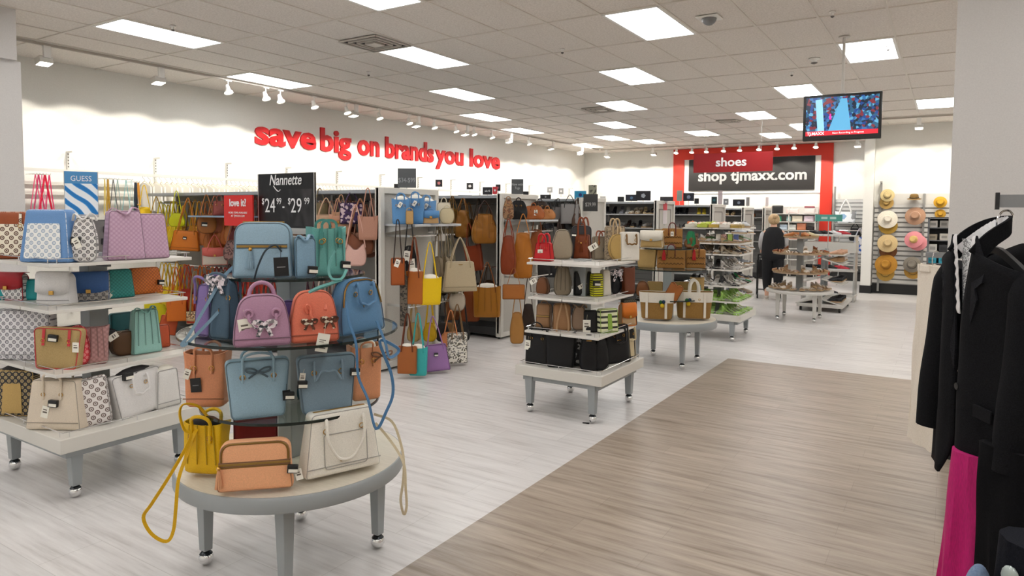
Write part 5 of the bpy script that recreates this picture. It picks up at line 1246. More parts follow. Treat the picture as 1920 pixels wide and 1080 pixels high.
# lower row heroes
hangY(332, 602, YF-.1, 34, 40, 60, .09, 'bright orange tote hanging on the lower row of the nearest gondola', '#e0751a', 'box', group=GF, p=8, hmat='#d9691f', face=-8)
hangY(312, 627, YF-.18, 30, 36, 90, .08, 'burnt orange bag hanging lowest at the left', '#c4552a', 'box', group=GF, roll=12, hmat='#cf6a30')
hangY(293, 606, YF+.02, 40, 44, 40, .10, 'lemon yellow bag with dark stuffing on the lower row', '#dcd01a', 'tote', group=GF, extras=('stuffing@1',))
hangY(366, 606, YF-.1, 30, 22, 74, .07, 'red bag with a printed floral flap and a wide taupe strap', '#b8341d', 'box', group=GF, c2='print:#d9b98c:#7a4a2a:60', extras=('flap@.3',), hmat='#8f8061', hr=.012)
hangY(384, 600, YF+.02, 40, 56, 30, .09, 'dark red handbag behind the printed flap bag', '#8f1a1c', 'sack', group=GF)
hangY(350, 585, YF+.06, 34, 44, 44, .08, 'red orange bag in the middle of the lower row', '#c23a22', 'sack', group=GF)
hangY(415, 596, YF+.04, 40, 56, 30, .09, 'crimson bag right of the printed flap bag', '#7e1c26', 'sack', group=GF)
hangY(700, 640, YF+.02, 36, 60, 40, .09, 'blue grey tote near the end frame on the lower row', '#7d93a8', 'box', group=GF)
# packed crowds, edge on, colours running from yellow to red and rose
def ramp(t):
    if t < .14: return random.choice(['#e5c71a', '#d6dd15', '#d9b012', '#efe23a'])
    if t < .24: return random.choice(['#8a4a1a', '#c98f1a', '#5d3a1c', '#e0a32a'])
    if t < .42: return random.choice(['#b5632a', '#9b5a2d', '#c97a3a', '#6b3f22', '#a8603c'])
    if t < .55: return random.choice(['#7a2f2a', '#8f4a3c', '#5a2a28', '#2a2a36'])
    if t < .75: return random.choice(['#3a3530', '#6e5138', '#1f2430', '#8a6a4e'])
    return random.choice(['#c79f86', '#a87860', '#5a3a5e', '#d0a898', '#8a5c4a', '#1f1c20', '#b98b74'])
def ramp2(t):
    if t < .12: return random.choice(['#e0c41c', '#d9a41a'])
    if t < .3: return random.choice(['#d9691f', '#c9501f', '#e07a22'])
    if t < .6: return random.choice(['#b8281f', '#9c1f22', '#c73a24', '#7a1a1e', '#5c1a20'])
    if t < .8: return random.choice(['#6a2430', '#3a2430', '#4a2a3a'])
    return random.choice(['#c7b49e', '#8a6a5c', '#b58c8c', '#4a3a36', '#d5c8b8', '#7c5c50'])
random.seed(11)
NC = 46
protoC = {}
def crowd(i, n, x0, x1, y, zb, col, h, drop, label, grp):
    x = x0+(x1-x0)*i/(n-1); key = col
    rz = radians(random.uniform(40, 75))
    hh = h*random.uniform(.85, 1.15)
    if key in protoC:
        t = copy_tree(protoC[key]); t.location = (x, y, zb+random.uniform(-.06, .06)); t.rotation_euler = (0, 0, rz); tag(t, label, None, grp)
    else:
        t = protoC[key] = hangbag((x, y, zb), .23, h, .085, drop, label, col, 'sack', rz=rz, group=grp, lowdetail=True, sag=.008, hr=.006)
    return t
def crowd_row(zb, rmp, names, row):
    cnt = {}
    for i in range(NC):
        nm = names[min(5, int(i/(NC-1)*6))]; cnt[nm] = cnt.get(nm, 0)+1
        crowd(i, NC, -9.35, -5.3, 5.50, zb, rmp(i/(NC-1)), .25, .33, '%s bag packed in the %s row of the nearest gondola, %s from the left' % (nm, row, ORD[cnt[nm]-1]), 'packed bags on the %s row of the nearest gondola' % row)
crowd_row(1.26, ramp, ('yellow', 'amber', 'brown', 'maroon', 'dark', 'rose'), 'upper')
protoC = {}
crowd_row(.40, ramp2, ('yellow', 'orange', 'red', 'crimson', 'wine', 'beige'), 'lower')
# small end shelf with totes hidden behind the red promo sign
t = thing('hanging_shelf', 'narrow blue grey shelf fixed to the upper bar of the nearest gondola', 'shelf', (-7.85, 5.30, 1.66))
MB().box(-.32, .75, -.14, .14, -.02, 0).build('shelf_board', plain('#8fa6bd', .35, .2, 'blue_grey_shelf'), t)
MB().box(-.32, -.3, 0, .28, -.06, -.02).box(.53, .55, 0, .28, -.06, -.02).build('shelf_bracket', STEEL, t)
for i, (px, w_, hh, c, lab) in enumerate(((412, 26, 28, '#8a4038', 'maroon tote with raised handles on the narrow shelf'), (432, 24, 24, '#a9605a', 'rose tote beside the maroon tote on the narrow shelf'), (462, 30, 24, '#c08b74', 'blush tote on the narrow shelf near the red promo sign'))):
    p = atY(px, 402, 5.24); s = depth(p)/F
    bag(lab, c, w_*s, hh*s, .1, 'trap', handles=('arch', .035, .07, .005), loc=(p.x, p.y, 1.661), rz=atan2(-p.x, p.y), group='totes on the narrow shelf')
# ================================================================ things hung along the left wall rail
NK = 'necklaces and lanyards on the left wall rail'
hk = None
def wallhook(y, z=2.20):
    pass
def strand(y, z, L_, spread, c, lab, n=1, r=.006, grp=NK, name='lanyard', cat='lanyard'):
    t = thing(name, lab, cat, (X0+.30, y, z), 0, grp)
    MB().sweep(catmull([(0, 0, 0), (0, -spread*.55, -L_*.5), (0, -spread, -L_*.93), (.01, -spread*.6, -L_), (.02, spread*.6, -L_), (0, spread, -L_*.93), (0, spread*.55, -L_*.5), (0, .004, 0)], 4), r, n=6).build('cord', plain(c, .5, 0, 'cord'), t)
    MB().sweep([(-.26, 0, .012), (-.02, 0, .012), (.03, 0, .0), (.045, 0, .02)], .004, n=6).build('hook', STEEL, t)
    return t
for i, (px, c, L_, sp, r) in enumerate(((66, '#e0567a', .42, .06, .006), (72, '#c9386a', .45, .06, .008), (78, '#e58aa8', .5, .05, .005), (84, '#d0103c', .5, .08, .012), (92, '#d93a6a', .46, .05, .007))):
    y = atX(px, 330, X0+.3).y; strand(y, 2.17, L_+.05, sp, c, 'pink hanging cord, %s from the window on the wall rail' % ORD[i], r=r)
for i, (px, c, L_, sp, r) in enumerate(((162, '#b8a64a', .5, .05, .006), (167, '#a89a3a', .5, .04, .007), (173, '#b5b06a', .5, .07, .005), (196, '#c9b25a', .5, .015, .006), (202, '#a5822f', .55, .02, .012), (212, '#5a5c60', .52, .06, .006), (220, '#8fa8a4', .5, .05, .005), (236, '#7fb5b8', .5, .06, .005), (246, '#b8d0d0', .5, .04, .004))):
    y = atX(px, 335, X0+.3).y; strand(y, 2.15, L_, sp, c, '%s hanging cord, %s right of the blue brand sign' % (('olive', 'moss', 'sage', 'gold', 'bronze', 'charcoal', 'grey teal', 'aqua', 'pale aqua')[i], ORD[i]), r=r)
y = atX(254, 345, X0+.3).y; strand(y, 2.12, .5, .02, '#1f2a38', 'dark navy hanging belt on the left wall rail', r=.016)
y = atX(259, 345, X0+.3).y; strand(y, 2.12, .32, .02, '#c98a2a', 'amber hanging belt on the left wall rail', r=.012)
# earring cards on hooks farther along: pale hangers
hg = None
k = 0
for y in [5.6+.085*i for i in range(66)]:
    if hg is None:
        hg = t = thing('wall_hanger', '', 'clothes hanger', (X0+.30, y, 2.12))
        MB().sweep(catmull([(0, 0, .09), (0, -.02, .11), (0, -.03, .08), (0, 0, .05), (0, 0, .02)], 3), .004, n=5).build('hook', STEEL, t)
        MB().sweep([(-.14, 0, -.05), (-.02, 0, .02), (.02, 0, .02), (.14, 0, -.05)], .007, n=5).build('arm', plain('#e9dfc9', .5, 0, 'hanger_plastic'), t)
        MB().prism(rounded([(-.15, -.42, .02), (.15, -.42, .02), (.14, -.055, .01), (.03, .0, .01), (-.03, .0, .01), (-.14, -.055, .01)]), -.012, .012).build('garment', plain('#f1eee6', .8, 0, 'pale_cloth'), t)
    else: t = copy_tree(hg); t.location = (X0+.30, y, 2.12)
    t.rotation_euler = (0, 0, radians(random.uniform(-12, 12)))
    tag(t, 'pale garment on the left wall rail, %s in bay %s from the window' % (ORD[int((y-4.70) % 1.2275/.0851)], ORD[int((y-4.70)//1.2275)]), None, 'pale garments along the left wall rail'); k += 1
# small picture signs high on the left wall and on gondola tops
def wsign(px, py, wpx, hpx, X, lab, c='#141418', art=None, Y=None):
    p = atX(px, py, X) if Y is None else atY(px, py, Y); s = depth(p)/F
    t = thing('topper_sign', lab, 'sign', p, atan2(-p.x, p.y)*.8, 'small signs along the tops of walls and gondolas')
    W, Hh = wpx*s, hpx*s
    MB().box(-W/2, W/2, -.006, .006, 0, Hh).build('sign_panel', plain(c, .4, 0, 'topper_card') if ':' not in c else mat_of(c), t, smooth=False)
    MB().bar((0, .01, -.08 if Y is None else min(-.03, 1.925-p.z)), (0, .01, Hh*.5), .006).build('stem', STEEL, t)
    if art: MB().lathe([(.001, -.001), (min(W, Hh)*.25, -.001), (min(W, Hh)*.25, .001)], 5, (0, 0, 0)).build('picture', plain(art, .5, 0, 'topper_art'), t, loc=(0, -.008, Hh*.5)).rotation_euler = (pi/2, 0, 0)
    return t
for a in ((823, 350, 13, 13, 'small black picture sign on the wall, first right of the tall grey price sign', '#17151a', '#b06a6a'), (881, 355, 12, 12, 'small black picture sign on the wall with a pale image, second', '#121216', '#d0d0d0'),
          (1031, 361, 10, 10, 'small pale grey wall sign third along the wall', '#9a9a9a', '#d9d9d9'), (1052, 364, 9, 11, 'small pale grey wall sign fourth along the wall', '#8d8d8d', '#d9d9d9')):
    wsign(a[0], a[1], a[2], a[3], X0+.35, a[4], a[5], a[6])
def topper(px, py, wpx, hpx, Y, lab, c, art=None): return wsign(px, py, wpx, hpx, 0, lab, c, art, Y)
t = topper(763, 352, 34, 36, 5.9, 'tall grey price sign on top of the nearest gondola end', '#55585a')
text('lettering', '$34-$99', .075, plain('#9fa2a4', .6, 0, 'grey_letter'), t, (0, -.008, .06), extrude=.0005, sx=.75)
topper(744, 354, 10, 9, 6.1, 'small black sign left of the tall grey price sign', '#17171a')
topper(872, 372, 26, 6, 8.0, 'low black sign on top of the second gondola', '#17171a')
t = topper(914, 365, 18, 14, 8.0, 'black sign with a red label on top of the second gondola', '#1a1a20'); text('lettering', 'sale 40', .04, WL, t, (0, -.008, .04), extrude=.0004, sx=.7)
topper(928, 364, 9, 14, 7.95, 'small red label beside the black sign on the second gondola', '#c4303a', '#e8e0e0')
topper(934, 358, 9, 12, 8.2, 'small dark picture sign behind the red label', '#24252b', '#90505a')
t = topper(970, 364, 22, 28, 8.2, 'grey tall sign with pale lines at the second gondola end', '#4b4e50'); text('lettering', 'New with\nTags', .05, plain('#b9bcbe', .6, 0, 'pale_grey_letter'), t, (0, -.008, .12), extrude=.0004, sx=.8)
topper(986, 366, 10, 7, 8.4, 'tiny dark sign right of the grey tall sign', '#2b2c30')
topper(1023, 373, 20, 8, 10.2, 'low black sign on top of the third gondola', '#15151a', '#8a8a8a')
topper(1088, 373, 22, 15, 10.5, 'blue picture sign at the end of the third gondola', '#1d8ab4', '#1a2f6a')
topper(1111, 366, 15, 19, 10.8, 'olive grey picture sign at the end of the third gondola', 'print:#8b8a76:#4c4c40:20')
t = topper(1107, 396, 27, 32, 10.2, 'dark price sign with white lettering at the third gondola end', '#2f302f', None); text('lettering', '$29.99', .09, plain('#b5b5b0', .6, 0, 'pale_letter'), t, (0, -.008, .08), extrude=.0005, sx=.7)
t = topper(1130, 402, 10, 34, 11.03, 'narrow white sign with two red labels', '#e9e6e2'); MB().box(-.05, .05, -.009, -.006, .03, .10).box(-.05, .05, -.009, -.006, .14, .2).build('label', plain('#c43a44', .5, 0, 'red_label'), t)
topper(1164, 378, 12, 9, 12.9, 'first small black sign on the shoe gondola top', '#15161a')
topper(1184, 377, 22, 12, 12.9, 'dark blue picture sign on the shoe gondola top', '#1d2230', '#5a7a9a')
topper(1206, 376, 27, 18, 12.8, 'large black sign with a shoe picture on the shoe gondola top', '#0c0d16', '#9aa0a8')
topper(1250, 377, 24, 8, 13.0, 'low dark sign at the right of the shoe gondola top', '#2a2b2f')
t = topper(1246, 420, 9, 46, 13.05, 'tall narrow pink and white sign beside the framed gondola end', '#efe6e8'); MB().box(-.045, .045, -.009, -.006, .27, .42).build('label', plain('#e8636a', .5, 0, 'coral_label'), t)
topper(1274, 377, 10, 20, 15.8, 'grey green sign above the framed gondola end', '#9aa79c')
topper(1291, 377, 20, 15, 15.9, 'dark navy sign with a pale disc right of the grey green sign', '#141b2c', '#8a96b0')
topper(1306, 382, 8, 10, 15.8, 'small black sign right of the dark navy sign', '#101114')
topper(1339, 382, 10, 13, 15.7, 'dark teal sign left of the pink topped sign', '#0f2a33', '#2f6a70')
topper(1350, 383, 8, 26, 16.3, 'slim pink topped standing sign under the black wall sign', '#cbbfc2')
topper(1361, 384, 9, 11, 18.0, 'small grey picture sign right of the slim pink sign', '#77797c', '#d0d0d0')
topper(1385, 386, 21, 12, 18.0, 'black picture sign second from the right on the shoe gondolas', '#10131f', '#7a8292')
topper(1402, 386, 6, 16, 18.3, 'slim grey standing sign above the third framed gondola end', '#8f8c8a')
topper(1438, 386, 5, 16, 19.3, 'slim pale pink standing sign above the farthest gondola end', '#d5c8c6')
# ================================================================ shoes
ST = [(-.125, .012), (-.115, .030), (-.09, .040), (-.05, .043), (0, .034), (.05, .029), (.09, .031), (.115, .026), (.125, .012)]
def shoe(kind, c, label, c2=None, group=None):
    t = thing('shoe', label, 'shoe', (0, 0, 0), 0, group)
    m = mat_of(c) ; m2 = mat_of(c2) if c2 else m
    lift = {'pump': .075, 'sandal': .0, 'sneaker': .0, 'wedge': .05}[kind]
    zf = lambda y: lift*max(0, min(1, (y+.06)/.15))**1.3
    th = {'pump': .005, 'sandal': .014, 'sneaker': .022, 'wedge': .02}[kind]
    vs = []; fs = []; n = len(ST)
    for y, hw in ST:
        z = zf(y)
        for x, zz in ((-hw, z+.001), (hw, z+.001), (hw, z+th), (-hw, z+th)): vs.append((x, y, zz if kind != 'wedge' else (0.001 if zz < z+.01 else zz)))
    for i in range(n-1):
        for q in range(4): r = (q+1) % 4; fs.append((i*4+q, i*4+r, i*4+4+r, i*4+4+q))
    fs.append((3, 2, 1, 0)); fs.append(tuple((n-1)*4+q for q in range(4)))
    MB().add(vs, fs).build('sole', mat_of(c2) if c2 and kind != 'pump' else (m if kind == 'pump' else mat_of('#b89a74')), t)
    def shell(y0, y1, hh, close=True):
        vs = []; fs = []; K = 7; M = 8
        for i in range(K+1):
            y = y0+(y1-y0)*i/K
            hw = 0
            for a, b in zip(ST, ST[1:]):
                if a[0] <= y <= b[0]: hw = a[1]+(b[1]-a[1])*(y-a[0])/(b[0]-a[0])
            hz = hh(i/K)
            for j in range(M+1):
                a_ = pi*j/M; vs.append((hw*cos(a_)*1.0, y, zf(y)+th+hz*sin(a_)**.7))
        for i in range(K):
            for j in range(M): a_ = i*(M+1)+j; fs.append((a_, a_+1, a_+M+2, a_+M+1))
        return vs, fs
    if kind in ('pump', 'wedge'):
        u = MB(); u.add(*shell(-.124, -.045, lambda s: .012+.026*s**.6)); 
        o = u.build('toe', m, t); o.modifiers.new('s', 'SOLIDIFY').thickness = .002
        b = MB(); P = [(-.03, .06, zf(.06)+th), (-.031, .09, zf(.09)+th), (-.024, .116, zf(.115)+th), (0, .126, zf(.125)+th), (.024, .116, zf(.115)+th), (.031, .09, zf(.09)+th), (.03, .06, zf(.06)+th)]
        vs = [Vector(p) for p in P]+[Vector(p)+Vector((0, 0, h_)) for p, h_ in zip(P, (.006, .028, .045, .05, .045, .028, .006))]
        b.add(vs, [(i, i+1, i+8, i+7) for i in range(6)]); o = b.build('heel_counter', m, t); o.modifiers.new('s', 'SOLIDIFY').thickness = .003
        if kind == 'pump': MB().frustum((0, .112, .0), .006, .006, (0, .10, zf(.1)), .017, .02).build('heel', m2, t)
        else: MB().sweep([(.03, .07, zf(.07)+.03), (.02, .06, zf(.06)+.055), (-.02, .06, zf(.06)+.055), (-.03, .07, zf(.07)+.03)], .006, .0015, upv=(0, 1, 0)).build('ankle_strap', m2, t)
    elif kind == 'sandal':
        for y, hh in ((-.07, .034), (-.02, .04)):
            hw = .04
            MB().sweep([(-hw*cos(pi*j/8), y, th*.6+hh*sin(pi*j/8)) for j in range(9)], .011, .0015, upv=(0, 0, 1)).build('strap', m, t)
    else:
        u = MB(); u.add(*shell(-.122, .03, lambda s: .018+.05*s)); u.build('toe', m, t).modifiers.new('s', 'SOLIDIFY').thickness = .002
        u = MB(); P = [(-.031, .02), (-.031, .07), (-.026, .112), (0, .124), (.026, .112), (.031, .07), (.031, .02)]
        vs = [(x, y, th) for x, y in P]+[(x*.85, y, th+.055) for x, y in P]; u.add(vs, [(i, i+1, i+8, i+7) for i in range(6)]); o = u.build('heel_counter', m, t); o.modifiers.new('s', 'SOLIDIFY').thickness = .004
    return t
SH = {}
def put_shoe(kind, c, loc, rz, label, group, c2=None, s=1.0, tilt=0, rollx=0):
    k = (kind, c, c2)
    if k in SH: t = copy_tree(SH[k])
    else: t = SH[k] = shoe(kind, c, '', c2)
    t.location = loc; t.rotation_euler = (tilt, rollx, rz); t.scale = (s, s, s)
    return tag(t, label, 'shoe', group)
random.seed(5)
cx, cy = CS
lv = [(.361, .42, .44, 'base', ['#a6d06a', '#b6dc86'], ['pump']), (.541, .40, .42, 'lowest shelf', ['#a6d06a', '#b6dc86', '#9ccc60'], ['pump']), (.751, .39, .40, 'second shelf', ['#1d7a44', '#e6e2dc', '#3a3a3a', '#c8c0b4'], ['pump']),
      (.971, .38, .38, 'third shelf', ['#cfcac4', '#b9b2a8', '#3f3d3c', '#e9e4de'], ['pump']), (1.181, .37, .37, 'fourth shelf', ['#c2b49e', '#e1dbd0', '#4a4440', '#a89880'], ['pump', 'wedge']), (1.331, .37, .37, 'fifth shelf', ['#d8b4a4', '#e8e4dc', '#b89c84', '#6a8a5a'], ['wedge', 'sneaker'])]
for z, hx, hy, nm, cols, kinds in lv:
    for i in range(6):     # along the side facing the aisle
        for dep in (0, 1):
            if dep and (i > 2 or z < .5): continue
            col = cols[(i+dep) % len(cols)] if 'base' in nm or 'lowest' in nm else random.choice(cols)
            put_shoe(kinds[i % len(kinds)], col, (cx+hx-.15-dep*.28, cy-hy+.08+i*.135, z), radians(90+random.uniform(-6, 6)), '%s on the %s of the tall shoe table, %s along the aisle%s' % (('heeled shoe' if kinds[i % len(kinds)] == 'pump' else 'flat shoe'), nm, ORD[i], ', behind' if dep else ''), 'shoes on the tall shoe table')
    for i in range(5):     # along the near side
        col = random.choice(cols)
        put_shoe(kinds[i % len(kinds)], col, (cx-hx+.07+i*.115, cy-hy+.15, z), radians(random.uniform(-8, 8)), 'shoe on the %s of the tall shoe table, %s along the near side' % (nm, ORD[i]), 'shoes on the tall shoe table')
# top of the shoe table: boxes, trays and flats
bx_ = [(-.30, -.30, '#d9d4c4'), (-.13, -.32, '#b9c64a'), (.02, -.30, '#f1ede6'), (.17, -.31, '#e8e2d6'), (.31, -.28, '#efeae0'), (-.25, -.05, '#cdbba4'), (.25, .0, '#f0ece4')]
for i, (dx, dy, c) in enumerate(bx_):
    t = thing('shoe_box', 'open pale tray on top of the tall shoe table, %s from the near left' % ORD[i], 'box', (cx+dx, cy+dy, 1.541), radians(random.uniform(-8, 8)), 'trays on top of the tall shoe table')
    MB().box(-.07, .07, -.10, .10, 0, .005).box(-.07, -.066, -.10, .10, 0, .045).box(.066, .07, -.10, .10, 0, .045).box(-.07, .07, -.10, -.096, 0, .045).box(-.07, .07, .096, .10, 0, .045).build('tray', plain(('#c9a84a' if i in (2, 4, 5) else c), .6, 0, 'tray_card'), t)
    MB().sphere((-.02, 0, .04), .05, 10, (.7, 1.6, .7)).sphere((.03, .01, .05), .045, 10, (.6, 1.6, .6)).build('wrapped_contents', plain(c, .5, 0, 'wrap'), t)
for i, (dx, dy, c) in enumerate(((-.34, -.12, '#d9733a'), (-.05, -.1, '#c8d84a'), (.1, -.1, '#e9c8b4'), (.34, -.1, '#dcdcdc'), (.3, .2, '#c8ccd0'), (.15, .2, '#e6e0d8'))):
    put_shoe('sneaker', c, (cx+dx, cy+dy, 1.541), radians(60+i*30), 'flat shoe lying on top of the tall shoe table, %s from the left' % ORD[i], 'shoes on top of the tall shoe table')
for i in range(4):
    t = thing('shoe_box', ('cream', 'pink', 'lime', 'blue striped')[i]+' upright box on the fifth shelf of the tall shoe table', 'box', (cx+.05+i*.08, cy-.25, 1.331), radians(10), 'upright boxes on the tall shoe table')
    MB().box(-.03, .03, -.03, .03, 0, .12).build('carton', plain(('#ece6da', '#e6b8b0', '#b5cf6a', '#5a6a9a')[i], .6, 0, 'carton'), t, bevel=.003)
# sandals on the round two tier table
cx, cy = CK
for z, R_, n, nm, cols in ((.521, .36, 18, 'table top', ['#c9b8a4', '#8a6a4c', '#d8ccbe', '#a89484']), (.791, .31, 15, 'middle tier', ['#d8b08c', '#c9a07a', '#e0d4c4', '#b98a64']), (1.101, .31, 15, 'upper tier', ['#b5703a', '#8a4a24', '#c9b49a', '#3a2a22', '#e8ddd0'])):
    for i in range(n):
        a = 2*pi*i/n+.1
        if sin(a) > .75: continue
        c = random.choice(cols)
        put_shoe('sandal' if (i % 4) else 'wedge', c, (cx+R_*cos(a), cy+R_*sin(a), z), a+pi/2+random.uniform(-.25, .25), '%s sandal on the %s of the round sandal table, %s around its rim' % ('flat' if i % 4 else 'wedge', nm, ORD[i]), 'sandals on the round sandal table')
for i, (dx, dy, c) in enumerate(((-.02, -.1, '#16161a'), (.06, -.14, '#1c1c20'), (.14, -.08, '#e6e6e6'), (-.1, -.08, '#b07a4a'), (.22, -.05, '#c9a23a'))):
    pass
t = thing('display_riser', 'small round grey top tier carrying brown shoes above the sandal table', 'display stand', (cx, cy, 1.34))
MB().lathe([(.001, 0), (.25, 0), (.25, .018), (.001, .018)], 36).build('disc', plain('#a9927a', .5, 0, 'tier_brown'), t)
for i in range(7):
    a = 2*pi*i/7
    if sin(a) > .85: continue
    put_shoe('sandal' if i % 2 else 'sneaker', random.choice(['#b5703a', '#8a4a24', '#c9b49a', '#d8c8a0']), (cx+.15*cos(a), cy+.15*sin(a), 1.359), a+pi/2, 'brown shoe on the small top tier of the sandal table, %s around' % ORD[i], 'shoes on the top tier of the sandal table')
# slanted shoe rack behind the sandal table
t = thing('shoe_rack', 'grey wheeled rack with slanted shelves of dark shoes behind the sandal table', 'shoe rack', (-1.90, 13.6, 0))
MB().box(-.36, .40, -.42, .9, .08, .14).build('base', FXL, t, bevel=.005)
for x in (-.30, .34):
    for y in (-.34, .8): MB().lathe([(.04, -.016), (.04, .016)], 16).build('caster', plain('#222', .4, 0, 'rubber') if False else BLACK, t, loc=(x, y, .042)).rotation_euler = (pi/2, 0, pi/2)
MB().box(-.03, .03, -.02, .04, .14, 1.1).box(-.03, .03, .4, .46, .14, 1.1).build('post', FX, t)
tiers = [(.16, .08), (.42, .18), (.72, .24), (1.0, .02)]
for k, (z, sl) in enumerate(tiers):
    for s in (-1, 1):
        o = MB().box(.04, .40, -.4, .4, -.01, .01).build('slanted_shelf', FXL, t, loc=(0, 0, z+sl)); o.rotation_euler = (0, radians(16 if k < 3 else 0), 0)
        if s < 0: o.rotation_euler = (0, radians(-16 if k < 3 else 0), 0); o.location.x = -.44
        if s < 0: o.location.x = -.42; o.location.z = z+sl-(.12 if k < 3 else 0)
    for i in range(4):
        cc = ['#17171a', '#1b1b20', '#a5805c', '#d6a88a'][k]
        if k == 2 and i > 1: cc = '#d8ccc4'
        put_shoe('sneaker', cc, (-1.90+.25, 13.6-.33+i*.2, z+sl-.06+(.06 if k == 3 else 0)), radians(-90+random.uniform(-8, 8)), '%s shoe on the slanted rack, %s shelf up, %s from the front' % (('black', 'black', 'tan', 'peach')[k], ORD[k], ORD[i]), 'shoes on the slanted rack')
t = thing('topper_sign', 'small teal sign on a bracket at the right of the sandal display', 'sign', tuple(atY(1556, 415, 13.3)), radians(6))
MB().box(-.24, .2, -.006, .006, 0, .12).build('sign_panel', plain('#4f9a8e', .4, 0, 'teal_card'), t)
MB().box(-.14, -.04, -.0075, -.006, .04, .08).box(0, .1, -.0075, -.006, .04, .08).build('picture', plain('#b9d8d0', .5, 0, 'pale_teal'), t); MB().bar((-.02, 0, -.62), (-.02, 0, 0), .008).build('stem', STEEL, t)
t = thing('shoe_rack', 'pale shelf unit with white trays behind the sandal display', 'shoe rack', (-1.95, 15.2, 0))
MB().box(-.55, .45, -.25, .25, .1, .14).box(-.55, .45, -.25, .25, .6, .63).box(-.55, .45, -.25, .25, .98, 1.18).box(-.55, .45, -.25, .25, 1.3, 1.32).build('shelf', FXL, t, bevel=.003)
MB().box(-.54, -.51, -.22, .22, 0, 1.32).box(.41, .44, -.22, .22, 0, 1.32).build('upright', STEEL, t)
for i, (dx, z, c, k) in enumerate(((-.3, 1.32, '#17171a', 'sneaker'), (-.12, 1.32, '#15151a', 'sneaker'), (.05, 1.32, '#e9e9e9', 'sneaker'), (.2, 1.32, '#c23a44', 'sneaker'), (-.35, .63, '#17171a', 'sneaker'), (-.2, .63, '#1f2026', 'sneaker'), (0, .63, '#2a2a2a', 'sneaker'), (.2, .63, '#d23a4a', 'sneaker'), (-.3, .14, '#15151a', 'sneaker'), (0, .14, '#333', 'sneaker'))):
    c = '#333338' if c == '#333' else c
    put_shoe(k, c, (-1.95+dx, 15.05, z), radians(90 if i % 2 else 70), 'trainer on the pale shelf unit behind the sandals, %s from the top left' % ORD[i], 'trainers on the pale shelf unit', c2='#e8e8e8', s=1.15)
# small pale shoe rack between the shoe table and the person
t = thing('shoe_rack', 'wheeled rack of silver and white shoes left of the walking person', 'shoe rack', (-3.15, 12.1, 0))
for z in (.35, .62, .88, 1.14, 1.40): MB().box(-.35, .32, -.3, .3, z-.02, z).build('shelf', FXL, t, bevel=.002)
MB().box(-.05, .05, -.05, .05, .06, 1.4).box(-.3, .3, -.3, .3, .06, .1).build('post', FX, t)
for x in (-.26, .26):
    for y in (-.26, .26): MB().sphere((x, y, .03), .03, 10).build('caster', BLACK, t)
for k, z in enumerate((.351, .621, .881, 1.141, 1.401)):
    for i in range(5):
        put_shoe(['sneaker', 'pump', 'sandal', 'wedge'][(i+k) % 4], random.choice(['#c9ccd0', '#e6e4e0', '#9a9ea4', '#3a3a40', '#d8c8b4']), (-3.15+.18-(i % 2)*.1, 12.1-.25+i*.12, z), radians(90+random.uniform(-10, 10)), 'shoe on the wheeled rack beside the person, %s shelf up, %s from the front' % (ORD[k], ORD[i]), 'shoes on the wheeled rack beside the person')
# shoes on the slatted gondolas
def gshoes(y, xs, z, cols, kinds, lab, grp, s=1.15):
    for i, x in enumerate(xs):
        put_shoe(kinds[i % len(kinds)], cols[i % len(cols)], (x, y, z), radians(random.uniform(-25, 25)), lab % ORD[i], grp, s=s)
gshoes(12.86, [-5.30, -5.18], 1.722, ['#e6dcc8', '#d8ccb8'], ['wedge'], 'cream shoe at the left of the upper shoe gondola shelf, %s of the pair', 'shoes on the first shoe gondola')
gshoes(12.86, [-5.86, -5.74, -5.55, -5.42, -5.05, -4.93], 1.722, ['#16161a', '#1a1a1e', '#8a8a90', '#d8d4cc', '#c9b48a', '#c9b48a'], ['pump'], 'heeled shoe on the upper shoe gondola shelf, %s from the left', 'shoes on the first shoe gondola')
gshoes(12.86, [-4.95, -4.86], 1.722, ['#101014'], ['wedge'], 'black wedge shoe near the framed end of the first shoe gondola, %s of the pair', 'shoes on the first shoe gondola')
gshoes(12.86, [-6.0+.14*i for i in range(8)], 1.452, ['#2a2624', '#16161a', '#9a948e', '#a8a4a0', '#3a2a24'], ['pump', 'sneaker'], 'dark or grey shoe on the second shoe gondola shelf, %s from the left', 'shoes on the first shoe gondola')
gshoes(12.86, [-6.0+.14*i for i in range(8)], 1.102, ['#2a2624', '#e8e2d8', '#9a948e', '#3a2a24'], ['pump', 'sneaker'], 'mixed shoe on the third shoe gondola shelf, %s from the left', 'shoes on the first shoe gondola')
gshoes(15.70, [-5.48, -5.38, -5.28, -5.16, -4.86, -4.74], 1.722, ['#14141a', '#1a1a20', '#14141a', '#1a1a20', '#d8c23a', '#d8c23a'], ['pump'], 'heeled shoe on the gondola under the black sign, %s from the left', 'shoes on the second shoe gondola')
gshoes(15.70, [-5.5+.15*i for i in range(6)], 1.402, ['#4a3a34', '#8a8480', '#16161a'], ['sneaker'], 'low shoe on the gondola under the black sign, %s from the left', 'shoes on the second shoe gondola')
gshoes(17.9, [-5.1, -4.95, -4.8, -4.65], 1.702, ['#b5702a', '#e8dcc4', '#e2d2b4', '#d8c090'], ['wedge', 'sneaker'], 'tan or cream shoe on the narrow gondola, %s from the left', 'shoes on the third shoe gondola')
gshoes(17.9, [-5.1, -4.95, -4.8, -4.65], 1.402, ['#e8dcc4', '#d8d89a', '#e2d2b4'], ['wedge', 'sneaker'], 'pale shoe on the lower shelf of the narrow gondola, %s from the left', 'shoes on the third shoe gondola')
gshoes(19.28, [-4.85, -4.72, -4.6, -4.48], 1.652, ['#d9771a', '#c9641a'], ['wedge', 'sneaker'], 'orange shoe on the farthest gondola, %s from the left', 'shoes on the fourth shoe gondola', 1.3)
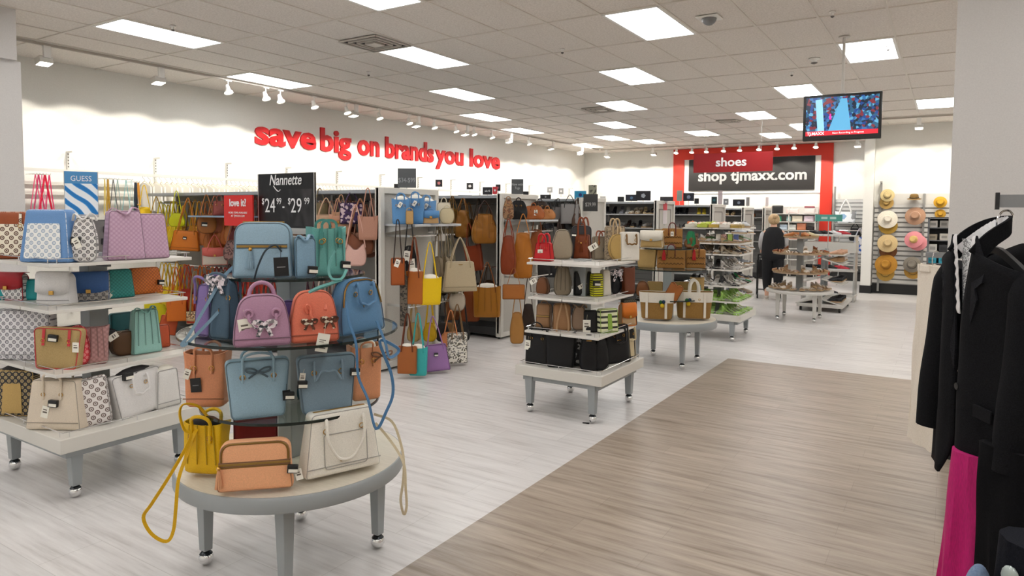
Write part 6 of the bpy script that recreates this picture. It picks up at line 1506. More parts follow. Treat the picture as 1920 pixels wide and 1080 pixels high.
# ================================================================ shelves on the back wall
t = thing('wall_shelf_unit', 'white four shelf wall unit of folded bags and boxes under the black sign', 'shelving unit', (-3.68, 20.3, 0))
for z in (.5, .8, 1.05, 1.31, 1.54, 1.76): MB().box(-.72, .66, -.22, .2, z-.02, z).build('shelf', plain('#dcdad5', .5, .1, 'unit_shelf'), t)
for x in (-.72, -.03, .65): MB().box(x-.012, x+.012, -.22, -.20, 0, 1.95 if x < 0 else 1.8).box(x-.012, x+.012, .18, .2, 0, 1.95).build('upright', SW, t)
MB().box(-.72, .66, .19, .2, .3, 1.95).build('back_panel', plain('#c8c6c2', .6, 0, 'unit_back'), t)
items = [(1440, 399, 14, 15, '#dccfc4', 'cream patterned bag'), (1457, 399, 19, 15, '#2b2b2b', 'dark grey structured handbag'), (1485, 398, 22, 9, '#ecd9d6', 'folded pink and white bag'), (1517, 398, 20, 10, '#e8dfdc', 'folded white bag'), (1517, 390, 18, 3, '#8a3040', 'flat crimson clutch'),
         (1457, 414, 13, 10, '#4fae86', 'green and white patterned bag'), (1478, 415, 8, 10, '#a9c4c4', 'pale aqua bag'), (1494, 415, 19, 11, '#ece2cc', 'cream rectangular bag'), (1516, 415, 18, 11, '#e6d3dc', 'pale pink rectangular bag'), (1529, 414, 4, 10, '#26262a', 'narrow black bag'),
         (1468, 431, 14, 10, '#c5d6e6', 'blue and white rounded bag'), (1484, 431, 15, 10, '#e4e6de', 'white folded bag'), (1502, 431, 16, 13, '#dd8f6c', 'orange peach bag'), (1519, 431, 14, 7, '#2a1f20', 'black clutch'),
         (1490, 447, 24, 6, '#e2a08c', 'folded coral cloth'), (1445, 431, 10, 9, '#d9b8b4', 'dusty rose bag')]
for px, py, w_, hh, c, lab in items:
    p = atY(px, py, 20.12); s = depth(p)/F
    zz = min((.8, 1.05, 1.31, 1.54, 1.76), key=lambda q: abs(q-p.z))
    zb = zz+.001 if py != 390 else zz+.16
    bag(lab+' on the white wall unit', c, w_*s, hh*s, .16, 'box', loc=(p.x, 20.2, zb), group='bags on the white wall unit', lowdetail=True, topd=.8)
# slatwall corner right of the red frame
t = thing('wall_shelf_unit', 'grey slatted wall bay with a tall upright between the red frame and the slim column', 'shelving unit', (-2.0, 20.4, 0))
sl = MB()
for k in range(18): sl.box(-.62, .5, -.01, .0, .28+k*.105, .36+k*.105)
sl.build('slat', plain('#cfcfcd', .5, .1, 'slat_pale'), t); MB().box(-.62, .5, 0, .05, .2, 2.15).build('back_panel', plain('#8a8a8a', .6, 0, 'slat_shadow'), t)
MB().box(-.62, -.58, -.06, -.02, 0, 2.5).build('upright', plain('#8d8d8b', .4, .4, 'upright_metal'), t)
MB().box(-.55, .35, -.4, -.02, 1.50, 1.52).box(-.55, .35, -.4, -.02, .45, .47).build('shelf', STEEL, t)
MB().box(-.6, .5, -.45, 0, 0, .2).build('plinth', BB, t)
p = atY(1585, 392, 20.0); s = depth(p)/F
bag('large white and blue beach tote with tall white handles beside the red frame', 'print:#eef2f6:#8fb4d8:9', 36*s, 22*s, .18, 'tote', handles=('peak', .14, .30, .018), loc=(p.x, 20.1, 1.521), group='beach bags', hmat='#f2f2ee')
p = atY(1611, 476, 18.6); s = depth(p)/F
bag('blue and purple floral beach bag hanging left of the slim column', 'print:#eef0fa:#2f62c0:14', 26*s, 32*s, .2, 'sack', loc=(p.x, 18.6, p.z), group='beach bags', handles=('peak', .1, .2, .01), sag=.02)
bag('black crossbody bag hanging under the white and blue tote', '#1b1c20', .3, .34, .1, 'sack', loc=(-2.05, 20.05, 1.05), handles=('peak', .1, .12, .01))
bag('dark striped bag left of the slim column on the slat bay', 'stripe:#d9dde2:#3a4450:20', .25, .34, .1, 'box', loc=(-1.75, 20.05, 1.521), handles=('peak', .1, .1, .01))
t = thing('clothes_rail', 'low chrome rail stand holding the floral beach bag', 'rail stand', (-1.75, 18.6, 0))
MB().bar((-.5, 0, 0), (-.5, 0, 1.35), .015).bar((.15, 0, 0), (.15, 0, 1.35), .015).bar((-.5, 0, 1.35), (.15, 0, 1.35), .015).bar((-.5, 0, .5), (.15, 0, .5), .012).bar((-.5, -.25, .02), (-.5, .25, .02), .015).bar((.15, -.25, .02), (.15, .25, .02), .015).build('frame', CHROME, t)
# ================================================================ hat wall
t = thing('slat_panel', 'pale slatted panel behind the hats with a grey header strip', 'slatwall', (-.3, 17.2, 0))
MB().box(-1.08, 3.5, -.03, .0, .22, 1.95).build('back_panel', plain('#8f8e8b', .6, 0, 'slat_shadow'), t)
sl = MB()
for k in range(17): sl.box(-1.08, 3.5, -.045, -.03, .24+k*.104, .31+k*.104)
sl.build('slat', plain('#dad8d3', .5, .1, 'slat_pale'), t)
MB().box(-1.0, 3.5, -.05, 0, 1.97, 2.2).build('header', plain('#d2cfc8', .5, 0, 'header_grey'), t)
MB().box(-.98, -.94, -.09, -.05, .05, 2.47).box(-.98, -.94, -.22, -.09, 2.44, 2.47).box(-.16, -.12, -.09, -.05, .2, 2.2).build('upright', plain('#9b9a96', .4, .4, 'upright_metal'), t)
def hat(px, py, rpx, rz_, c, lab, band=None, brim=1.0, crown=.42, tilt=78, dy=0, c2=None):
    Y_ = 16.98+dy; p = atY(px, py, Y_); s = depth(p)/F; R_ = rpx*s
    t = thing('straw_hat', lab, 'hat', p, 0, 'hats on the slatted wall')
    t.rotation_euler = (radians(tilt), 0, radians(rz_))
    m = mat_of(c) if ':' in c else pattern('straw', c, shade_hex(c, .8), 120)
    cr = R_*crown
    MB().lathe([(R_, -.012), (R_*.8, .0), (cr*1.12, .004), (cr*1.1, .012), (cr*.95, .006)], 36).build('brim', m if not c2 else mat_of(c2), t)
    MB().lathe([(cr*1.1, .004), (cr*1.02, cr*.5), (cr*.92, cr*.95), (cr*.7, cr*1.12), (.001, cr*1.0)], 30).build('crown', m, t)
    if band: MB().lathe([(cr*1.12, .008), (cr*1.10, cr*.32), (cr*1.0, cr*.32)], 30).build('band', mat_of(band), t)
    return t
HS = [(1664, 366, 12, 6, '#e0c88e', 'cream straw boater with a black band at the top of the left hat column', '#1f1a18', .5, 0), (1662, 380, 12, 0, '#c9a35a', 'tan straw hat tucked under the banded boater', '#3a2a1a', .45, .08),
      (1664, 411, 17, 4, '#efe6d4', 'wide white straw sun hat second in the left hat column', None, .4, 0), (1665, 423, 16, 0, '#c29a3a', 'golden straw hat tucked under the white sun hat', None, .4, .08),
      (1664, 456, 17, 4, '#dcc08c', 'pale straw sun hat with a pointed crown third in the left hat column', None, .42, 0), (1665, 470, 15, 0, '#7a4a24', 'dark brown hat tucked under the pale sun hat', None, .42, .08),
      (1661, 496, 19, -6, '#c28a2c', 'broad golden brown cowboy style hat fourth in the left hat column', '#8a5a1c', .42, 0), (1660, 512, 15, 0, '#c9a04a', 'golden hat with a black ribbon at the bottom of the left hat column', '#1f1a18', .45, .08),
      (1716, 405, 17, -4, '#b98f72', 'rose brown felt fedora at the top of the right hat column', '#e0cbb8', .45, 0), (1713, 449, 16, -14, '#e6c27a', 'straw hat with a pink brim second in the right hat column', '#e9d08a', .4, 0),
      (1721, 455, 15, 0, '#b07a34', 'brown hat tucked behind the pink brimmed hat', None, .4, .08), (1710, 496, 15, -6, '#8d8578', 'grey fedora with a black band third in the right hat column', '#1c1a1a', .5, 0), (1712, 508, 15, 0, '#c89a44', 'golden hat with a dark ribbon under the grey fedora', '#1c1a1a', .45, .08),
      (1763, 379, 11, 0, '#d9a528', 'bright golden bucket hat at the right of the hat wall', None, .6, 0), (1763, 401, 9, 0, '#c9982a', 'small golden hat below the bright bucket hat', None, .5, .05)]
for px, py, r_, rz_, c, lab, bd, cw, dy in HS: hat(px, py, r_, rz_, c, lab, bd, crown=cw, dy=dy, c2='#e8949a' if 'pink brim' in lab else None)
hat(1714, 372, 12, 0, '#8a6a34', 'two tone flat cap hat lying on the header of the hat wall', '#1f1a14', crown=.6, tilt=10, dy=0)
hat(1905, 350, 10, 0, '#d9a528', 'golden hat seen right of the wide column', None, crown=.6); hat(1900, 396, 12, 0, '#cf9a2a', 'lower golden hat seen right of the wide column', None, crown=.5)
# tall grey merchandise rack right of the hats
t = thing('merchandise_rack', 'tall grey mesh rack of small boxed goods right of the hats', 'display rack', (.02, 15.5, 0))
MB().box(-.34, -.31, -.2, .2, .08, 1.70).box(.40, .43, -.2, .2, .08, 1.70).build('side_panel', plain('#6f7072', .5, .2, 'rack_grey'), t)
MB().box(-.34, .43, .17, .19, .08, 1.70).build('back_panel', plain('#4d4e50', .6, .1, 'rack_back'), t)
for z in (.12, .36, .60, .82, 1.03, 1.26, 1.50, 1.68): MB().box(-.34, .43, -.2, .2, z-.012, z).build('shelf', plain('#7d7e80', .5, .2, 'rack_shelf'), t)
for x in (-.3, .38): 
    for y in (-.16, .16): MB().sphere((x, y, .04), .04, 10).build('caster', BLACK, t)
random.seed(3)
cols = [['#cfc9c0', '#a9a49c', '#bdb6ad'], ['#b0a38c', '#d9d2c6', '#8a7f72'], ['#e6e2da', '#3a3a3c', '#c9c4bc'], ['#2fa6bf', '#58bccb', '#d8d4cc'], ['#e2a07e', '#dd9674', '#d9b49a'], ['#e6dcc8', '#d8cfba', '#c9c0aa'], ['#b9b4ac', '#8f8a84', '#cfcac2']]
for k, z in enumerate((1.50, 1.26, 1.03, .82, .60, .36, .12)):
    for i in range(4):
        x = -.25+i*.175
        t = thing('boxed_item', '%s boxed item on the grey rack, %s shelf down, %s from the left' % (('grey', 'beige', 'white', 'turquoise', 'peach', 'cream', 'pale')[k], ORD[k], ORD[i]), 'boxed item', (.02+x, 15.42, z+.001), random.uniform(-.15, .15), 'boxed goods on the grey merchandise rack')
        c = cols[k][i % 3 if k not in (3, 4) else (0 if i < 3 else 2)]; h_ = random.uniform(.10, .16)
        MB().box(-.07, .07, -.05, .05, 0, h_).build('carton', plain(c, .5, 0, 'carton'), t, bevel=.003); MB().box(-.045, .045, -.052, -.05, h_*.3, h_*.7).build('label', plain(shade_hex(c, .75), .5, 0, 'label_ink'), t)
# ================================================================ the person, seen from behind
def skin_body(name, J, E_, mat, parent=None, sub=2, root=0):
    me = bpy.data.meshes.new(name); me.from_pydata([j[0] for j in J], E_, []); me.materials.append(mat)
    o = bpy.data.objects.new(name, me); COL.objects.link(o)
    if parent: o.parent = parent
    md = o.modifiers.new('skin', 'SKIN'); md.use_smooth_shade = True
    for i, (p, r) in enumerate(J):
        sv = me.skin_vertices[0].data[i]; sv.radius = r if isinstance(r, tuple) else (r, r); sv.use_root = (i == root)
    s = o.modifiers.new('sub', 'SUBSURF'); s.levels = s.render_levels = sub
    return o
SKIN = grain('#e0b49a', '#d8a98e', 60, .5, .5, .05, .001, 'skin')
P0 = (-2.94, 14.43)
t = thing('person', 'blond person in a black sleeveless vest and black trousers walking away past the shoe tables', 'person', (P0[0], P0[1], 0), radians(14)); t.scale = (1.15, 1.1, 1.02)
# body faces +y (away from the viewpoint), slight forward lean
J = [((0, 0, .90), (.125, .10)), ((0, .01, 1.05), (.12, .09)), ((0, .03, 1.22), (.14, .10)), ((0, .05, 1.36), (.12, .08)), ((0, .07, 1.43), .05), ((0, .085, 1.49), .052), ((0, .095, 1.575), (.072, .085)),
     ((-.15, .05, 1.345), .048), ((-.205, .04, 1.13), .038), ((-.19, .17, .98), .030), ((-.185, .22, .95), .024),
     ((.15, .05, 1.345), .048), ((.205, .04, 1.13), .038), ((.19, .17, .98), .030), ((.185, .22, .95), .024),
     ((-.08, 0, .84), .085), ((-.09, .06, .47), .055), ((-.09, .02, .10), .036), ((-.09, .07, .035), .030), ((-.095, .14, .03), .025),
     ((.08, 0, .84), .085), ((.09, -.02, .47), .055), ((.09, -.14, .13), .036), ((.09, -.11, .05), .030), ((.095, -.03, .03), .025)]
E_ = [(0,1),(1,2),(2,3),(3,4),(4,5),(5,6),(3,7),(7,8),(8,9),(9,10),(3,11),(11,12),(12,13),(13,14),(0,15),(15,16),(16,17),(17,18),(18,19),(0,20),(20,21),(21,22),(22,23),(23,24)]
body_ = skin_body('body', J, E_, SKIN, t)
def ringloft(sections, n=20):
    """sections: (cx, cy, z, rx, ry)"""
    vs = []; fs = []
    for (a, b, z, rx, ry) in sections:
        for i in range(n):
            q = 2*pi*i/n; vs.append((a+rx*cos(q), b+ry*sin(q), z))
    for k in range(len(sections)-1):
        for i in range(n): j = (i+1) % n; fs.append((k*n+i, k*n+j, (k+1)*n+j, (k+1)*n+i))
    fs.append(tuple(range(n-1, -1, -1))); fs.append(tuple((len(sections)-1)*n+i for i in range(n)))
    return vs, fs
CLOTH_B = grain('#0c0c10', '#141418', 80, .6, .85, .2, .002, 'black_cloth')
MB().add(*ringloft([(0, -.005, .76, .205, .155), (0, 0, .90, .205, .155), (0, .01, 1.05, .185, .14), (0, .03, 1.2, .19, .145), (0, .045, 1.32, .185, .13), (0, .055, 1.40, .14, .10), (0, .075, 1.46, .07, .075)])).build('vest', CLOTH_B, t, sub=1)
tr = MB()
tr.add(*ringloft([(-.085, .065, .10, .065, .075), (-.09, .06, .47, .082, .09), (-.085, .02, .78, .105, .125), (-.06, 0, .92, .12, .14)]))
tr.add(*ringloft([(.088, -.13, .13, .065, .075), (.09, -.03, .47, .082, .09), (.085, 0, .78, .105, .125), (.06, 0, .92, .12, .14)]))
tr.build('trousers', CLOTH_B, t, sub=1)
SL = plain('#b9b6b6', .8, 0, 'grey_sleeve')
for s in (-1, 1):
    MB().sweep([(s*.15, .05, 1.36), (s*.185, .045, 1.25), (s*.207, .04, 1.13), (s*.198, .10, 1.05), (s*.192, .16, .99)], .056, n=12, taper=[1.05, 1.0, .85, .8, .7]).build('sleeve', SL, t, sub=1)
hr_ = MB().sphere((0, 0, 0), .098, 20, (1, 1.08, 1.15)); o = hr_.build('hair', grain('#b08a5e', '#e3c79c', 30, 1, .5, .6, .004, 'blond_hair', (3, 3, .6)), t, loc=(0, .075, 1.60))
for v in o.data.vertices:
    if v.co.y > .05 and v.co.z < .02: v.co.y = .05
    if v.co.z < -.06: v.co.x *= 1.05
MB().sphere((0, 0, 0), .045, 12, (1, .8, 1)).build('hair_bun', grain('#b08a5e', '#e3c79c', 30, 1, .5, .6, .004, 'blond_hair', (3, 3, .6)), t, loc=(.01, -.03, 1.655))
f = MB()
for s in (-1, 1): f.sphere((s*.031, .178, 1.585), .010, 8)
f.build('eyes', plain('#2a2320', .3, 0, 'eye'), t)
f = MB()
f.sphere((0, .192, 1.555), .014, 8, (.8, 1.3, 1.4)); f.build('nose', SKIN, t)
MB().sphere((0, .178, 1.52), .018, 8, (1.2, .4, .4)).build('mouth', plain('#a86258', .5, 0, 'lips'), t)
for s in (-1, 1):
    MB().sphere((s*.083, .09, 1.565), .02, 8, (.4, .8, 1.2)).build('ear', SKIN, t)
    # hands: palm, four fingers curled on the cart handle, thumb
    hb = [((s*.186, .215, .952), .026), ((s*.184, .25, .945), .027), ((s*.184, .275, .94), .024)]
    skin_body('hand', hb+[((s*.165, .295, .94), .009), ((s*.162, .305, .915), .008), ((s*.178, .30, .94), .009), ((s*.176, .31, .912), .008), ((s*.19, .30, .94), .009), ((s*.19, .31, .912), .008), ((s*.203, .292, .94), .0085), ((s*.204, .30, .918), .0075), ((s*.158, .245, .935), .010), ((s*.152, .27, .918), .009)],
              [(0,1),(1,2),(2,3),(3,4),(2,5),(5,6),(2,7),(7,8),(2,9),(9,10),(1,11),(11,12)], SKIN, t, sub=1)
for s, y, z, tl in ((-1, .085, .0, 0), (1, -.075, .02, .35)):
    o = MB().add(*ringloft([(0, 0, .0, .042, .13), (0, 0, .03, .045, .135)])).build('shoe_sole', plain('#e6e0d8', .6, 0, 'shoe_white'), t, bevel=.005, loc=(s*.09, y, z)); o.rotation_euler = (-tl, 0, 0)
    u = MB().add(*ringloft([(0, 0, .03, .042, .125), (0, -.01, .06, .040, .105), (0, -.04, .10, .036, .06)])).build('shoe_upper', plain('#cfc4b8', .7, 0, 'shoe_beige'), t, sub=1, loc=(s*.09, y, z)); u.rotation_euler = (-tl, 0, 0)
# black rolling cart pushed by the person
t = thing('shopping_cart', 'black framed rolling cart pushed in front of the person', 'cart', (-3.12, 14.93, 0), radians(14))
c_ = MB()
for x in (-.22, .22):
    c_.bar((x, -.22, .90), (x, -.30, .10), .014).bar((x, -.30, .12), (x, .40, .12), .014).bar((x, .40, .12), (x, .42, .75), .014).bar((x, -.22, .90), (x, .42, .82), .012)
c_.bar((-.22, -.22, .905), (.22, -.22, .905), .014).bar((-.22, .42, .8), (.22, .42, .8), .012).bar((-.22, .40, .12), (.22, .40, .12), .012)
c_.build('frame', BLACK, t)
MB().box(-.2, .2, -.16, .38, .42, .44).box(-.2, -.19, -.16, .38, .44, .76).box(.19, .2, -.16, .38, .44, .76).box(-.2, .2, -.16, -.15, .44, .76).box(-.2, .2, .37, .38, .44, .76).build('basket', plain('#1a1a1c', .6, 0, 'basket_black'), t)
for x in (-.22, .22):
    for y in (-.28, .38): MB().lathe([(.058, -.014), (.06, 0), (.058, .014)], 18).build('wheel', BLACK, t, loc=(x, y, .06)).rotation_euler = (0, pi/2, 0)
# ================================================================ clothing rack at the right edge
def wool(c, c2, nm): return grain(c, c2, 300, .8, .95, .5, .0015, nm, detail=3, spec=.15)
t = thing('clothing_rack', 'grey metal clothing rack with square arms and a white wheeled foot at the right edge', 'clothing rack', (.62, 2.55, 0))
RK = plain('#8d8f91', .35, .4, 'rack_metal')
def wp(x, y, z): return (x-.62, y-2.55, z)
MB().box(-.02, .02, -.02, .02, .06, 1.80).build('post', RK, t)
a0 = Vector(wp(.112, 2.40, 1.765)); 
MB().box(-.5, .02, -.165, -.135, 1.746, 1.782).build('arm', plain('#8f9092', .35, .5, 'arm_metal'), t)
MB().box(-.508, -.498, -.17, -.13, 1.74, 1.788).build('arm_cap', plain('#2a2b2d', .4, .3, 'cap_dark'), t)
MB().box(-.05, .05, -1.05, -.02, 1.2, 1.24).box(-.05, .05, -1.10, -1.05, 1.19, 1.25).build('arm', CHROME, t)
ft = MB().box(-.04, .04, -1.1, 1.45, .05, .10).box(-.55, .6, -.04, .04, .05, .10).build('foot', plain('#d9d6d0', .4, .1, 'foot_white'), t, bevel=.004)
for x, y in ((0, -1.05), (0, 1.4), (-.52, 0), (.56, 0)): MB().sphere((x, y, .03), .03, 12).build('caster', CHROME, ft)
# the blazer: body, sleeves, lapels, hanger and a ruffled white shirt inside
def hanger(parent_thing=None, label=None, loc=(0, 0, 0), rz=0, w=.40, c='#141414'):
    t = thing('clothes_hanger', label, 'clothes hanger', loc, rz)
    MB().sweep(catmull([(0, 0, 0), (0, 0, .05), (0, 0, .085), (0, .012, .108), (0, .03, .112), (0, .042, .098), (0, .040, .082)], 4), .0028, n=8).build('hook', CHROME, t)
    MB().sweep(catmull([(-w/2, 0, -.075), (-w*.25, 0, -.03), (0, 0, .0), (w*.25, 0, -.03), (w/2, 0, -.075)], 4), .010, .006, upv=(0, 1, 0)).build('arms', plain(c, .4, 0, 'hanger_black'), t)
    return t
bz = (.118, 2.38, 1.655); brz = radians(-63)
hg_ = hanger(None, 'black hanger with a chrome hook carrying the black blazer', (bz[0], bz[1], 1.625), brz, w=.33)
t = thing('blazer', 'black wool blazer hanging on the rack arm over a ruffled shirt at the right edge', 'blazer', bz, brz, 'black blazers on the rack')
def folds(x, z, k, amp): return amp*sin(x*38+k)*min(1, max(0, -z/.25))+amp*.6*noise.noise(Vector((x*9+k, z*5, k)))
def coat_half(side):
    """front half of the blazer from the shoulder to the hem; side -1 left, 1 right; opening along x=0"""
    vs = []; fs = []; NX, NZ = 14, 26; Ln = .70
    for j in range(NZ+1):
        v = j/NZ; z = -Ln*v
        out = .20+.015*v-.02*sin(pi*min(1, v*1.25)); inn = .012+(.034*max(0, 1-v/.42)) + (.05*max(0, (v-.80)/.2)**2)
        for i in range(NX+1):
            u = i/NX; x = inn+(out-inn)*u
            sh = -.02-.062*(x/.20)**1.2 if True else 0
            zz = z+(sh if v == 0 else sh*(1-v))
            y = -.078*sqrt(max(0, 1-(x/(out+.002))**2.4))-.015+.0 + folds(x*side, z, 2+side, .010)
            vs.append((side*x, y, zz))
    for j in range(NZ):
        for i in range(NX): a_ = j*(NX+1)+i; fs.append((a_, a_+1, a_+NX+2, a_+NX+1))
    return vs, fs
WB = wool('#0b0b0d', '#1b1b1e', 'black_wool')
for s in (-1, 1):
    o = MB().add(*coat_half(s)).build('front', WB, t); o.modifiers.new('s', 'SOLIDIFY').thickness = .006
vs = []; fs = []; NX, NZ = 18, 20
for j in range(NZ+1):
    v = j/NZ; z = -.70*v; out = .20+.015*v-.02*sin(pi*min(1, v*1.25))
    for i in range(NX+1):
        x = -out+2*out*i/NX; sh = -.01-.07*(abs(x)/.20)**1.2
        vs.append((x, .07*sqrt(max(0, 1-(abs(x)/(out+.002))**2.4))+.005+folds(x, z, 7, .008), z+sh*(1-v)))
for j in range(NZ):
    for i in range(NX): a_ = j*(NX+1)+i; fs.append((a_, a_+1, a_+NX+2, a_+NX+1))
o = MB().add(vs, fs).build('back', WB, t); o.modifiers.new('s', 'SOLIDIFY').thickness = .006
for s in (-1, 1):
    P = catmull([(s*.170, 0, -.085), (s*.192, -.01, -.16), (s*.198, -.025, -.32), (s*.200, -.045, -.46), (s*.200, -.055, -.60)], 5)
    K = len(P); MB().sweep(P, .062, n=16, taper=[.75+.25*min(1, i/4)-.32*(i/K) for i in range(K)]).build('sleeve', WB, t)
    lp = [(s*.060, -.088, .012), (s*.098, -.080, -.075), (s*.104, -.092, -.115), (s*.078, -.096, -.135), (s*.090, -.096, -.165), (s*.012, -.094, -.38), (s*.012, -.092, -.30), (s*.034, -.090, -.10)]
    vs = [Vector(p) for p in lp]; o = MB().add(vs, [tuple(range(len(vs)))]).build('lapel', wool('#0f0f12', '#232327', 'lapel_wool'), t, smooth=False); o.modifiers.new('s', 'SOLIDIFY').thickness = .005
    if s > 0: MB().box(-.05, .05, -.003, .003, -.018, .018).build('pocket_flap', WB, t, loc=(s*.115, -.086, -.47), bevel=.002)
MB().sweep(catmull([(-.056, -.084, -.045), (-.060, -.05, .0), (-.050, .0, .034), (0, .03, .046), (.050, .0, .034), (.060, -.05, .0), (.056, -.084, -.045)], 5), .004, .022, upv=(0, 0, 1)).build('collar', WB, t)
MB().lathe([(.001, 0), (.010, 0), (.010, .004), (.001, .005)], 14).build('button', BLACK, t, loc=(.02, -.098, -.42)).rotation_euler = (pi/2, 0, 0)
t = thing('shirt', 'white shirt with a ruffled collar worn under the black blazer', 'shirt', bz, brz)
vs = []; fs = []
for j in range(11):
    for i in range(9):
        x = -.07+.14*i/8; z = .0-.045*j; vs.append((x*.8*(1-.6*j/10), -.062-.004*sin(i*2.4), z))
for j in range(10):
    for i in range(8): a_ = j*9+i; fs.append((a_, a_+1, a_+10, a_+9))
MB().add(vs, fs).build('front', pattern('print', '#e9e9e9', '#9a9a9c', 300), t)
ruff = []
for i in range(49):
    q = pi*i/48; r_ = .003*(1 if i % 2 else -1)
    ruff.append((-.050*cos(q), -.070+.088*sin(q)+r_, -.03+.082*sin(q)+r_))
MB().sweep(ruff, .0015, .012, upv=(0, .3, 1)).build('ruffle', plain('#eceaea', .8, 0, 'white_cotton'), t)
for s in (-1, 1):
    MB().sweep([(s*(.050-.036*k/14)+.003*(1 if k % 2 else -1), -.084-.004*(k % 2), .01-.016*k) for k in range(15)], .008, .0015, upv=(0, 1, 0)).build('placket_ruffle', plain('#eceaea', .8, 0, 'white_cotton'), t)
# a second black blazer behind, further along the arm
def simple_garment(name, label, cat, loc, rz, w0, w1, L_, d, mat, top=0.0, group=None, k=1, sleeves=False, amp=.012, n=44, waist=None):
    t = thing(name, label, cat, loc, rz, group); vs = []; fs = []; rows = 22
    for j in range(rows+1):
        v = j/rows; w_ = w0+(w1-w0)*v
        for i in range(n):
            a_ = 2*pi*i/n; c_, s_ = cos(a_), sin(a_); f = 1+(.10*v+.02)*sin(a_*7+k)+.05*v*sin(a_*13+2*k)
            vs.append((w_/2*c_*f, d/2*s_*f+amp*noise.noise(Vector((c_*3+k, s_*3, v*3))), -L_*v-(.07*abs(c_)**1.3*(1-v) if sleeves else 0)))
    for j in range(rows):
        for i in range(n): q = (i+1) % n; fs.append((j*n+i, j*n+q, (j+1)*n+q, (j+1)*n+i))
    fs.append(tuple(range(n)))
    MB().add(vs, fs).build('body', mat, t)
    if sleeves:
        for s in (-1, 1):
            P = catmull([(s*w0*.42, 0, -.085), (s*w0*.53, -.005, -.2), (s*w0*.60, -.01, -.40), (s*w0*.62, -.015, -.58)], 5)
            MB().sweep(P, .055, n=14, taper=[1-.3*i/len(P) for i in range(len(P))]).build('sleeve', mat, t)
    return t
simple_garment('blazer', 'second black blazer hanging close behind the one with the ruffled shirt', 'blazer', (.29, 2.43, 1.60), brz, .40, .44, .74, .10, WB, sleeves=True, k=2, group='black blazers on the rack')
simple_garment('blazer', 'third black blazer at the very right edge of the rack', 'blazer', (.41, 2.45, 1.60), brz, .40, .44, .76, .10, WB, sleeves=True, k=4, group='black blazers on the rack')
# black trousers under the blazers at the right edge
simple_garment('trousers', 'black trousers hanging low at the right edge in front of the magenta garment', 'trousers', (.215, 2.16, 1.12), radians(-25), .26, .24, .62, .10, wool('#09090b', '#131316', 'black_trouser'), k=3)
# cream trousers on the farther arm
CR_ = grain('#e9e0d2', '#ddd2c2', 200, .6, .85, .2, .001, 'cream_cotton')
t = thing('clothing_rack', 'second grey clothing rack with a white foot behind the black blazers', 'clothing rack', (.20, 4.55, 0))
MB().box(.12, .16, -.02, .02, .06, 1.55).build('post', RK, t)
MB().box(-.30, .14, -.012, .012, 1.485, 1.515).build('arm', RK, t)
ft = MB().box(-.09, -.03, -.75, .55, .05, .10).box(-.06, .5, -.03, .03, .05, .09).build('foot', plain('#d9d6d0', .4, .1, 'foot_white'), t, bevel=.004)
for y in (-.72, .52): MB().sphere((-.06, y, .03), .03, 12).build('caster', CHROME, ft)
for i, (x, y, kk) in enumerate(((-.065, 4.50, 1), (.0, 4.53, 4), (.06, 4.56, 6))):
    t = simple_garment('trousers', 'cream cotton trousers hanging on the farther arm, %s from the aisle' % ORD[i], 'trousers', (x, y, 1.44-.01*i), radians(-62), .22, .34, 1.02-.012*i, .09, CR_, k=kk, group='cream trousers on the farther arm', amp=.018)
    MB().sweep([(.11*cos(2*pi*q/24), .047*sin(2*pi*q/24), -.014) for q in range(24)], .003, .017, upv=(0, 0, 1), closed=True).build('waistband', CR_, t)
    for q in range(0, 24, 4): MB().box(-.007, .007, -.004, .004, -.03, .008).build('belt_loop', CR_, t, loc=(.114*cos(2*pi*q/24), .05*sin(2*pi*q/24), 0))
    MB().sweep(catmull([(0, 0, 0), (0, 0, .05), (0, .012, .085), (0, .03, .08)], 4), .0025, n=6).build('hanger_hook', CHROME, t)
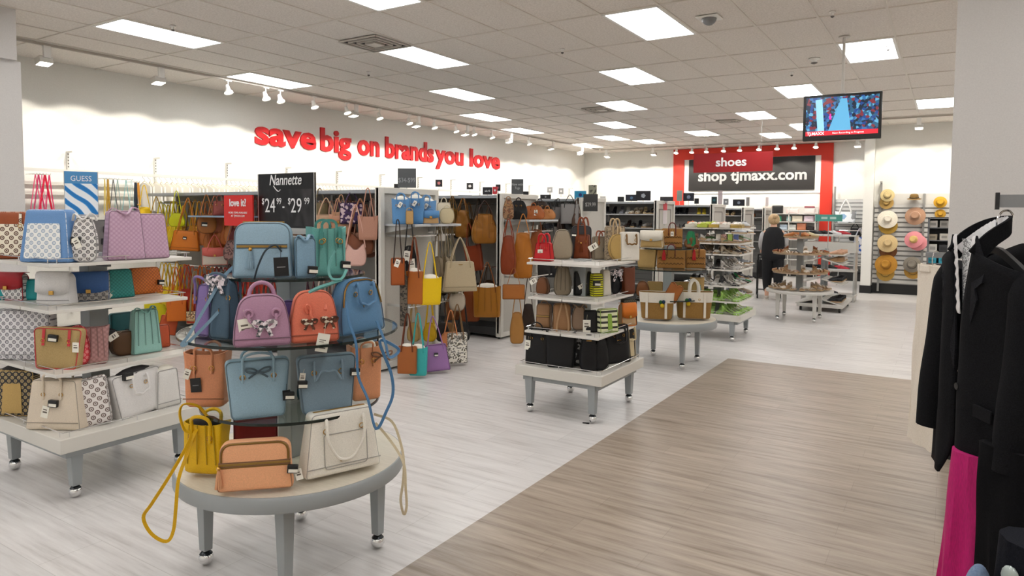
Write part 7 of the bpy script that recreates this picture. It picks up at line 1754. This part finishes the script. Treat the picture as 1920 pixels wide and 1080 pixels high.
simple_garment('trousers', 'black garment hanging behind the cream trousers', 'trousers', (.17, 4.62, 1.42), radians(-62), .22, .34, 1.06, .10, WB, k=9)
# magenta dress hanging low
MG = grain('#c4006e', '#a8005c', 60, .6, .7, .1, .001, 'magenta_cloth', (8, 8, 1))
simple_garment('dress', 'bright magenta dress hanging down to the floor under the black blazers', 'dress', (.10, 2.28, 1.06), radians(-35), .15, .28, .98, .10, MG, k=5, amp=.02)
# denim and dark knits at the bottom corner, on a low stack
t = thing('folded_jeans', 'blue denim garment at the bottom right corner', 'jeans', (.075, 1.60, .93), radians(-20))
MB().sphere((0, 0, 0), .05, 16, (.6, 1, 2.2)).sphere((.05, .02, -.02), .05, 16, (.6, 1, 2.0)).build('body', grain('#5b6f8c', '#7d90aa', 200, 1, .9, .4, .001, 'denim'), t, sub=1)
t = simple_garment('knit_top', 'dark navy knitted top with a grey badge at the bottom right corner', 'knit top', (.175, 1.62, 1.10), radians(-30), .14, .20, .70, .12, wool('#0c0d12', '#1c1e26', 'navy_knit'), k=8)
MB().sphere((0, 0, 0), .016, 12, (1, .5, 1.4)).build('badge', plain('#a9b4b0', .3, .3, 'badge'), t, loc=(-.02, -.07, -.06))
# near bar end that shows at the right edge
t = thing('clothes_rail', 'chrome square tube end with an upright at the right edge in front of the blazer', 'clothes rail', (.34, 1.84, 0))
MB().box(-.015, .015, -.015, .015, .0, 1.42).box(-.09, .25, -.012, .012, 1.40, 1.432).build('tube', plain('#b9bbbd', .2, .8, 'bright_metal'), t, bevel=.003)
MB().box(-.105, -.088, -.016, .016, 1.395, 1.437).build('end_cap', plain('#8d8f91', .3, .6, 'end_cap_metal'), t, bevel=.003)
MB().box(-.25, .25, -.03, .03, 0, .03).build('foot', RK, t)
# small dropped clip on the floor near the middle table
t = thing('floor_clip', 'tiny black plastic clip lying on the floor beside the middle square table', 'clip', tuple(at(1098, 794, 0.0)), .3)
MB().box(-.025, .025, -.006, .006, 0, .008).box(.005, .03, -.010, .010, .0, .006).build('clip_body', BLACK, t)
